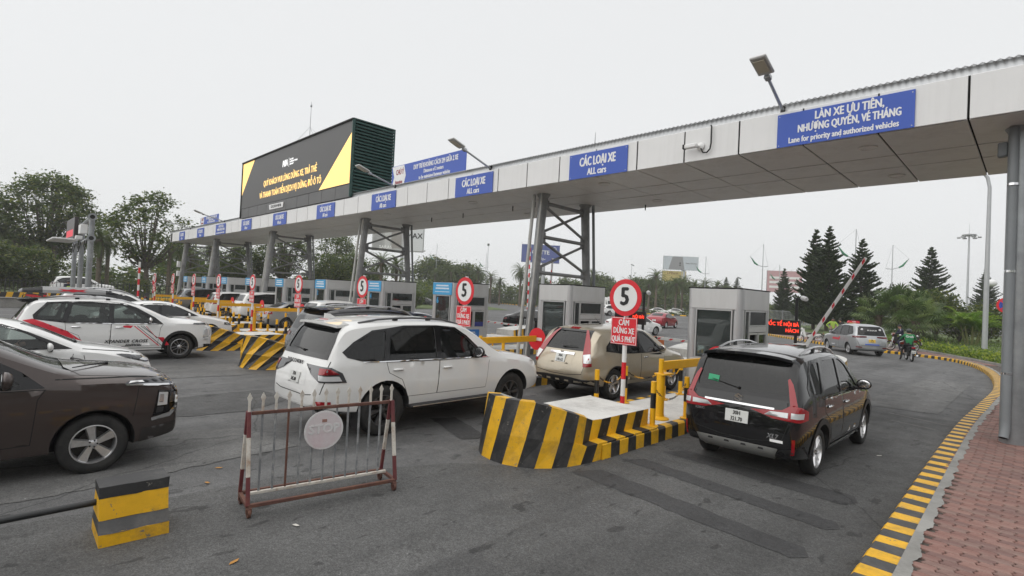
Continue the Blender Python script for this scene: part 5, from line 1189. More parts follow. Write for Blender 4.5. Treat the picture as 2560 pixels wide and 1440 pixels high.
c.patch('chrome_strip', [(-.36, 1.01), (.36, 1.01), (.36, 1.06), (-.36, 1.06)], 'B', .014, M_CHROME); c.plate(['30A', '106.62'], .92, size=(.29, .19))
l, n = c.hit((0, 1.045), 'B', .020); text('H', .10, M_CHROME, c.root, l, name='emblem', bold=.006)
c.patch('plate_recess', [(-.34, .80), (.34, .80), (.37, 1.06), (-.37, 1.06)], 'B', .003, P_GOLD)
c.stroke('tailgate_gap', [(-.68, 1.10), (-.72, .86), (-.66, .62), (-.2, .57), (.2, .57), (.66, .62), (.72, .86), (.68, 1.10)], 'B', .012, M_SEAM)
c.patch('bumper_cladding', [(-.84, .30), (.84, .30), (.84, .50), (.4, .53), (-.4, .53), (-.84, .50)], 'B', .012, M_TRIM)
for x in (-.4, -.13, .13, .4): c.patch('bumper_pad', [(x - .09, .40), (x + .09, .40), (x + .07, .47), (x - .07, .47)], 'B', .022, M_TRIM, res=.05)
c.patch('brake_lamp', [(-.13, 1.575), (.13, 1.575), (.13, 1.615), (-.13, 1.615)], 'B', .008, M_RED, res=.05)
c.wiper((-.02, 1.17), (.36, 1.20)); c.mirrors((1.70, 1.15), top=P_GOLD); flares(c, wd=.02)
l, n = c.hit((0, 3.0), 'T'); MB().tube(l, l + V((0, -.22, .16)), .006, .003, 6).ball(l, .03, 8, 5).build('roof_antenna', M_TRIM, c.root)
doors(c, [[(1.46, .44), (1.40, .95), (1.36, 1.03), (2.48, 1.04), (2.50, .42)], [(2.51, .42), (2.49, 1.04), (3.40, 1.06), (3.36, .88), (3.16, .76), (3.05, .44)]], [(2.30, .94), (3.22, .96)], M_CHROME)
front_face(c, .55, .82, .55, [(-.42, .80), (.20, .86), (.18, .95), (-.40, .90)])
c.seats([(2.2, (-.37, .37), .48), (3.05, (0,), 1.2)]); c.dash(1.68)

# ---- brown people carrier nosing in at the left
sp = spec('mpv', L=4.475, W=1.75, wb=2.775, fo=.85, r=.335, glass=None, wsg=G_CLEAR)
sp['top'] = XNOSE = [(0, .78), (.02, .96), (.08, 1.055), (.45, 1.125), (.95, 1.165), (1.15, 1.19), (1.60, 1.44), (2.00, 1.62), (2.4, 1.69), (3.0, 1.71), (3.7, 1.68), (4.06, 1.64), (4.20, 1.42), (4.34, 1.12), (4.42, 1.0), (4.475, .62)]
sp['st'] = sp['st'][:-2] + [4.42, 4.475]; sp['plan'] = [(0, .76), (.03, .89), (.10, .945), (.30, .98)] + sp['plan'][4:-2] + [(4.44, .86), (4.475, .74)]; sp['belt'] = [(0, .70), (.1, .94), (.5, 1.03)] + sp['belt'][3:]; sp['belt'][3] = (1.3, 1.04)
c = Car(sp, 'brown metallic people carrier nosing in at the left edge with lamp in bumper', 'car', (-8.46, -.38, 0), 0, P_BROWN, GQ, glass=G_MID)
c.wheels('twist', M_ALLOY, .222)
for mi in (False, True):
    dl = c.patch('daytime_lamp', [(.60, 1.005), (.30, .985), (.05, .955), (.045, 1.01), (.25, 1.04), (.55, 1.035)], 'R', .008, M_DLENS, mirror=mi, res=.04)
    c.patch('daytime_chrome', [(.58, .99), (.3, .965), (.05, .935), (.05, .952), (.3, .983), (.58, 1.006)], 'R', .014, M_CHROME, mirror=mi, parent=dl, res=.04)
    for q in range(4): c.patch('daytime_cell', [(.16 + .09 * q, .995 + .006 * q), (.20 + .09 * q, .998 + .006 * q), (.235 + .09 * q, 1.028), (.195 + .09 * q, 1.024)], 'R', .015, M_GLOSSK, mirror=mi, parent=dl, res=.04)
    c.patch('daytime_strip', [(.40, 1.005), (.56, 1.012), (.54, 1.028), (.42, 1.024)], 'R', .016, M_WHITEP, mirror=mi, parent=dl, res=.04)
    ht = c.patch('headlight', [(.30, .60), (.055, .63), (.05, .88), (.25, .905)], 'R', .010, M_GLOSSK, mirror=mi, res=.04)
    c.patch('lamp_unit', [(.26, .72), (.155, .72), (.15, .87), (.245, .88)], 'R', .020, M_LENS, mirror=mi, parent=ht, res=.03)
    c.patch('lamp_reflector', [(.245, .76), (.20, .755), (.195, .85), (.235, .855)], 'R', .026, M_CHROME, mirror=mi, parent=ht, res=.03)
    c.patch('lamp_fins', [(.135, .74), (.065, .745), (.06, .86), (.13, .865)], 'R', .020, M_DLENS, mirror=mi, parent=ht, res=.03)
    c.patch('fog_slats', [(.27, .63), (.20, .64), (.19, .70), (.265, .70)], 'R', .018, M_TRIM, mirror=mi, parent=ht, res=.03)
    c.patch('chrome_blade', [(.32, .585), (.31, .545), (.12, .575), (.05, .66), (.035, .92), (.065, .93), (.08, .70), (.13, .625)], 'R', .022, M_CHROME, mirror=mi, res=.03)
    c.patch('lower_bumper', [(.42, .30), (.05, .36), (.04, .50), (.40, .46)], 'R', .008, M_BTRIM, mirror=mi, res=.04)
c.patch('grille', [(-.50, .50), (.50, .50), (.58, .72), (.54, .86), (-.54, .86), (-.58, .72)], 'F', .010, M_GLOSSK)
for i in range(4): c.patch('grille_bar', [(-.5, .56 + .075 * i), (.5, .56 + .075 * i), (.5, .575 + .075 * i), (-.5, .575 + .075 * i)], 'F', .018, M_DALLOY)
c.mirrors((1.60, 1.14), (.25, .15, .19), top=P_BROWN)
c.stroke('bonnet_gap', [(.10, 1.03), (.5, 1.075), (.95, 1.09), (1.22, 1.10)], 'R', .011, M_SEAM); c.stroke('bonnet_gap', [(.10, 1.03), (.5, 1.075), (.95, 1.09), (1.22, 1.10)], 'R', .011, M_SEAM, mirror=True)
c.stroke('wing_gap', [(.50, .62), (.47, .80), (.45, .97)], 'R', .008, M_SEAM)
doors(c, [[(1.40, .42), (1.36, .9), (1.30, 1.0), (2.48, 1.015), (2.50, .40)], [(2.51, .40), (2.49, 1.015), (3.44, 1.04), (3.42, .85), (3.16, .72), (3.03, .40)]], [(2.30, .90), (3.22, .92)])
c.patch('bonnet', [(-.66, .14), (.66, .14), (.74, .6), (.74, 1.0), (.5, 1.13), (-.5, 1.13), (-.74, 1.0), (-.74, .6)], 'T', .004, P_BROWN, res=.06)
for x0, x1 in ((-.60, .0), (.02, .58)): c.wiper((x0, 1.145), (x1, 1.165), 'F')
c.seats([(2.2, (-.36, .36), .48), (3.0, (-.36, .36), .5), (3.6, (0,), 1.1)]); c.dash(1.65)
tailgate_seam(c, [(-.6, .55), (.6, .55), (.62, 1.05), (-.62, 1.05)])

# ---- white saloon with its driver, between the brown and the striped cars
sp = spec('sedan', wsg=G_CLEAR); c = Car(sp, 'white saloon with open window and a driver at the wheel, beside the brown car', 'car', (-12.95, .27, 0), 0, P_WHITE, GQ, glass=G_CLEAR)
VIOS = c; c.wheels('ten')
for mi in (False, True):
    h = c.patch('headlight', [(-.30, .66), (.02, .66), (.30, .76), (.40, .83), (.30, .83), (-.05, .77), (-.30, .72)], ('F', 45), .010, M_DLENS, mirror=mi, res=.05)
    c.patch('lamp_unit', [(-.18, .675), (.0, .675), (.10, .71), (.0, .74), (-.18, .71)], ('F', 45), .016, M_LENS, mirror=mi, parent=h, res=.04)
    c.patch('fog_surround', [(-.34, .26), (-.02, .28), (.0, .46), (-.10, .52), (-.34, .50)], ('F', 45), .010, M_TRIM, mirror=mi, res=.05)
c.patch('grille', [(-.52, .26), (.52, .26), (.44, .56), (-.44, .56)], 'F', .008, M_TRIM)
c.mirrors((1.56, 1.01), (.22, .13, .15), top=P_WHITE); c.stroke('wing_gap', [(.98, .62), (1.08, .74), (1.12, .93)], 'R', .010, M_SEAM)
c.stroke('bonnet_gap', [(.12, .78), (.5, .865), (.9, .92), (1.12, .95)], 'R', .010, M_SEAM)
doors(c, [[(1.30, .40), (1.26, .8), (1.24, .93), (2.46, .95), (2.50, .36)], [(2.51, .36), (2.47, .95), (3.42, .97), (3.36, .78), (3.12, .68), (3.0, .38)]], [(2.28, .83), (3.2, .85)], P_WHITE)
c.wiper((.5, 1.05), (.0, 1.06), 'F')
c.seats([(2.15, (-.36, .36), .48), (3.0, (0,), 1.15)]); c.dash(1.62)

# ---- white people carrier with red stripes and a roof box
sp = spec('mpv', L=4.50, wb=2.775, fo=.85, r=.345, gap=.05, glass=None)
sp['st'] = sp['st'][:-2] + [4.44, 4.50]; sp['plan'] = sp['plan'][:-2] + [(4.46, .90), (4.50, .82)]; sp['top'] = XNOSE[:-3] + [(4.36, 1.12), (4.44, 1.0), (4.50, .62)]; sp['plan'][:4] = [(0, .74), (.03, .88), (.10, .94), (.30, .98)]; sp['belt'] = [(0, .70), (.1, .94), (.5, 1.02)] + sp['belt'][3:]; sp['belt'][3] = (1.3, 1.03)
c = Car(sp, 'white people carrier with red and black stripes and a roof box on rails', 'car', (-18.45, 2.78, 0), 0, P_WHITE, GQ, glass=G_MID)
c.wheels('vee', M_ALLOY, .235); flares(c, wd=.07)
st = lambda nm, poly, m: c.both(nm, poly, 'R', .0045, m)
c.both('red_stripe', [(4.24, 1.10), (4.06, 1.14), (3.86, 1.06), (3.40, .84), (2.92, .45), (3.16, .40), (3.42, .60), (3.75, .86)], 'R', .020, M_REDV, res=.05)
st('black_stripe', [(3.78, .90), (3.68, .90), (3.44, .70), (3.56, .70)], M_BLKV); st('black_stripe', [(3.46, .72), (3.36, .72), (3.16, .55), (3.26, .55)], M_BLKV)
st('red_stripe', [(2.22, .97), (2.00, .97), (2.05, .90), (2.24, .92)], M_REDV)
for a, b_, w, m in ((1.96, 1.36, .035, M_REDV), (1.90, 1.30, .018, M_BLKV), (1.82, 1.40, .018, M_BLKV), (1.76, 1.42, .018, M_BLKV), (1.70, 1.44, .016, M_REDV)):
    zb = .40 if a > 1.85 else .62; c.both('thin_stripe', [(a + w, .96), (a, .96), (b_, zb), (b_ + w, zb)], 'R', .0045, m)
st('red_stripe', [(1.42, .64), (1.28, .64), (1.13, .42), (1.22, .40)], M_REDV)
for z, t, tx, sz in ((.545, 2.14, 'XPANDER CROSS', .115), (.435, 1.98, 'EDITION', .085)):
    for sd, fc in (('R', '+X'), ('L', '-X')):
        l, n = c.hit((t, z), sd, .012); text(tx, sz, M_INK, c.root, l, fc, bold=.003, shear=.25, name='side_lettering', spacing=1.08)
for mi in (False, True):
    tl = c.patch('tail_light', [(-.40, .98), (-.05, .93), (.22, .98), (.16, 1.06), (.0, 1.08), (.02, 1.34), (-.04, 1.34), (-.12, 1.06)], ('B', 45), .010, M_DRED, mirror=mi, res=.05)
    h = c.patch('headlight', [(.28, .60), (.055, .63), (.05, .88), (.24, .90)], 'R', .012, M_LENS, mirror=mi, res=.04)
    c.patch('white_blade', [(.32, .585), (.31, .535), (.12, .565), (.05, .66), (.035, .92), (.07, .93), (.085, .70), (.13, .625)], 'R', .022, P_WHITE, mirror=mi, res=.04)
    c.patch('daytime_lamp', [(.56, 1.0), (.30, .98), (.06, .955), (.05, 1.005), (.25, 1.035), (.52, 1.03)], 'R', .010, M_DLENS, mirror=mi, res=.05)
    c.patch('bumper_cladding', [(-.40, .24), (.10, .26), (.13, .42), (-.36, .40)], ('F', 45), .014, M_TRIM, mirror=mi, res=.05)
c.patch('grille', [(-.50, .46), (.50, .46), (.56, .86), (-.56, .86)], 'F', .010, M_GLOSSK)
wing(c, .58, 3.96, 4.36, M_GLOSSK)
c.rails(1.9, 3.85, .60, M_ALLOY, .05); c.mirrors((1.62, 1.12), top=M_CHROME)
doors(c, [[(1.42, .42), (1.36, .9), (1.30, 1.0), (2.48, 1.015), (2.50, .40)], [(2.51, .40), (2.49, 1.015), (3.44, 1.04), (3.42, .85), (3.16, .72), (3.03, .40)]], [(2.30, .92), (3.22, .94)], M_CHROME)
c.both('chrome_belt', [(1.32, 1.005), (3.44, 1.03), (3.44, 1.045), (1.32, 1.02)], 'R', .018, M_CHROME)
c.seats([(2.2, (-.36, .36), .48), (3.0, (-.36, .36), .5), (3.6, (0,), 1.1)]); c.dash(1.65)
rb = thing('roof_box', 'low silver and black roof box clamped on the striped white people carrier', 'roof box', (-18.45, 1.75, 1.78))
b = MB()
for i, (y, w, h) in enumerate([(-1.05, .30, .02), (-.98, .42, .10), (-.6, .46, .155), (.2, .46, .155), (.7, .42, .11), (1.0, .30, .03)]):
    b.v += [(-w, y, .0), (-w * .98, y, h * .5), (-w * .85, y, h), (w * .85, y, h), (w * .98, y, h * .5), (w, y, .0)]
    if i: o = 6 * i; b.f += [(o - 6 + k, o - 6 + (k + 1) % 6, o + (k + 1) % 6, o + k) for k in range(6)]
b.f += [tuple(range(5, -1, -1)), tuple(range(30, 36))]; b.m = [0] * len(b.f)
for i, p in enumerate(b.f):
    yc = sum(b.v[k][1] for k in p) / len(p); b.m[i] = 1 if abs(yc) > .62 else 0
b.build('box_shell', [mat('silver roof box', (.26, .26, .26), .3, .5), M_GLOSSK], rb, 30)
for y in (-.55, .45): MB().cbox((0, y, -.03), (1.16, .05, .035), .008).build('cross_bar', M_TRIM, rb)
for sx in (1, -1):
    MB().prism([(-.28, .045), (-.10, .06), (0, .035), (.10, .06), (.28, .045), (.20, .08), (.30, .12), (.1, .10), (0, .125), (-.1, .10), (-.30, .12), (-.20, .08)], sx * .461, sx * .466, 'X').build('red_emblem', M_REDV, rb, None)

# ---- silver taxi turning out of the plaza
sp = spec('mpv', L=4.40, W=1.73, r=.31); c = Car(sp, 'silver taxi with a roof sign and red door sticker turning along the kerb', 'taxi', (-7.55, 35.5, 0), radians(35), P_SILVER, GQ)
c.wheels('vee')
for mi in (False, True):
    c.patch('tail_light', [(-.42, .99), (-.02, .95), (.20, .98), (.24, 1.05), (.0, 1.06), (-.40, 1.06)], ('B', 45), .010, M_DRED, mirror=mi)
    c.patch('reflector', [(-.30, .44), (-.05, .46), (-.05, .52), (-.30, .50)], ('B', 45), .010, M_DRED, mirror=mi)
c.patch('rear_window_surround', [(-.68, 1.10), (.68, 1.10), (.58, 1.575), (-.58, 1.575)], 'B', .004, M_GLOSSK, holes=[grow(rounded(sp['rw'], .06), -.003)])
c.plate(['29E', '124.35'], .82, m=M_YPLATE); c.patch('bumper_sticker', [(-.35, .60), (.35, .60), (.35, .66), (-.35, .66)], 'B', .006, mat('blue print', (.05, .12, .5), .5))
c.patch('plate_recess', [(-.45, .72), (.45, .72), (.36, .95), (-.36, .95)], 'B', .003, P_SILVER)
c.patch('bumper_lip', [(-.75, .36), (.75, .36), (.70, .42), (-.70, .42)], 'B', .012, P_SILVER)
c.stroke('tailgate_gap', [(-.68, 1.08), (-.70, .80), (-.62, .56), (.62, .56), (.70, .80), (.68, 1.08)], 'B', .014, M_SEAM)
c.both('door_sticker', [(2.60, .72), (1.70, .72), (1.70, .84), (2.50, .84), (2.55, .92), (2.70, .90)], 'R', .006, mat('red door sticker', (.55, .03, .05), .45))
for x in (-.42, .46):
    l, n = c.hit((x, 1.42), 'B', .010); MB().lathe([(.06, -.002), (.06, .002)], 14, axis='Y').build('window_sticker', M_WHITEP, c.root, 40, loc=l)
l, n = c.hit((.05, 1.37), 'B', .012); text('38.38.38.38', .10, M_WHITEP, c.root, l, name='phone_number', bold=.003)
c.mirrors((1.62, 1.12), top=M_GLOSSK)
doors(c, [[(1.42, .42), (1.30, 1.0), (2.48, 1.015), (2.50, .40)], [(2.51, .40), (2.49, 1.015), (3.44, 1.04), (3.16, .72), (3.03, .40)]], [(2.30, .92), (3.22, .94)], P_SILVER)
rs = MB().prism([(-.32, 0), (.32, 0), (.27, .12), (-.27, .12)], -.07, .07, 'Y').build('roof_sign', mat('red taxi sign', (.6, .04, .06), .4), c.root, None, loc=(0, .0, 1.71))
text('TAXI', .08, M_WHITEP, rs, (0, -.073, .06), bold=.003)
c.seats([(2.2, (-.36, .36), .48), (3.0, (0,), 1.2)]); c.dash(1.65)

# ---- the middle distance: simpler cars of the same families
def far_car(kind, label, loc, rz, pm, rear=True, style='ten', cat='car', rail=False, detail=True, lamp=M_DRED, plate=None, glass=G_OPAQUE, **k):
    sp = spec(kind, **k); c = Car(sp, label, cat, loc, rz, pm, GQ, hi=False, glass=glass); c.wheels(style)
    z = 1.0 if kind == 'mpv' else 1.1 if kind == 'suv' else .86
    for mi in (False, True):
        tl = [(-.32, z - .07), (.18, z - .05), (.16, z + .07), (-.02, z + .07), (-.30, z + .02)]
        if kind == 'mpv': tl = [(-.40, z - .04), (-.02, z - .12), (.22, z - .08), (.14, z + .04), (.02, z + .06), (.03, z + .34), (-.04, z + .34), (-.12, z + .05)]
        c.patch('tail_light', tl, ('B', 45), .012, lamp, mirror=mi)
        c.patch('headlight', [(-.32, z - .30), (.22, z - .22), (.20, z - .13), (-.30, z - .20)], ('F', 45), .010, M_LENS if kind != 'sedan' else M_DLENS, mirror=mi)
    c.mirrors((1.6 if kind != 'suv' else 1.9, z + .13))
    if detail:
        c.patch('rear_bumper_trim', [(-.7, .32), (.7, .32), (.66, .44), (-.66, .44)], 'B', .010, M_TRIM); c.plate(plate or ['30A', '556.18'], z - .16 if kind != 'sedan' else .72)
        c.patch('grille', [(-.5, .5), (.5, .5), (.46, .72), (-.46, .72)], 'F', .010, M_GLOSSK)
        w = sp['win']; zb = tb(sp['belt'], 2.4); fx = w[0][-1][0] + .05
        doors(c, [[(1.4, .42), (1.32, zb - .02), (fx, zb), (fx, .40)], [(fx + .012, .40), (fx + .012, zb), (w[1][-1][0] + .05, zb + .02), (w[1][-1][0] - .1, .72), (w[1][-1][0] - .35, .40)]], [(fx - .2, zb - .12), (w[1][-1][0] - .15, zb - .10)], pm)
    if rail: c.rails(2.0, 3.9, .60, M_ALLOY, .05)
    return c
P_NEARB = paint('dark metallic car paint', (0.012, 0.012, 0.014), .3, rough=.22)
c = far_car('suv', 'black SUV with a rear wing, half hidden behind the white SUV', (-12.85, 8.0, 0), 0, P_NEARB, style='five', rail=True, L=4.69, H=1.70, rw=[(-.62, 1.22), (.62, 1.22), (.56, 1.55), (-.56, 1.55)])
wing(c, .62, 4.15, 4.62, M_GLOSSK)
l, n = c.hit((-.2, 1.06), 'B', .014); text('Carens', .13, M_CHROME, c.root, l, name='model_badge', bold=.003)
far_car('mpv', 'white people carrier stopped at the booth numbered twelve', (-23.2, 12.5, 0), 0, P_WHITE, lamp=M_RED, plate=['30G', '724.09'])
far_car('sedan', 'white saloon waiting between the striped nose block and the striped people carrier', (-23.3, 4.95, 0), 0, P_WHITE, style='five')
c = far_car('sedan', 'silver saloon with a yellow window sticker stopped at its booth', (-28.05, 12.35, 0), 0, P_SILVER, lamp=M_RED, plate=['29A', '880.41'])
c.patch('window_sticker', [(3.36, 1.05), (3.20, 1.05), (3.28, 1.18), (3.34, 1.16)], 'R', .014, mat('yellow sticker', (.75, .6, .1), .5), res=.05)
far_car('suv', 'tall white SUV with red lamps three lanes left of the booth numbered fourteen', (-33.1, 12.95, 0), 0, P_WHITE, lamp=M_RED, style='five', plate=['30F', '118.66'])
far_car('mpv', 'white people carrier beyond the tall white SUV', (-37.9, 12.6, 0), 0, P_WHITE, lamp=M_RED)
far_car('suv', 'grey SUV at the farthest occupied booth', (-43.0, 12.2, 0), 0, P_GREY)
far_car('mpv', 'white people carrier whose roof shows above the roof box', (-28.2, 4.3, 0), 0, P_WHITE, rail=True)
far_car('mpv', 'dark grey car whose roof shows beyond the white one', (-33.2, 5.0, 0), 0, P_DGREY, rail=True)
far_car('sedan', 'dark blue car whose roof shows past the black SUV', (-17.9, 12.6, 0), 0, P_BLUE, H=1.5)
far_car('sedan', 'bright red saloon driving away across the open plaza', (-25.7, 46.6, 0), radians(8), P_RED, lamp=M_RED, plate=['30E', '404.12'])
far_car('sedan', 'white saloon nearer of the two crossing the far plaza', (-58.5, 104.5, 0), radians(-62), P_WHITE)
far_car('sedan', 'white saloon farther of the two crossing the far plaza', (-57.2, 110.0, 0), radians(-62), P_WHITE, style='five')
far_car('sedan', 'maroon saloon crossing the far plaza behind the speed sign', (-66.2, 111.0, 0), radians(-62), P_MAROON)
far_car('sedan', 'small red car at the right end of the far plaza', (-51.2, 111.5, 0), radians(-60), P_RED)
far_car('suv', 'white SUV crossing the plaza behind the speed sign', (-48.5, 73.0, 0), radians(-40), P_WHITE)
far_car('sedan', 'black saloon parked beyond the grey barrier fence', (-23.6, 26.2, 0), radians(-52), P_BLACK, style='ten')
far_car('sedan', 'dark grey hatchback on the far side of the plaza', (-79.4, 57.5, 0), radians(-55), P_DGREY)
far_car('sedan', 'white taxi behind the dark grey hatchback', (-83.5, 63.0, 0), radians(-130), P_WHITE, cat='taxi')
far_car('sedan', 'white car half hidden behind the champagne crossover booth', (-20.4, 33.0, 0), radians(-10), P_WHITE)
far_car('suv', 'white off-road SUV parked beyond the black fence at the left', (-65.0, 7.0, .40), radians(3), P_WHITE, style='five', L=4.9, H=1.9)
# ------------------------------------------------------------------ foreground: rolling gate, concrete block, litter
M_RUST = mat('rusty red paint', (.105, .045, .034), .7, var=.3, vscale=9, bump=.3, bscale=50, dirt=(.16, .07, .035), dscale=5, damt=.8)
M_MARO = mat('maroon gate paint', (.115, .022, .026), .55, var=.2, vscale=8, dirt=(.20, .09, .05), dscale=5, damt=.5)
M_OLDW = mat('old white gate paint', (.55, .52, .47), .6, var=.12, vscale=9, dirt=(.26, .14, .07), dscale=6, damt=.75)
M_BARG = mat('worn grey bar', (.22, .23, .24), .5, .3, var=.2, vscale=9, dirt=(.55, .54, .52), dscale=7, damt=.6)
rg = thing('rolling_gate', 'rusty rolling picket gate in maroon and white with a faded stop disc', 'gate', (-5.44, 2.70, 0), radians(-8.5) + pi / 2 + radians(0))
# local x runs along the gate
GL, GD, GZ, GT = 1.52, .40, .115, .985
def bar(nm, a, c, w, m, par=rg):
    a, c = V(a), V(c); d = c - a; q = d.to_track_quat('Z', 'Y').to_matrix(); return MB().cbox((a + c) / 2, (w, w, d.length), .004, M=q).build(nm, m, par, None)
for y in (-GD / 2, GD / 2): bar('base_rail', (-GL / 2, y, GZ), (GL / 2, y, GZ), .036, M_RUST)
for x in (-GL / 2, GL / 2):
    bar('base_rail', (x, -GD / 2, GZ), (x, GD / 2, GZ), .036, M_RUST)
    for y in (-GD / 2, GD / 2):
        pts = [V((x, y, GZ)).lerp(V((x, y * .12, GT)), u) for u in (0, .30, .72, 1)]
        for i in range(3): bar('frame_leg', pts[i], pts[i + 1], .036 if y < 0 else .034, (M_MARO, M_OLDW, M_MARO)[i])
    for y in (-GD / 2, GD / 2):
        c = MB().lathe([(.045, -.014), (.045, .014)], 14, (x * .985, y, .047), 'X').build('castor_wheel', M_RUST, rg, 40)
        MB().cbox((x * .985, y, .085), (.05, .05, .03), .005).box((x * .985 - .022, y, .065), (.006, .04, .05)).box((x * .985 + .022, y, .065), (.006, .04, .05)).build('castor_fork', M_RUST, c, None)
bar('top_rail', (-GL / 2 + .03, 0, GT - .02), (GL / 2 - .03, 0, GT - .02), .034, M_RUST)
bar('lower_rail', (-GL / 2 + .03, 0, GZ + .05), (GL / 2 - .03, 0, GZ + .05), .03, M_OLDW)
rnd = random.Random(4)
for i in range(13):
    x = -GL / 2 + .005 + (GL - .01) * i / 12; m = M_RUST if i == 3 else M_BARG
    if 0 < i < 12: bar('picket', (x, 0, GZ + .06), (x, 0, GT - .04), .020, m)
    b = MB().box((x, 0, GT + .045), (.02, .02, .11)); z = GT + .10
    b.prism([(x - .012, z), (x - .024, z + .035), (x, z + .085), (x + .024, z + .035), (x + .012, z)], -.004, .004, 'Y'); b.build('picket_spear', M_OLDW, rg, None)
M_STOPW = mat('faded white disc', (.62, .61, .61), .5, var=.08, vscale=6, dirt=(.46, .30, .30), dscale=2.5, damt=.5); M_STOPP = mat('faded pink disc', (.585, .53, .54), .55, var=.08, vscale=5, dirt=(.50, .36, .39), dscale=2.2, damt=.7)
dd = thing('stop_disc', 'round faded stop disc wired to the rolling gate', 'road sign', (-5.37, 2.66, .74), radians(81.5))
MB().lathe([(.001, .004), (.205, .004), (.205, -.004), (.001, -.005)], 40, axis='Y').build('disc', M_STOPW, dd, 40)
MB().lathe([(.186, -.0055), (.001, -.0065)], 40, axis='Y').build('red_field', M_STOPP, dd, 40)
text('STOP', .135, M_STOPW, dd, (0, -.008, .01), bold=.006); MB().box((0, -.008, .10), (.05, .004, .03)).build('tape_patch', mat('brown tape', (.30, .16, .13), .6), dd, None)
cb = thing('concrete_block', 'concrete block banded in yellow and black with a steel bar beside it', 'barrier block', (-5.70, 1.05, 0), radians(88))
lv = [(0, .24, .11, M_YEL), (.11, .245, .205, M_GBLK), (.205, .175, .385, M_YEL), (.385, .155, .475, M_BLK)]
for i, (za, hd, zb, m) in enumerate(lv):
    h2 = {0: .245, 1: .175, 2: .155, 3: .145}[i]; b = MB(); L2 = .25; rr = random.Random(i)
    pr = [(-hd, za), (hd, za), (h2, zb), (-h2, zb)]; n = 7
    for j in range(n):
        x = -L2 + 2 * L2 * j / (n - 1)
        for (y, z) in pr: b.v.append((x + rr.uniform(-.004, .004), y + rr.uniform(-.004, .004), z + (0 if i == 0 and z == 0 else rr.uniform(-.004, .004))))
    for j in range(n - 1):
        for q in range(4): b.f.append((4 * j + q, 4 * j + (q + 1) % 4, 4 * j + 4 + (q + 1) % 4, 4 * j + 4 + q)); b.m.append(0)
    b.f += [(0, 1, 2, 3), tuple(4 * (n - 1) + q for q in (3, 2, 1, 0))]; b.m += [0, 0]
    b.build('painted_course', m, cb, None)
sb = thing('steel_bar', 'dark steel bar running from the concrete block out at the left edge', 'bar', (-5.76, .83, .30)); MB().tube((0, 0, 0), (.06, -3.0, .0), .028, n=14).build('tube', mat('dark steel tube', (.03, .031, .032), .35, .4, var=.2), sb); MB().tube((0, -.005, 0), (0, .06, 0), .03, .024, 12).build('tube_socket', M_RUST, sb)
M_LEAF1 = mat('dry yellow leaf', (.42, .20, .04), .7, var=.2); M_LITT = mat('pale litter scrap', (.5, .48, .44), .8)
for i, (x, y, r, m, lab) in enumerate([(-5.3, .12, .5, M_LEAF1, 'dry yellow leaf on the road at the lower left corner'), (-4.55, 1.55, 2.0, M_LEAF1, 'dry leaf on the road below the rolling gate'), (-7.0, 2.15, 1.0, M_LEAF1, 'dry leaf on the road beside the brown car'), (-6.55, 1.9, .3, M_LEAF1, 'dry leaf on the road left of the rolling gate'), (-4.9, 2.2, .3, M_LITT, 'pale scrap of litter right of the rolling gate foot'),
                                  (-1.75, 10.2, .9, M_LITT, 'pale scrap on the road right of the black crossover'), (-1.45, 23.0, 2.4, M_LITT, 'pale scrap by the kerb bend')]):
    sc = .085 if i == 0 else .05
    t = tag(MB().add([(V(p) * sc) for p in [(-1, 0, .05), (-.4, .32, .18), (.4, .28, .16), (1, 0, .25), (.4, -.28, .12), (-.4, -.3, .14), (0, 0, .02)]], [(0, 1, 6), (1, 2, 6), (2, 3, 6), (3, 4, 6), (4, 5, 6), (5, 0, 6)]).build('fallen_leaf' if 'leaf' in lab else 'litter_scrap', m, None, True, loc=(x, y, .008), rz=r), lab, 'leaf' if 'leaf' in lab else 'litter')

# ------------------------------------------------------------------ lane barriers and led boards
M_ORANGE = mat('orange barrier housing', (.55, .13, .02), .45, var=.08); M_LEDR = mat('lit red led', (1.0, .05, .02), .4, emit=1.3); M_LEDK = mat('led matrix face', (.015, .008, .008), .35); M_BPOST = mat('black post', (.015, .015, .015), .45)
M_CAMW = mat('white camera shell', (.60, .60, .60), .4)
def boom(loc, ln, ang, lab, rz=0):
    t = thing('boom_barrier', lab, 'barrier', loc, rz, 'boom barriers at the lane exits')
    MB().cbox((-.02, .16, .42), (.30, .30, .84), .02).build('housing', M_ORANGE, t)
    R = Matrix.Rotation(-ang, 3, 'Y'); n = 13
    for i in range(n):
        a, c = ln * i / n, ln * (i + 1) / n; red = i % 2 == 0
        MB().cbox(R @ V(((a + c) / 2, 0, 0)) + V((0, -.03, .80)), (c - a, .04, .105 - .03 * i / n), .004, M=R).build('arm_section', M_SWH, t, None)
        if red: MB().add([R @ V(p) + V((0, -.0525, .80)) for p in [(a + .02, 0, -.035), (c - .10, 0, -.035), (c - .02, 0, .030), (a + .10, 0, .030)]], [(0, 1, 2, 3)]).build('red_reflector', M_SRED, t, None)
    MB().tube((0, .0, .80), (0, -.08, .80), .05, n=12).build('arm_hub', M_BPOST, t)
boom((-5.25, 18.4, .22), 3.3, radians(61), 'raised red and white boom barrier beyond the black crossover')
boom((-9.85, 17.5, .22), 3.0, radians(-1), 'lowered red and white boom barrier behind the champagne crossover')
boom((-15.1, 17.5, .22), 3.0, radians(88), 'upright red and white boom barrier behind the booth with no notice')
boom((-19.9, 17.5, .22), 3.0, radians(-1), 'lowered boom barrier behind the booth numbered fourteen')
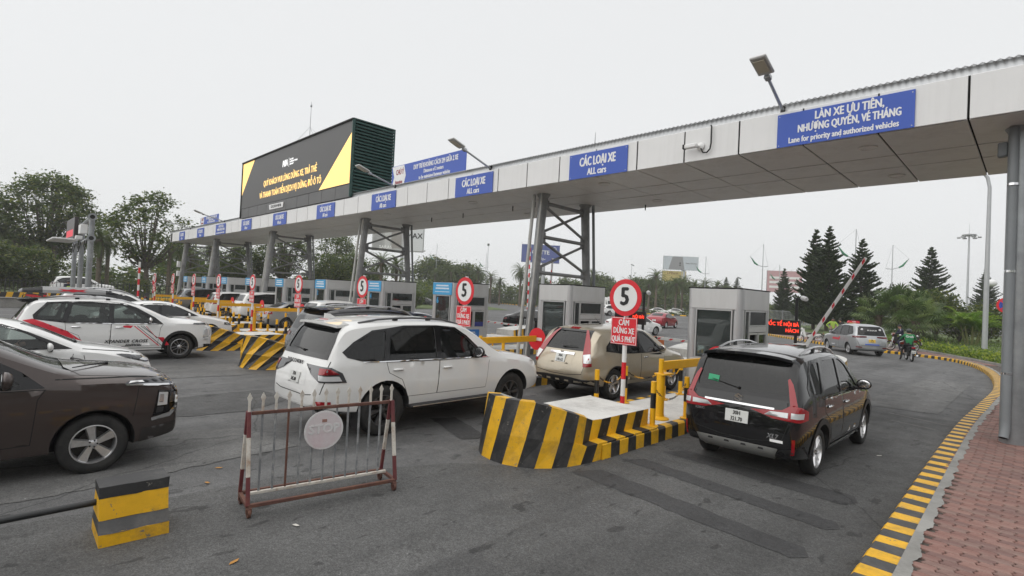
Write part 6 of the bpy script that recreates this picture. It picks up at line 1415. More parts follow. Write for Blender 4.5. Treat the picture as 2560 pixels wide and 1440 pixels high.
def led_board(loc, lab, lines, w=1.35, h=.50):
    t = thing('led_board', lab, 'display', loc, 0, 'red led boards on posts behind the booths')
    MB().tube((0, 0, 0), (0, 0, 2.45), .05, n=12).build('post', M_BPOST, t); d = MB().cbox((-w / 2 + .16, -.10, 1.46), (w, .14, h), .01).build('display_case', M_BPOST, t); MB().box((-w / 2 + .16, -.173, 1.46), (w - .06, .004, h - .06)).build('display_face', M_LEDK, d, None)
    for tx, z in lines: text(tx, .165, M_LEDR, d, (.14, -.176, z), align='RIGHT', bold=.004, xs=.86)
    MB().tube((0, 0, 2.42), (.16, -.02, 2.42), .02).build('camera_bracket', M_BPOST, t); R = Matrix.Rotation(radians(25), 3, 'Y')
    MB().lathe([(.05, 0), (.075, .03), (.075, .22), (.06, .30)], 14).build('camera', M_CAMW, t, 40, loc=(.16, -.0, 2.46)).rotation_euler = (radians(100), 0, radians(40))
led_board((-5.66, 19.0, .22), 'red led board behind the nearest booth, two lines lit', [('CẢNG HÀNG KHÔNG QUỐC TẾ NỘI BÀ'[-15:], 1.56), ('KÍNH CHÀO QUÝ KHÁCH'[-4:], 1.36)])
led_board((-10.75, 18.0, .22), 'red led board half hidden behind the largest speed-limit sign', [('NỘI BÀI', 1.50)])
sc_ = thing('lane_camera', 'grey boxy lane camera on a short post beyond the black crossover roof', 'camera', (-5.05, 17.4, .22)); MB().tube((0, 0, 0), (0, 0, .85), .03).build('post', M_BPOST, sc_); MB().cbox((0, 0, .93), (.24, .40, .17), .02).build('camera_body', M_BPOST, sc_); MB().cbox((0, .02, 1.03), (.28, .46, .03), .01).build('sunshade', M_PANEL, sc_)
# gantry with an led board at the far left
gt = thing('display_gantry', 'three grey posts carrying a dark led board and a tube frame at the left', 'gantry', (-38.2, 4.35, 0))
for x, y, h, r in ((0, 0, 5.75, .145), (-8.0, .45, 5.9, .145), (-12.2, .5, 5.9, .145)): MB().tube((x, y, 0), (x, y, h), r, r * .94, 16).build('post', M_GALV, gt)
for z in (5.62, 4.42):
    MB().path([(.30, -.02, z), (-8.0, .40, z + .05), (-12.6, .48, z + .08)], .12, 14).build('crossbar', M_GALV, gt)
    MB().lathe([(.21, 0), (.21, .06), (.12, .06), (.12, 0)], 20, (.30, -.02, z), 'X', closed=True).build('pipe_flange', M_GALV, gt, 40)
    MB().lathe([(.12, 0), (.001, .002)], 18, (.345, -.02, z), 'X').build('pipe_mouth', M_JOINT, gt, None)
lb = MB().cbox((0, 0, 0), (4.4, .22, 1.45), .02).build('led_board', M_LEDK, gt, 40, loc=(-9.3, .02, 5.45))
for i in range(6): MB().box((-1.7 + .62 * i, -.116, -.30), (.46, .008, .46)).build('led_digit', mat('dim red led', (.55, .03, .05), .4, emit=.6), lb, None)
MB().cbox((-8.6, -.55, 4.62), (4.6, 1.3, .10), .02).build('camera_tray', M_PANEL, gt); MB().cbox((-1.6, -.2, 5.0), (.9, .34, .55), .02).build('control_box', M_PANEL, gt); MB().cbox((-.9, -.45, 4.45), (.5, .3, .22), .02).build('lane_camera', M_PANEL, gt)
for k in range(3): MB().path([(-1.0 - k * 2.6, -.15, 4.35), (-1.0 - k * 2.6, -.2, 3.95), (-.5 - k * 2.6, -.2, 3.75), (-.2 - k * 2.6, -.15, 4.3)], .025, 6).build('cable_loop', M_INK, gt)

# ------------------------------------------------------------------ fences, walls, poles at the left
M_FENK = mat('black railing paint', (.015, .016, .016), .5); M_FENG = mat('grey railing paint', (.30, .31, .31), .5, .2)
def fence(pts, h, gap, m, lab, z=0, post=2.4, r=.012, cat='fence', group=None, base=.12, solid=True):
    t = thing('railing_fence', lab, cat, (pts[0][0], pts[0][1], z), 0, group); O = V((pts[0][0], pts[0][1])); bm_ = MB().box((0, 0, h / 2), (r * 2, r * 2, h)).mesh('picket', m, None); n_all = 0; rest = MB()
    for a, c in zip(pts, pts[1:]):
        a, c = V(a) - O, V(c) - O; d = (c - a); ln = d.length; u = d / ln; ang = atan2(u.y, u.x)
        k = int(ln / gap)
        for i in range(k + 1):
            q = a + u * (ln * i / max(1, k))
            if i % max(1, int(post / gap)) == 0: MB().box((0, 0, (h + .08) / 2), (.07, .07, h + .08)).build('fence_post', m, t, None, loc=(q.x, q.y, 0), rz=ang)
            elif n_all < 290: link('picket', bm_, t, (q.x, q.y, 0), ang); n_all += 1
            else: rest.box((q.x, q.y, h / 2), (r * 2, r * 2, h), rz=ang)
        for zz in (base, h - .12): mid = (a + c) / 2; MB().box((mid.x, mid.y, zz), (ln, .03, .045), rz=ang).build('rail', m, t, None)
    if rest.f: stuff(rest.build('farther_pickets', m, t, None))
    return t
fence([(-58.0, -3.0), (-61.5, 8.0), (-66, 21)], 1.75, .26, M_FENK, 'black railing fence in front of the parked white off-road SUV', r=.016)
fence([(-62, 20.6), (-56.5, 17.0)], 1.9, .30, M_FENK, 'short black gate panel at the far end of the toll row', r=.018, cat='gate')
lw = thing('low_wall', 'low grey concrete wall at the left edge below the parked motorbike', 'wall', (-46.5, -1.5, 0)); MB().prism([(-.2, 0), (.2, 0), (.16, .60), (-.16, .60)], 0, 6.0, 'Y').build('wall_body', M_CONC, lw, None); MB().cbox((0, 3.0, .63), (.46, 6.05, .08), .015).build('wall_coping', M_CONC, lw); lw.rotation_euler = (0, 0, radians(16))
cw = thing('striped_wall', 'low yellow and black striped wall behind the parked red motorbike', 'wall', (-57.0, -4.0, 0), radians(15)); b = MB(); n = 34
for i in range(n + 1): y = i * .40; b.v += [(.15, y, 0), (.12, y + .18, .72), (-.12, y + .18, .72), (-.15, y, 0)]
for i in range(n):
    for j in range(3): b.f.append((4 * i + j, 4 * i + 4 + j, 4 * i + 5 + j, 4 * i + 1 + j)); b.m.append(i % 2)
b.build('striped_face', [M_YEL, M_BLK], cw, None)
ck = thing('yellow_kerb', 'yellow painted kerb along the road beyond the black fence', 'kerb', (-62.5, -6, 0), radians(14)); MB().cbox((0, 17, .14), (.4, 34, .28), .03).build('kerb_run', M_YEL, ck)
def warning_pole(x, y, h, lab):
    t = thing('banded_pole', lab, 'pole', (x, y, 0), 0, 'red and white banded poles')
    n = int(h / .42)
    for i in range(n): MB().tube((0, 0, h * i / n), (0, 0, h * (i + 1) / n), .075, n=10).build('pole_band', M_SRED if i % 2 == 0 else M_SWH, t)
warning_pole(-50.0, 8.8, 3.6, 'tall red and white banded pole behind the striped people carrier'); warning_pole(-64, 12.5, 2.6, 'red and white banded pole near the left fence')
warning_pole(-36.5, 39.0, 8.6, 'tall red and white banded pole behind the champagne crossover booth')
cr = thing('crowd_barrier', 'grey tube crowd barrier at the left edge of the plaza', 'barrier', (-38.3, -.6, 0), radians(100)); 
MB().path([(-.9, 0, 0), (-.9, 0, 1.05), (.9, 0, 1.05), (.9, 0, 0)], .022, 8).build('frame', M_GALV, cr); MB().tube((-.9, 0, .2), (.9, 0, .2), .018).build('lower_tube', M_GALV, cr)
for i in range(10): MB().tube((-.75 + .166 * i, 0, .2), (-.75 + .166 * i, 0, 1.05), .009, n=6).build('upright', M_GALV, cr)
for x in (-.7, .7): MB().path([(x, -.25, .0), (x, -.2, .04), (x, .2, .04), (x, .25, .0)], .015, 6).build('foot', M_GALV, cr)
dup(cr, 'grey tube crowd barrier standing by the black saloon', (-19.4, 20.9, 0), radians(-30))

# ------------------------------------------------------------------ behind the booths: plaza edge, lamps, hoardings
sb2 = thing('striped_ramp_block', 'striped wedge block in front of the black saloon', 'barrier block', (-19.0, 22.4, 0), radians(-45)); b = MB(); n = 9
for i in range(n + 1): x = -1.1 + 2.2 * i / n; zt = .35 + .65 * max(0, (i - 3) / (n - 3)); b.v += [(x, -.5, 0), (x + .1, -.45, zt), (x + .1, .45, zt), (x, .5, 0)]
for i in range(n):
    for j in range(3): b.f.append((4 * i + j, 4 * i + 4 + j, 4 * i + 5 + j, 4 * i + 1 + j)); b.m.append(2 if j == 1 else i % 2)
b.f += [(0, 1, 2, 3), tuple(4 * n + q for q in (3, 2, 1, 0))]; b.m += [0, 0]; b.build('block_body', list(M_ISL), sb2, None)
fk = smooth_line([(-150, 132), (-106, 108), (-80, 104), (-62, 99), (-50, 103), (-38, 112), (-28, 122)], 1.2)
kb = struct(link('far_kerb', None))
for i in range(0, len(fk) - 4, 4): kerb_stone(fk[i:i + 5], i, 4, .22, .35, kb, (M_YEL, M_GBLK), side=-1)
M_POLE = mat('pale lamp pole', (.42, .43, .44), .45, .4, var=.06); M_LGRN = mat('green lamp fitting', (.06, .22, .12), .45)
def flood_pole(x, y, h, lab, rz=0):
    t = thing('flood_lamp_post', lab, 'lamp post', (x, y, 0), rz, 'slim floodlight posts round the plaza'); MB().tube((0, 0, 0), (0, 0, h), .11, .06, 10).build('pole', M_POLE, t); MB().cbox((.25, 0, h + .15), (1.1, .6, .30), .06, M=Matrix.Rotation(radians(20), 3, 'Y')).build('lamp_head', M_STEEL, t); MB().cbox((.3, 0, h - .02), (.8, .45, .05), .01, M=Matrix.Rotation(radians(20), 3, 'Y')).build('lamp_lens', M_LGRN, t)
flood_pole(-110.8, 101, 16.6, 'floodlight post above the palms left of the blue hoarding', 2.4); flood_pole(-92.8, 147, 14.2, 'floodlight post above the palms right of the nearest speed-limit disc', .5); flood_pole(-72, 140, 12, 'floodlight post right of the grey hoarding', .5); flood_pole(-60, 150, 10.5, 'short floodlight post between the small pines and the lone pine', .5)
def sail_lamp(x, y, h, lab, rz=0):
    t = thing('mast_lamp', lab, 'lamp post', (x, y, 0), rz, 'mast lamps with a curved green arm'); MB().tube((0, 0, 0), (0, 0, h), .12, .05, 10).build('mast', M_POLE, t); k = h * .72
    MB().path([(.9, 0, k - .05), (0, 0, k - .15), (-.9, 0, k + .1), (-1.7, 0, k + .75), (-2.2, 0, k + 1.6)], .06, 8).build('curved_arm', M_POLE, t); MB().path([(-.9, 0, k + .12), (-1.4, 0, k + .45), (-2.0, 0, k + 1.35)], [.13, .17, .06], 8).build('lamp_head', M_LGRN, t)
    MB().tube((0, 0, h), (-2.2, 0, k + 1.6), .015, n=5).build('stay', M_POLE, t); MB().tube((0, 0, h), (.9, 0, k), .015, n=5).build('stay', M_POLE, t)
sail_lamp(-128, 96, 17, 'mast lamp with curved arm above the round trees left of the palms', 1.0); sail_lamp(-118, 107, 15, 'mast lamp beside the floodlight post left of the blue hoarding', 1.0)
sail_lamp(-52, 112, 13.2, 'mast lamp left of the two small pines', .7); sail_lamp(-35, 98, 13.8, 'mast lamp above the nearest booth', .7); sail_lamp(-42, 128, 12.5, 'mast lamp left of the lone pine', .7); sail_lamp(-17.5, 82, 13.5, 'mast lamp rising between the dense pine pair and the next pine', .5); sail_lamp(-17.5, 107, 14, 'mast lamp left of the broad pine', 3.3)
hm = thing('high_mast', 'tall high-mast light with a ring of lamps at the right', 'lamp post', (-15.4, 209, 0)); MB().tube((0, 0, 0), (0, 0, 28), .38, .2, 14).tube((0, 0, 28), (0, 0, 31), .05, .03, 6).build('mast', M_POLE, hm); MB().lathe([(1.6, 27.2), (1.8, 27.5), (1.6, 27.7), (.3, 27.6), (.3, 27.3)], 16, closed=True).build('lamp_ring', M_POLE, hm)
for i in range(6): a = i * pi / 3; MB().cbox((2.4 * cos(a), 2.4 * sin(a), 26.7), (.9, .9, .35), .1, rz=a).build('lamp_head', M_STEEL, hm); MB().tube((1.6 * cos(a), 1.6 * sin(a), 27.3), (2.4 * cos(a), 2.4 * sin(a), 26.8), .07, n=6).build('lamp_arm', M_POLE, hm)
lp = thing('street_lamp', 'tall grey street lamp with a bent arm right of the areca palm', 'lamp post', (-2.67, 50.0, 0)); MB().path([(0, 0, 0), (0, 0, 5), (0, 0, 11.6), (-.12, -.05, 12.3), (-.5, -.2, 12.9), (-1.3, -.5, 13.3), (-3, -1.1, 13.6)], [.17, .15, .11, .105, .10, .09, .07], 14).build('pole', M_POLE, lp); MB().cbox((-3.4, -1.25, 13.65), (.9, .35, .14), .05, rz=radians(20)).build('lamp_head', M_POLE, lp)
gl = thing('globe_lamp', 'ornate twin globe lamp beside the grey post at the right', 'lamp post', (-1.15, 60, 0)); MB().tube((0, 0, 0), (0, 0, 5.2), .12, .06, 10).build('pole', M_STEEL, gl)
for dx in (-1.75, -.5): MB().ball((dx, 0, 5.35), .38, 16, 10, sc=(1, 1, .85)).build('globe', mat('white lamp globe', (.7, .7, .7), .3), gl, True); MB().path([(0, 0, 4.4), (dx * .5, 0, 4.35), (dx, 0, 4.95)], .03, 6).build('scroll_arm', M_STEEL, gl); MB().lathe([(.1, 4.95), (.16, 5.05), (.05, 5.1)], 10, (dx, 0, 0)).build('globe_holder', M_STEEL, gl)
# hoardings
def hoarding(loc, rz, w, h, zb, m, lab, posts=(0,), pm=M_POLE):
    t = thing('hoarding', lab, 'billboard', loc, rz); MB().cbox((0, 0, zb + h / 2), (w, .5, h), .05).build('frame', M_STEEL, t); p = MB().box((0, -.27, zb + h / 2), (w - .1, .02, h - .1)).build('poster', m, t, None)
    for x in posts: MB().tube((x, .4, 0), (x, .4, zb + h * .6), .55, .5, 14).build('column', pm, t)
    for i in range(7): MB().tube((-w / 2 + w * i / 6, -.3, zb + h), (-w / 2 + w * i / 6, -1.4, zb + h + .5), .04, n=5).build('lamp_arm', M_POLE, t)
    return t, p
hr = radians(45)
t, p = hoarding((-129, 83.0, 0), hr, 14.6, 6.6, 13.6, mat('grey interior poster', (.36, .36, .35), .5, var=.25, vscale=.25), 'grey hoarding with an interior scene seen through the braced tower', (1.2,))
for x, w, z, h, c_ in ((-5.6, 2.6, 17, 5.6, (.30, .30, .30)), (-2.9, 1.6, 16.8, 6.0, (.46, .46, .45)), (-.4, 2.8, 17.2, 5.6, (.26, .24, .22)), (2.0, 1.2, 17, 6.0, (.52, .52, .52)), (5.0, 4.2, 17, 6.2, (.62, .63, .64)), (-.2, 1.1, 16, 2.0, (.6, .6, .58))): MB().box((x, -.29 - .004 * abs(x), z), (w, .01, h)).build('poster_block', mat('poster grey %.2f' % c_[0], c_, .5), p, None)
text('SARAS', 1.25, M_SWH, p, (-3.4, -.36, 14.6), bold=.05); text('IMAX', 2.1, M_INK, p, (4.4, -.36, 18.1), bold=.06)
t, p = hoarding((-100.4, 111.6, 0), hr, 10.8, 5.1, 12.3, mat('blue poster', (.075, .10, .28), .5, var=.06), 'blue hoarding with white lettering seen through the near tower', (1.0,)); text('COTTE', 1.55, M_SWH, p, (0, -.30, 15.2), bold=.05); MB().lathe([(.55, 0), (.55, .02), (.4, .02), (.4, 0)], 20, (3.9, -.30, 16.3), 'Y', closed=True).build('poster_badge', M_SWH, p)
for i in range(3): MB().box((-.1 + .55 * i, -.30, 13.55 - .15 * i), (1.0, .02, .16), M=Matrix.Rotation(radians(-22), 3, 'Y')).build('poster_stroke', M_SWH, p, None)
t, p = hoarding((-97.2, 188, 0), radians(42), 13.2, 5.2, 15.6, mat('pale grey poster', (.50, .54, .58), .5, var=.05), 'pale grey hoarding with a device picture above the palms', (1.5,)); MB().prism([(-4.6, 15.75), (-3.2, 20.6), (.6, 20.6), (1.4, 15.75)], -.31, -.29, 'Y').build('device_picture', mat('poster dark grey', (.27, .27, .28), .5), p, None); text('Galaxy S26 Ultra', .62, M_INK, p, (3.9, -.30, 18.2), bold=.01)
for zz in (17.4, 18.2): MB().lathe([(.3, 0), (.001, .02)], 14, (-.3, -.33, zz), 'Y').build('lens_picture', M_INK, p)
t, p = hoarding((-104, 196, 0), radians(42), 9.5, 4.2, 11.6, mat('yellow poster', (.55, .44, .16), .5, var=.06), 'yellow bank hoarding below the pale grey one', (0,)); text('LPBank', 1.5, mat('brown print', (.25, .14, .04), .5), p, (-.6, -.30, 14.9), bold=.03)
t, p = hoarding((-55, 172, 0), radians(35), 10, 6.5, 7.6, mat('pink red poster', (.50, .30, .31), .5, var=.08), 'red and white hoarding left of the lone pine', (0,))
for zz in (9.2, 10.6, 12.0): MB().box((0, -.30, zz), (8.6, .02, .7)).build('poster_line', M_SWH, p, None)
# box truck and its like on the far plaza
tk = thing('box_truck', 'white truck half hidden behind the champagne crossover booth', 'truck', (-71.5, 104.5, 0), radians(-120)); M_TW = P_WHITE
MB().prism([(-1.0, .55), (1.0, .55), (1.0, 1.5), (.55, 2.55), (-1.0, 2.6)], -1.05, 1.05, 'X').build('cab', M_TW, tk, 30); MB().prism([(.42, 1.55), (.96, 1.55), (.58, 2.40), (.42, 2.42)], -1.056, 1.056, 'X').build('cab_window', G_OPAQUE, tk, None); MB().add([(-.9, 1.0, 1.55), (.9, 1.0, 1.55), (.8, .60, 2.45), (-.8, .60, 2.45)], [(0, 1, 2, 3)]).build('windscreen', G_OPAQUE, tk, None, loc=(0, .015, 0))
MB().cbox((0, -3.3, 2.1), (2.2, 4.4, 2.3), .05).build('cargo_box', M_TW, tk); MB().box((0, -2.2, .75), (1.0, 5.6, .25)).build('chassis', M_TRIM, tk, None); MB().cbox((0, .3, 3.0), (1.2, .5, .8), .05).build('roof_unit', M_TW, tk)
for y in (.2, -4.2):
    for sx in (1, -1): MB().lathe([(.001, -.13), (.45, -.13), (.47, 0), (.45, .13), (.001, .13)], 18, (sx * .9, y, .47), 'X').build('wheel', M_TYRE, tk)
# ------------------------------------------------------------------ people and motorbikes
M_SKIN = mat('skin', (.36, .21, .15), .55); M_HAIR = mat('black hair', (.012, .011, .010), .5); M_SHOE = mat('dark shoes', (.02, .02, .02), .5)
M_NAVY = mat('navy cloth', (.018, .022, .045), .85, var=.15, vscale=9); M_BLACKC = mat('black cloth', (.014, .014, .015), .85, var=.15, vscale=9); M_LIMEC = mat('lime cloth', (.30, .44, .07), .8, var=.1, vscale=9); M_GREENC = mat('green jacket', (.010, .17, .055), .7, var=.12, vscale=7); M_GREYC = mat('grey cloth', (.10, .10, .105), .85, var=.1)
def person(label, loc, rz, pose, top, legs, hair=M_HAIR, scale=1.0, helmet=None):
    """one skinned body following a posed skeleton; hair, helmet and face are its children"""
    J = dict(pelvis=(0, 0, .93), spine=(0, .0, 1.12), chest=(0, .0, 1.33), neck=(0, .01, 1.46), head=(0, .03, 1.56), crown=(0, .03, 1.65),
             shR=(.18, 0, 1.40), elR=(.24, -.02, 1.13), wrR=(.25, .06, .90), haR=(.25, .09, .82), shL=(-.18, 0, 1.40), elL=(-.24, -.02, 1.13), wrL=(-.25, .06, .90), haL=(-.25, .09, .82),
             hiR=(.09, 0, .90), knR=(.10, .02, .50), anR=(.10, -.02, .09), toR=(.11, .14, .04), hiL=(-.09, 0, .90), knL=(-.10, .02, .50), anL=(-.10, -.02, .09), toL=(-.11, .14, .04)); J.update(pose)
    Rd = dict(pelvis=.145, spine=.135, chest=.155, neck=.055, head=.092, crown=.075, shR=.068, elR=.048, wrR=.034, haR=.036, hiR=.095, knR=.062, anR=.045, toR=.04)
    E = [('pelvis', 'spine'), ('spine', 'chest'), ('chest', 'neck'), ('neck', 'head'), ('head', 'crown')]
    for s in 'RL': E += [('chest', 'sh' + s), ('sh' + s, 'el' + s), ('el' + s, 'wr' + s), ('wr' + s, 'ha' + s), ('pelvis', 'hi' + s), ('hi' + s, 'kn' + s), ('kn' + s, 'an' + s), ('an' + s, 'to' + s)]
    names = list(J); me = bpy.data.meshes.new('skeleton'); me.from_pydata([J[n] for n in names], [(names.index(a), names.index(b)) for a, b in E], []); ob = link('body', me)
    md = ob.modifiers.new('skin', 'SKIN'); md.use_smooth_shade = True; sub = ob.modifiers.new('sub', 'SUBSURF'); sub.levels = sub.render_levels = 1
    for n, v in zip(names, me.skin_vertices[0].data):
        r = Rd.get(n, Rd.get(n[:-1] + 'R', .05)); v.radius = (r * (1.15 if n in ('chest', 'pelvis') else 1), r * (.78 if n in ('chest', 'spine', 'pelvis') else 1)); v.use_root = n == 'pelvis'
    fm = freeze(ob); bpy.data.objects.remove(ob); bpy.data.meshes.remove(me)
    for m in (M_SKIN, top, legs, M_SHOE): fm.materials.append(m)
    seg = []
    for a, b in E:
        mi = 0 if a in ('neck', 'head') or a.startswith('wr') else 3 if a.startswith('an') else 2 if a[:2] in ('hi', 'kn') or b[:2] == 'hi' else 1
        seg.append((V(J[a]), V(J[b]), mi))
    for p in fm.polygons:
        c = p.center; best = 9
        for a, b, mi in seg:
            d = b - a; u = max(0, min(1, (c - a).dot(d) / max(1e-9, d.length_squared))); q = (c - (a + d * u)).length
            if q < best: best = q; p.material_index = mi
    fm.polygons.foreach_set('use_smooth', [True] * len(fm.polygons))
    bm = bmesh.new(); bm.from_mesh(fm); fb = MB()
    for s in (1, -1):                      # fingers rooted in the palm
        k = 'R' if s > 0 else 'L'; h = V(J['ha' + k]); w = V(J['wr' + k]); d = (h - w).normalized(); sd = d.cross(V((0, 1, .2))).normalized()
        for i, ln in enumerate((.070, .080, .075, .060)): o = h + sd * (.024 - .016 * i); fb.path([o, o + d * ln * .55, o + d * ln + V((0, .02, 0))], [.010, .009, .007], 6)
        fb.path([h - d * .03 + sd * .03, h + sd * .06, h + sd * .065 + d * .03], [.011, .010, .008], 6)
    t = fb.mesh('f', M_SKIN, True); bm.from_mesh(t); bm.to_mesh(fm); bm.free(); bpy.data.meshes.remove(t); fm.name = 'body'
    o = link('person', fm, None, loc, rz); o.scale = (scale,) * 3; tag(o, label, 'person', 'people around the plaza')
    H = V(J['head']); up = (V(J['crown']) - H).normalized(); C = H + up * .035
    if helmet: MB().ball(C + V((0, -.005, .03)), .128, 14, 9, sc=(.95, 1.08, 1)).build('helmet', helmet, o, True)
    else: MB().ball(C + V((0, -.025, .03)), .103, 12, 8, sc=(.95, 1.05, 1.0)).build('hair', hair, o, True)
    b = MB(); f = C + V((0, .088, -.02))
    for x in (-.032, .032): b.ball(f + V((x, -.004, .01)), .010, 6, 4, 1)
    b.ball(f + V((0, .012, -.018)), .014, 6, 4, 0, (.8, 1, 1.3)); b.ball(f + V((0, -.006, -.052)), .016, 6, 4, 2, (1.4, .5, .5))
    for x in (-.09, .09): b.ball(C + V((x, .0, -.02)), .022, 6, 4, 0, (.4, 1, 1.4))
    b.build('face', [M_SKIN, M_INK, mat('lips', (.25, .08, .07), .5)], o, True); return o
sit = dict(pelvis=(0, -.02, .82), spine=(0, .04, 1.0), chest=(0, .10, 1.20), neck=(0, .13, 1.33), head=(0, .16, 1.43), crown=(0, .17, 1.52), shR=(.19, .10, 1.28), shL=(-.19, .10, 1.28), elR=(.30, .28, 1.08), elL=(-.30, .28, 1.08), wrR=(.31, .50, 1.04), wrL=(-.31, .50, 1.04), haR=(.30, .58, 1.04), haL=(-.30, .58, 1.04),
           hiR=(.10, 0, .80), hiL=(-.10, 0, .80), knR=(.22, .36, .66), knL=(-.24, .30, .56), anR=(.42, .30, .26), anL=(-.30, .20, .09), toR=(.46, .44, .20), toL=(-.32, .34, .04))
def motorbike(label, loc, rz, m, m2=None, plate=None, lean=0):
    t = thing('motorbike', label, 'motorbike', loc, rz, 'motorbikes parked and ridden round the plaza'); t.rotation_euler = (0, lean, rz); m2 = m2 or M_TRIM
    for y, nm in ((-.62, 'rear_wheel'), (.62, 'front_wheel')):
        w = MB().lathe([(.235, -.035), (.275, -.042), (.293, 0), (.275, .042), (.235, .035), (.225, 0)], 24, (0, y, .293), 'X', closed=True).build(nm, M_TYRE, t); b = MB().lathe([(.232, -.02), (.232, .02), (.215, .02), (.215, -.02)], 24, (0, y, .293), 'X', closed=True).tube((-.05, y, .293), (.05, y, .293), .045, n=10)
        for i in range(8): a = i * pi / 4; b.tube((0, y, .293), (0, y + .22 * cos(a), .293 + .22 * sin(a)), .006, n=5)
        b.build('rim', M_ALLOY, w)
    b = MB().prism([(-.75, .58), (-.45, .50), (-.15, .42), (.10, .40), (.16, .52), (-.10, .62), (-.30, .74), (-.70, .74)], -.10, .10, 'X'); b.build('side_fairing', m, t, 40)
    MB().prism([(-.80, .735), (-.40, .75), (.0, .70), (.10, .66), (.06, .63), (-.30, .68), (-.75, .69)], -.12, .12, 'X').build('seat', M_TRIM, t, 40)
    MB().prism([(.20, .40), (.36, .42), (.50, .95), (.36, 1.0), (.26, .62)], -.16, .16, 'X').build('leg_shield', m2, t, 40); MB().cbox((0, -.1, .36), (.20, .42, .22), .05).build('engine', M_BRAKE, t)
    for x in (-.07, .07): MB().tube((x, .62, .29), (x, .42, .92), .022, n=8).build('fork_leg', M_ALLOY, t)
    MB().path([(-.36, .26, 1.02), (-.22, .36, 1.06), (0, .40, 1.03), (.22, .36, 1.06), (.36, .26, 1.02)], .016, 8).build('handlebar', M_TRIM, t); MB().ball((0, .47, .97), .10, 12, 8, sc=(1.3, .8, 1)).build('headlamp_cowl', m, t, True); MB().ball((0, .535, .97), .06, 10, 6, sc=(1, .5, 1)).build('headlamp', M_LENS, t, True)
    for x in (-.30, .30): MB().tube((x, .30, 1.05), (x * 1.15, .26, 1.22), .006, n=5).ball((x * 1.18, .25, 1.25), .055, 8, 6, 1, (1, .3, .75)).build('mirror', [M_TRIM, M_CHROME], t, True)
    MB().prism([(.34, .50), (.50, .60), (.74, .60), (.92, .46), (.88, .45), (.72, .56), (.52, .56), (.38, .47)], -.05, .05, 'X').build('front_mudguard', m, t, 40); MB().prism([(-.70, .70), (-.95, .62), (-1.0, .36), (-.94, .36), (-.90, .58), (-.68, .64)], -.06, .06, 'X').build('rear_mudguard', M_TRIM, t, 40)
    MB().path([(.10, .0, .26), (.13, -.4, .26), (.15, -.95, .34)], [.025, .035, .045], 10).build('exhaust', M_CHROME, t); MB().cbox((0, -.90, .70), (.16, .05, .08), .015).build('tail_lamp', M_RED, t)
    MB().path([(-.13, -.45, .80), (-.13, -.85, .84), (0, -.92, .84), (.13, -.85, .84), (.13, -.45, .80)], .014, 6).build('grab_rail', M_TRIM, t)
    p = MB().cbox((0, -.985, .50), (.19, .008, .14), .003).build('number_plate', M_PLATE, t); p.rotation_euler = (0, 0, 0)
    if plate: text(plate, .062, M_INK, p, (0, -.990, .50), bold=.001)
    return t
motorbike('dark motorbike ridden by the person in the green jacket at the kerb bend', (-4.60, 33.25, 0), radians(18), M_BLACKC, M_BLACKC, '29-X5')
g_ = person('rider in a bright green jacket astride a motorbike, seen from behind', (-4.60, 33.15, 0), radians(18), sit, M_GREENC, M_BLACKC, helmet=mat('dark helmet', (.02, .03, .025), .3))
text('Grab', .16, M_SWH, g_, (0, -.045, 1.22), bold=.004, name='jacket_lettering')
motorbike('white and dark motorbike parked at the kerb near the raised boom', (-11.6, 42.0, 0), radians(120), mat('white scooter panel', (.6, .6, .58), .35), mat('white scooter panel', (.6, .6, .58), .35), lean=radians(8))
person('person in a navy jacket sitting behind the rider in green', (-5.75, 38.9, .15), radians(120), dict(sit, elR=(.25, .2, 1.0), wrR=(.1, .4, .95), haR=(.05, .46, .93)), M_NAVY, M_NAVY, helmet=None)
motorbike('dark motorbike parked on the pavement under the person in navy', (-5.75, 38.9, .15), radians(120), M_DRED, M_TRIM)
person('person in a lime jacket with hand on hip behind the silver taxi', (-10.5, 43.4, .15), radians(-150), dict(elR=(.40, -.06, 1.18), wrR=(.22, .04, 1.0), haR=(.18, .06, .96), elL=(-.3, .15, 1.15), wrL=(-.15, .32, 1.12), haL=(-.08, .36, 1.12)), M_LIMEC, M_GREYC)
person('person in a black jacket leaning towards the lime jacket', (-10.0, 43.9, .15), radians(110), dict(chest=(0, .08, 1.32), neck=(0, .13, 1.44), head=(0, .17, 1.53), crown=(0, .20, 1.62), elR=(.26, .18, 1.12), wrR=(.15, .38, 1.05), haR=(.12, .44, 1.04), elL=(-.26, .18, 1.12), wrL=(-.15, .38, 1.05), haL=(-.12, .44, 1.04)), M_BLACKC, M_BLACKC)
person('person in a lime reflective vest standing over the taxi roof sign', (-9.6, 45.0, .15), radians(-160), {}, M_LIMEC, M_NAVY)
motorbike('red and black motorbike parked by the striped wall at the left', (-54.6, 3.3, 0), radians(-8), M_SRED, M_SRED)
person('guard in a dark uniform holding a lime vest beside the red motorbike', (-54.6, 4.9, .28), radians(-60), dict(sit, elR=(.28, .2, 1.02), elL=(-.28, .2, 1.02), wrR=(.12, .38, .98), wrL=(-.12, .38, .98), haR=(.06, .42, .98), haL=(-.06, .42, .98)), M_NAVY, M_NAVY)
vest = tag(MB().cbox((0, 0, 0), (.34, .16, .30), .06).build('reflective_vest', M_LIMEC, None, 60, loc=(-54.42, 5.02, 1.28), rz=radians(-60)), 'bundled lime reflective vest in the hands of the guard', 'vest')
motorbike('dark motorbike parked by the black fence, nearer of two', (-53.4, 9.3, 0), radians(60), M_TRIM, M_TRIM); motorbike('dark motorbike parked by the black fence, farther of two', (-55.6, 10.4, 0), radians(75), M_TRIM, M_TRIM)
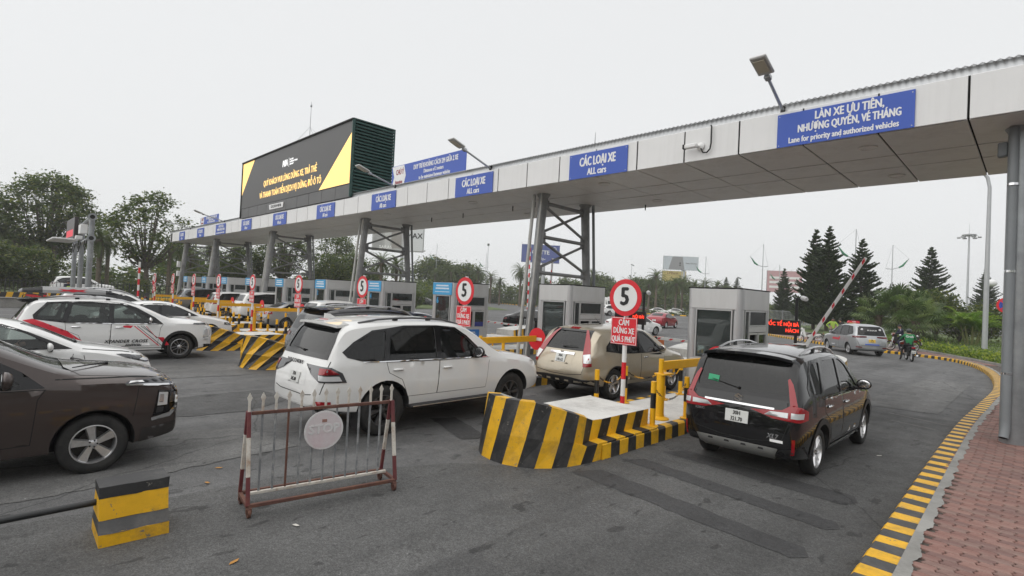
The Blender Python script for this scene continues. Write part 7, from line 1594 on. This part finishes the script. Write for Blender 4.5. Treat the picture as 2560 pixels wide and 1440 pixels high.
drive = dict(pelvis=(0, 0, .0), spine=(0, -.06, .20), chest=(0, -.10, .42), neck=(0, -.09, .55), head=(0, -.06, .65), crown=(0, -.05, .74), shR=(.18, -.09, .49), shL=(-.18, -.09, .49), elR=(.24, .10, .30), elL=(-.24, .10, .30), wrR=(.14, .32, .36), wrL=(-.14, .32, .36), haR=(.12, .38, .38), haL=(-.12, .38, .38),
             hiR=(.10, .02, -.02), hiL=(-.10, .02, -.02), knR=(.13, .42, .06), knL=(-.13, .42, .06), anR=(.12, .68, -.22), anL=(-.12, .68, -.22), toR=(.12, .78, -.20), toL=(-.12, .78, -.20))
vy = lambda t: .27 + 4.425 / 2 - t
person('driver in dark clothes at the wheel of the white saloon', (-13.31, vy(2.26), .58), 0, drive, M_BLACKC, M_BLACKC, scale=.93)
person('attendant in dark clothes inside the booth numbered fourteen', (BX[3] - .55, 12.9, .21), radians(-90), dict(elR=(.22, .16, 1.1), wrR=(.2, .4, 1.08), haR=(.2, .46, 1.08)), M_NAVY, M_BLACKC); person('attendant in dark clothes inside the booth numbered sixteen', (BX[2] - .75, 12.5, .21), radians(-90), {}, M_NAVY, M_BLACKC)
# ------------------------------------------------------------------ trees, palms, hedges, lawns
def leafmat(name, col, var=.35, sc=.9):
    m = mat(name, col, .55, var=var, vscale=sc, spec=.35); nt = m.node_tree; b = nt.nodes['Principled BSDF']     # thin leaf: some light passes through
    tr_ = nt.nodes.new('ShaderNodeBsdfTranslucent'); tr_.inputs[0].default_value = (min(1, col[0] * 2.2), min(1, col[1] * 2.4), col[2] * 1.4, 1); mx = nt.nodes.new('ShaderNodeMixShader'); mx.inputs[0].default_value = .35
    nt.links.new(b.outputs[0], mx.inputs[1]); nt.links.new(tr_.outputs[0], mx.inputs[2]); nt.links.new(mx.outputs[0], nt.nodes['Material Output'].inputs[0]); return m
LF = [leafmat('leaf green deep', (.036, .054, .018)), leafmat('leaf green mid', (.060, .084, .026)), leafmat('leaf green light', (.115, .125, .036))]
LP = [leafmat('palm green deep', (.050, .068, .028)), leafmat('palm green mid', (.078, .100, .040)), leafmat('palm dry', (.13, .115, .058))]
LA = [leafmat('pine green deep', (.030, .047, .022)), leafmat('pine green mid', (.058, .082, .036))]
LY = [leafmat('hedge green', (.105, .155, .028)), leafmat('hedge yellow green', (.22, .25, .040)), leafmat('hedge deep', (.055, .09, .02))]
LFAN = [leafmat('fan palm green', (.085, .125, .052)), leafmat('fan palm pale', (.15, .185, .085)), leafmat('fan palm deep', (.045, .07, .028))]
LAR = [leafmat('areca green', (.10, .175, .03)), leafmat('areca yellow green', (.18, .25, .045))]
M_BARK = mat('grey brown bark', (.085, .070, .056), .9, var=.3, vscale=4, bump=.5, bscale=14); M_PBARK = mat('palm trunk', (.12, .095, .072), .9, var=.35, vscale=5, bump=.6, bscale=9)
M_LAWN = mat('lawn grass', (.070, .105, .026), .9, var=.35, vscale=.8, bump=.5, bscale=30, dirt=(.12, .13, .04), dscale=.5, damt=.6)
def leafcard(b, c, s, rnd, mi, flat=.5, asp=.55):
    d = V((rnd.gauss(0, 1), rnd.gauss(0, 1), rnd.gauss(0, flat))).normalized(); n = V((rnd.gauss(0, .7), rnd.gauss(0, .7), 1)).normalized(); w = d.cross(n).normalized() * s * asp; d = d * s
    o = len(b.v); b.v += [tuple(c - d), tuple(c + w), tuple(c + d), tuple(c - w)]; b.f.append((o, o + 1, o + 2, o + 3)); b.m.append(mi)
def broadleaf(seed, H, trunk, R, nclump, per, leaf=.20, cl=.75, shape=1.0):
    """trunk mesh and crown mesh of a spreading tree: limbs fork, leaf clumps sit on the twigs"""
    rnd = random.Random(seed); tb_ = MB(); cr_ = MB(); base = V((0, 0, 0)); fk_ = V((rnd.uniform(-.2, .2), rnd.uniform(-.2, .2), trunk))
    tb_.path([base, V((.05, .02, trunk * .5)), fk_], [.028 * H, .022 * H, .018 * H], 10); ends = []
    cz = trunk + (H - trunk) * .5
    for i in range(nclump):
        while True:
            p = V((rnd.uniform(-1, 1), rnd.uniform(-1, 1), rnd.uniform(-1, 1)))
            if .25 < p.length < 1: break
        if rnd.random() < .75: p = p.normalized() * rnd.uniform(.72, 1.0)
        q = V((p.x * R, p.y * R, cz + p.z * (H - trunk) * .52)); q.x *= 1 - .25 * max(0, p.z) * shape; q.y *= 1 - .25 * max(0, p.z) * shape; ends.append(q)
    for i, q in enumerate(ends):
        if i % 3 == 0:
            m1 = fk_.lerp(q, .45) + V((0, 0, -.05 * H)); tb_.path([fk_ + V((0, 0, -.3)), m1, q], [.010 * H, .006 * H, .012], 6)
        lit = (q.z - trunk) / (H - trunk)
        for k in range(per):
            c = q + V((rnd.gauss(0, cl), rnd.gauss(0, cl), rnd.gauss(0, cl * .6))); r = rnd.random(); leafcard(cr_, c, leaf * rnd.uniform(.6, 1.3), rnd, 2 if r < .18 else 0 if r > .62 else 1)
    return tb_.mesh('trunk', M_BARK, 50), cr_.mesh('crown', LF, None, fix=False)
def place(meshes, name, label, x, y, s=1.0, rz=0, group=None, z=0, parts=('trunk', 'crown'), cat='tree'):
    t = thing(name, label, cat, (x, y, z), rz, group); t.scale = (s,) * 3 if not isinstance(s, tuple) else s
    for nm, me in zip(parts, meshes): link(nm, me, t)
    return t
def frond(b, base, az, el, ln, rnd, mats=(0, 1), droop=1.0, pairs=20, lw=.045, ll=.5, vee=.5):
    """one feather frond: arching midrib with narrow leaflets"""
    d = V((cos(az) * cos(el), sin(az) * cos(el), sin(el))); p = V(base); pts = [p.copy()]; n = 8; e = el
    for i in range(n): e -= droop * (.10 + .030 * i); p = p + V((cos(az) * cos(e), sin(az) * cos(e), sin(e))) * (ln / n); pts.append(p.copy())
    b.path(pts, [.035 - .0037 * i for i in range(n + 1)], 4, mats[0], cap=False); mi = rnd.choice(mats)
    for k in range(pairs):
        u = .12 + .86 * k / pairs; i = min(n - 1, int(u * n)); a = pts[i].lerp(pts[i + 1], u * n - i); t = (pts[i + 1] - pts[i]).normalized(); s = t.cross(V((0, 0, 1))).normalized(); up = s.cross(t)
        L_ = ll * (sin(pi * min(1, u * .9 + .12)) ** .6)
        for sd in (1, -1):
            tip = a + (s * sd * .8 + t * .65 + up * vee * rnd.uniform(.3, 1)) .normalized() * L_ - V((0, 0, .12 * L_)); o = len(b.v); b.v += [tuple(a - t * lw), tuple(a + t * lw), tuple(tip)]; b.f.append((o, o + 1, o + 2)); b.m.append(mi)
def date_palm(seed, H=7.5, R=2.9, nf=46, pairs=22):
    rnd = random.Random(seed); t = MB(); c = MB(); t.path([(0, 0, 0), (.05, .0, H * .5), (.0, .05, H)], [.30, .24, .26], 10); t.ball((0, .05, H), .42, 10, 6, sc=(1, 1, 1.3))
    for i in range(nf):
        el = radians(82) - radians(125) * (i / nf) ** .9; frond(c, (0, .05, H + .25), rnd.uniform(0, 2 * pi), el, R * rnd.uniform(.85, 1.1), rnd, (0, 1, 1) if i < nf * .85 else (2, 0), .9, pairs, .05, .50)
    return t.mesh('trunk', M_PBARK, 50), c.mesh('crown', LP, None, fix=False)
def araucaria(seed, H=11.0, R=2.6, nw=30):
    """whorled pine: tiers of upswept, brush-like branches"""
    rnd = random.Random(seed); t = MB(); c = MB(); t.path([(0, 0, 0), (0, 0, H * .6), (0, 0, H)], [.20, .12, .02], 9); z0 = H * .10
    for w in range(nw):
        u = w / (nw - 1); z = z0 + (H - z0) * u ** .92; r = R * (1 - u) ** .72 * (.92 + .16 * rnd.random()) + .12; nb = 7 if u < .75 else 5; a0 = rnd.uniform(0, 6)
        for i in range(nb):
            a = a0 + 2 * pi * i / nb + rnd.uniform(-.3, .3); jz = rnd.uniform(-.16, .16); rr = r * rnd.uniform(.62, 1.18); hx = V((cos(a), sin(a), 0)); pts = []
            for k in range(5): q = k / 4; pts.append(V((0, 0, z)) + hx * rr * q + V((0, 0, rr * (-.16 * q * (1 - q) * 2 + .26 * q * q) + jz)))
            c.path(pts, [.06, .08, .095, .085, .04], 5, 0); sdv = V((-sin(a), cos(a), 0)); nt = max(3, int(rr / .15))
            for k in range(nt):
                q = .22 + .78 * k / nt; i0 = min(3, int(q * 4)); p = pts[i0].lerp(pts[i0 + 1], q * 4 - i0); tl = (.22 + .34 * (1 - u)) * (1.1 - .45 * q)
                for sd in (1, -1, 0):
                    dv = (sdv * sd * 1.0 + hx * .7 + V((0, 0, .55 if sd else 1.0))).normalized(); dv = (dv + V((rnd.gauss(0, .2), rnd.gauss(0, .2), rnd.gauss(0, .15)))).normalized(); c.tube(p, p + dv * tl * rnd.uniform(.8, 1.3), .072, .020, 4, rnd.choice((0, 1)), cap=False)
    c.tube((0, 0, H - .3), (0, 0, H + .25), .06, .01, 5, 1)
    return t.mesh('trunk', M_BARK, 50), c.mesh('crown', LA, None, fix=False)
def fan_palm(seed, H=2.2, nf=34, R=1.5):
    rnd = random.Random(seed); t = MB(); c = MB(); t.path([(0, 0, 0), (.03, 0, H * .5), (0, 0, H)], [.26, .20, .24], 10)
    for i in range(36): a = rnd.uniform(0, 2 * pi); z = rnd.uniform(.15, H); t.tube((.18 * cos(a), .18 * sin(a), z), (.36 * cos(a), .36 * sin(a), z + .28), .05, .015, 4)
    for i in range(nf):
        az = rnd.uniform(0, 2 * pi); el = radians(80) - radians(118) * (i / nf); pl = R * rnd.uniform(.75, 1.1); d = V((cos(az) * cos(el), sin(az) * cos(el), sin(el))); hub = V((0, 0, H)) + d * pl - V((0, 0, .12 * pl)); c.path([(0, 0, H - .1), V((0, 0, H)) + d * pl * .5, hub], [.028, .02, .014], 5, 0, cap=False)
        s = d.cross(V((0, 0, 1))).normalized(); up = s.cross(d); n = 22; mi = rnd.choice((0, 0, 1, 1, 2)); fr = .95 * rnd.uniform(.85, 1.1)
        for k in range(n):
            th = radians(-125) + radians(250) * k / (n - 1); dr = (d * cos(th) + s * sin(th)).normalized(); sd = (-d * sin(th) + s * cos(th)); mid = hub + dr * fr * .55 + up * .05 * (1 if k % 2 else -1); tip = hub + dr * fr * (.9 + .1 * cos(th)) - V((0, 0, .34 * fr * (.4 + abs(sin(th)) * .6))); o = len(c.v); w = .052
            c.v += [tuple(hub), tuple(mid - sd * w), tuple(tip), tuple(mid + sd * w)]; c.f += [(o, o + 1, o + 3), (o + 1, o + 2, o + 3)]; c.m += [mi, mi]
    return t.mesh('trunk', M_PBARK, 50), c.mesh('crown', LFAN, None, fix=False)
def bush(seed, R, H, n, leaf, mats, z0=.1):
    rnd = random.Random(seed); b = MB(); s = MB()
    for i in range(7): a = i * .9; s.path([(0, 0, 0), (.3 * R * cos(a), .3 * R * sin(a), H * .4), (.7 * R * cos(a), .7 * R * sin(a), H * .75)], [.05, .035, .015], 5)
    for i in range(n):
        p = V((rnd.gauss(0, 1), rnd.gauss(0, 1), rnd.gauss(0, 1))).normalized() * rnd.uniform(.5, 1.0) ** .5; k = 1 + .22 * sin(5 * atan2(p.y, p.x) + 3 * p.z) ; r = rnd.random()
        leafcard(b, V((p.x * R * k, p.y * R * k, z0 + H * .5 + p.z * H * .5 * k)), leaf * rnd.uniform(.6, 1.4), rnd, 1 if r < .3 else 2 if r > .72 and len(mats) > 2 else 0)
    return s.mesh('stems', M_BARK, 50), b.mesh('foliage', mats, None, fix=False)

# ---- lawns
for nm, P, z in (('lawn', [(p.x, p.y) for p in hb] + [(-24, 95), (6, 95), (8, 40), (7, 24)], .19), ('far_lawn', [(p.x - .1, p.y + .4) for p in fk] + [(-20, 300), (-260, 300), (-260, 140)], .10)):
    b = MB(); b.add([(x, y, z) for x, y in P], [tuple(range(len(P)))]); o = struct(b.build(nm, M_LAWN, None, None, fix=False))
    if o.data.polygons[0].normal.z < 0: o.data.flip_normals()
le = struct(link('lawn_kerb', None))
for i in range(0, len(hb) - 2, 2): kerb_stone(hb[i:i + 3], 0, 2, .26, .14, le, (M_CONC, M_CONC), side=-1, gap=.006)
b = MB(); b.add([(-260, -60, .05), (-62.5, -60, .05), (-64, 5, .05), (-68.5, 22, .05), (-60, 38, .05), (-62, 62, .05), (-120, 100, .05), (-260, 140, .05)], [tuple(range(8))]); o = struct(b.build('left_verge', M_LAWN, None, None, fix=False))
if o.data.polygons[0].normal.z < 0: o.data.flip_normals()
# ---- low hedge along the lawn edge
rnd = random.Random(21); b = MB()
for p in smooth_line([(v.x + .55, v.y + .55) for v in hb if v.y < 52], .085):
    for k in range(16):
        c_ = V((p.x + rnd.gauss(0, .28), p.y + rnd.gauss(0, .30), .22 + abs(rnd.gauss(.18, .16)))); r = rnd.random(); leafcard(b, c_, .085 * rnd.uniform(.6, 1.5), rnd, 1 if r < .38 else 2 if r > .86 else 0, .9, .42)
hd = stuff(b.build('low_hedge', LY, None, None, fix=False)); tag(hd, 'low yellow green hedge along the lawn edge behind the kerb', 'hedge')
rnd = random.Random(22); b = MB()
for i in range(9000):
    x, y = rnd.uniform(-12, 2), rnd.uniform(37, 70); c_ = V((x, y, .22))
    if (x + 7.3) * .85 + (y - 44.9) * .45 < 1.2: continue
    leafcard(b, c_, .10 * rnd.uniform(.5, 1.3), rnd, rnd.choice((0, 0, 2)), 1.4, .2)
gr = stuff(b.build('lawn_tufts', LY, None, None, fix=False)); tag(gr, 'short grass tufts on the lawn behind the low hedge', 'grass')
# ---- right side
ARA = [araucaria(1, 11.5, 2.6, 30), araucaria(2, 11.5, 2.9, 31), araucaria(3, 11.0, 3.1, 27)]
GA = 'whorled pines on the right'
for i, x, y, s, lab in [(0, -18.7, 68.9, 1.02, 'tall whorled pine, left of the dense pair behind the raised boom'), (1, -16.6, 66.0, 1.0, 'tall whorled pine, right of the dense pair behind the raised boom'), (2, -15.6, 76.5, 1.02, 'whorled pine directly behind the tip of the raised boom'),
                        (0, -30.8, 96.3, .80, 'lone narrow whorled pine right of the nearest booth'), (2, -11.0, 94.9, 1.08, 'broad whorled pine above the fan palms'), (1, -6.9, 127, .98, 'whorled pine partly hidden by the grey street lamp'), (2, -22.2, 136, .82, 'small whorled pine between the dense pines and the broad pine'),
                        (0, -69.3, 164, 1.0, 'left of two small far pines above the nearest booth'), (1, -68.0, 169, 1.0, 'right of two small far pines above the nearest booth')]: place(ARA[i], 'whorled_pine', lab, x, y, s, i * 1.3 + x, GA)
FP = [fan_palm(1, 2.0), fan_palm(2, 2.5), fan_palm(3, 1.6)]
for i, x, y, s, lab in [(0, -9.4, 52.6, 1.02, 'fan palm at the left of the clump behind the silver taxi'), (1, -8.2, 53.2, 1.08, 'tallest fan palm of the clump above the rider in green'), (2, -6.9, 52.0, 1.05, 'fan palm at the right of the clump above the rider in green'), (1, -7.4, 56.5, 1.0, 'fan palm at the back of the clump')]: place(FP[i], 'fan_palm', lab, x, y, s, i * 2.1, 'fan palms in a clump on the lawn', z=.19)
BS = [bush(1, 1.7, 3.2, 2600, .13, LF, .9), bush(2, 1.5, 2.6, 2200, .12, [LF[1], LF[2], LF[0]], .3)]
place(BS[0], 'rounded_shrub', 'dark rounded shrub on a short trunk behind the fan palms', -6.5, 60.0, 1.0, 0, 'shrubs on the lawn', .5, ('stems', 'foliage'), 'shrub'); MB().path([(0, 0, -.32), (.1, 0, .4), (0, .1, 1.4)], [.16, .13, .10], 8).build('trunk', M_BARK, bpy.data.objects['rounded_shrub'])
place(BS[1], 'rounded_shrub', 'lighter shrub left of the areca palm', -5.0, 62.0, 1.15, 1, 'shrubs on the lawn', .19, ('stems', 'foliage'), 'shrub'); place(BS[1], 'rounded_shrub', 'green shrub behind the areca palm', -3.4, 66.0, 1.25, 2, 'shrubs on the lawn', .19, ('stems', 'foliage'), 'shrub'); place(BS[0], 'rounded_shrub', 'dark shrub beneath the broad whorled pine', -8.2, 67.0, 1.1, 3, 'shrubs on the lawn', .3, ('stems', 'foliage'), 'shrub')
tr = thing('vine_trellis', 'low bent iron trellis with bare vine stems under the lighter shrub', 'trellis', (-5.6, 58.5, .19))
for i in range(9): x = -1.6 + .4 * i; MB().path([(x, 0, 0), (x + .15, .05, .5), (x - .2, .1, .95), (x + .25, .0, 1.2)], .02, 5).build('stem', M_BARK, tr)
ac = thing('areca_palm', 'bright yellow green areca palm clump beside the grey street lamp', 'palm', (-3.85, 56.5, .19)); c_ = MB(); s_ = MB(); rnd = random.Random(8)
for i in range(9):
    a = i * .7; bx, by = .35 * cos(a), .35 * sin(a); h_ = rnd.uniform(.9, 2.0); s_.path([(bx, by, 0), (bx * 1.5, by * 1.5, h_ * .5), (bx * 2, by * 2, h_)], [.06, .05, .05], 7)
    for k in range(9): frond(c_, (bx * 2, by * 2, h_), rnd.uniform(0, 2 * pi), radians(rnd.uniform(38, 82)), rnd.uniform(1.5, 2.3), rnd, (0, 1), .8, 20, .035, .42, .7)
s_.build('stems', mat('areca stem', (.16, .17, .06), .6, var=.2), ac); c_.build('fronds', LAR, ac, None, fix=False)
fence([(-31, 84), (-23.4, 79.5), (-16.6, 80.5), (-10.5, 83.0), (-5.0, 85.5), (2, 87.5)], 2.0, .24, M_FENG, 'grey railing fence behind the pines and fan palms', .19, 3.0, .02)
np_ = thing('no_parking_sign', 'blue and red no-stopping sign on a banded pole half hidden by the grey post', 'road sign', (-1.42, 44.5, .15))
for i in range(8): MB().tube((0, 0, .42 * i), (0, 0, .42 * i + .42), .05, n=10).build('pole_band', M_SRED if i % 2 else M_SWH, np_)
d = MB().lathe([(.001, .01), (.48, .01), (.48, -.005), (.001, -.008)], 32, (0, -.06, 3.05), 'Y').build('disc', M_SRED, np_); d2 = MB().lathe([(.36, -.009), (.001, -.012)], 32, (0, -.06, 3.05), 'Y').build('blue_field', mat('deep blue', (.02, .05, .32), .4), d)
for a in (45, -45): MB().box((0, -.076 - .002 * (a > 0), 3.05), (.70, .004, .085), M=Matrix.Rotation(radians(a), 3, 'Y')).build('red_cross', M_SRED, d2, None)
np_.rotation_euler = (0, 0, radians(5))
# ---- left side and behind the canopy
BL = [broadleaf(1, 14.6, 4.4, 5.7, 230, 60, .22, .60), broadleaf(2, 12.4, 3.8, 4.0, 120, 42, .20, .50), broadleaf(3, 9, 2.4, 4.2, 110, 60, .24, .75), broadleaf(4, 5.0, 1.0, 2.7, 90, 60, .16, .50)]
GT_ = 'broadleaf trees behind the plaza'
for i, x, y, s, lab in [(0, -88.0, 5.6, 1.0, 'big spreading broadleaf tree at the left behind the led gantry'), (1, -74.0, 13.8, 1.0, 'open-crowned broadleaf tree standing left of the canopy end'), (2, -101, 1.0, 1.0, 'dark broadleaf tree at the left edge behind the big tree'), (2, -103, 12, .58, 'low broadleaf tree between the two tall left trees'), (2, -103, 24, .9, 'broadleaf tree behind the far end of the canopy'),
                        (1, -80, 31.5, .92, 'broadleaf tree seen between the middle towers under the video screen'), (2, -84, 27, .85, 'broadleaf tree under the left part of the canopy'), (2, -77, 38.5, .80, 'light green broadleaf tree right of the middle tower'), (2, -78.5, 43.5, .78, 'light green broadleaf tree left of the second tower'), (1, -96, 47, 1.15, 'broadleaf tree top showing left of the video screen'),
                        (3, -71.0, 1.0, 1.0, 'low bushy tree at the left edge in front of the fence road'), (3, -70.5, 3.6, .95, 'low bushy tree behind the parked red motorbike'), (3, -73.0, -2.5, 1.1, 'low bushy tree farthest left')]: place(BL[i], 'broadleaf_tree', lab, x, y, s, x * .7, GT_)
RF = [broadleaf(11, 9.5, 2.0, 5.2, 120, 48, .34, .95), broadleaf(12, 8.0, 1.5, 5.0, 110, 48, .34, 1.0)]
for i, (x, y, s) in enumerate([(-134, 99.4, 1.35), (-134.4, 106, 1.3), (-127, 106.5, 1.2), (-100.8, 125.4, 1.0), (-96.9, 136.4, 1.05), (-94.4, 146, 1.05), (-80.9, 131, .95), (-82, 144, 1.1), (-79.2, 154, 1.05), (-76.2, 164, 1.0), (-71.9, 175, .9), (-70.1, 184, .9), (-108, 119, .9), (-88, 127, .9)]):
    place(RF[i % 2], 'broadleaf_tree', ['round tree at the left of the far row, beyond booth sixteen', 'round tree second from the left of the far row', 'round tree right of the first mast lamp', 'tree in the gap of the near tower', 'tree behind the near tower leg', 'tree left of the nearest speed-limit disc', 'tree behind the nearest speed-limit disc', 'tree right of the nearest speed-limit disc', 'tree below the yellow hoarding', 'tree below the pale grey hoarding', 'tree just left of the two small far pines', 'tree just right of the two small far pines', 'tree behind the blue hoarding column', 'low tree right of the near tower'][i], x, y, s, i * 1.1, 'round trees of the far row')
DP = [date_palm(1), date_palm(2, 7.0, 3.1), date_palm(3, 6.2, 2.8, 40)]
pf = [(-121.4, 90.8), (-110.3, 87.7), (-115.4, 96.8), (-103.8, 91.4), (-110.2, 102.0), (-97.5, 93.5), (-91.7, 95.0), (-103.2, 109.0), (-86.7, 111.2), (-80.7, 110.2), (-71.1, 111), (-64.5, 110), (-62.0, 108.8), (-63.2, 115.5), (-59.4, 113.2), (-61.9, 121.0), (-56.6, 117.0), (-57.5, 123.6), (-57.2, 130), (-59.7, 140)]
for i, (x, y) in enumerate(pf): place(DP[i % 3], 'date_palm', 'date palm number %s from the left in the far row across the plaza' % ['one', 'two', 'three', 'four', 'five', 'six', 'seven', 'eight', 'nine', 'ten', 'eleven', 'twelve', 'thirteen', 'fourteen', 'fifteen', 'sixteen', 'seventeen', 'eighteen', 'nineteen', 'twenty'][i], x, y, 1.0 + .12 * sin(i * 2.3), i * 1.7, 'date palms across the plaza')
for i, (x, y, s, lab) in enumerate([(-85.5, 1.0, .95, 'date palm at the left edge under the big tree'), (-84.5, 6.2, .8, 'date palm behind the guard and red motorbike'), (-76.7, 9.6, 1.0, 'date palm right of the led gantry'), (-88.3, 12.0, .9, 'date palm behind the led gantry posts'), (-83.9, 18.1, .95, 'date palm left of the farthest tower'), (-91, 22.2, 1.0, 'date palm seen through the farthest tower'), (-94.5, 26, 1.0, 'date palm between the two farthest towers'), (-86, 27.5, .9, 'date palm right of the second farthest tower'), (-99.5, 35, 1.0, 'date palm left of the middle tower'), (-86.3, 34.2, .95, 'date palm behind the middle tower'), (-66.1, 40, .85, 'date palm left of the second tower foot'), (-69, 44.4, .95, 'date palm right of the second tower leg'), (-78, 42.2, .9, 'date palm right of the middle tower')]): place(DP[i % 3], 'date_palm', lab, x, y, s, i * 1.3, 'date palms behind the toll row')
for i, (x, y, s) in enumerate([(-66, -2, .8), (-68, 12, .75), (-70, 17, .8), (-66, 28, .8), (-64, 34, .8), (-63, 44, .8), (-66, 52, .8)]): place(BS[i % 2], 'verge_shrub', ['leafy shrub at the left end of the verge', 'leafy shrub right of the led gantry', 'leafy shrub by the farthest toll booths', 'leafy shrub left of the middle tower', 'leafy shrub under the middle tower', 'leafy shrub by the second tower', 'leafy shrub by the dark hatchback'][i], x, y, s, i, 'shrubs along the left verge', .1, ('stems', 'foliage'), 'shrub')
# ---- undergrowth and the wooded skyline that reads as one mass
def mass(name, label, line, h, dep, n, leaf, seed, cat='woodland'):
    rnd = random.Random(seed); b = MB(); L_ = smooth_line(line, 2.0)
    for i in range(n):
        p = rnd.choice(L_); hh = h * (.72 + .28 * sin(p.x * .21 + 1) * sin(p.y * .17) + .18 * sin(p.x * .83)); z = hh * rnd.random() ** .65
        c = V((p.x + rnd.gauss(0, dep), p.y + rnd.gauss(0, dep), z + .1)); r = rnd.random(); leafcard(b, c, leaf * rnd.uniform(.6, 1.5), rnd, 2 if r < .14 else 0 if r > .6 else 1)
    o = stuff(b.build(name, LF, None, None, fix=False)); tag(o, label, cat)
mass('woodland', 'dense dark band of trees closing the far side of the plaza', [(-190, 95), (-140, 112), (-112, 118), (-92, 124), (-74, 132), (-66, 150), (-56, 190)], 5.6, 3.5, 26000, .42, 31)
mass('woodland', 'dark band of undergrowth behind the left trees and palms', [(-104, -45), (-100, -10), (-99, 10), (-97, 24), (-92, 40), (-84, 56), (-100, 74), (-140, 100)], 5.2, 3.0, 26000, .36, 32)
mass('woodland', 'distant hedge and trees beyond the grey railing fence', [(-50, 140), (-30, 112), (-15, 116), (0, 120), (20, 122)], 3.4, 2.2, 9000, .32, 33)
mass('clipped_hedge', 'clipped hedge at the foot of the far palms', [(p.x - .6, p.y + 1.4) for p in fk[10:-8:6]], 1.3, .5, 7000, .22, 34, 'hedge')
mass('woodland', 'unseen belt of trees behind the camera, added to darken reflections in the cars', [(-90, -62), (-45, -40), (-8, -26), (18, -18), (34, 4), (40, 40)], 8.0, 2.4, 16000, .5, 35)  # out of view; added so the car paint and glass mirror dark foliage
# ------------------------------------------------------------------ haze: one closed box of thin air round everything
hz = MB().box((0, 0, 20.0), (1610, 1610, 42.5)).build('haze', None if False else mat('haze air', (.8, .82, .84)), None, None)
m = MATS['haze air']; nt = m.node_tree; nt.nodes.clear(); o_ = nt.nodes.new('ShaderNodeOutputMaterial'); v_ = nt.nodes.new('ShaderNodeVolumePrincipled')
v_.inputs['Color'].default_value = (.975, .98, .985, 1); v_.inputs['Density'].default_value = .0006; v_.inputs['Anisotropy'].default_value = 0.2
nt.links.new(v_.outputs[0], o_.inputs['Volume']); hz['kind'] = 'stuff'
SC.cycles.volume_bounces = 2
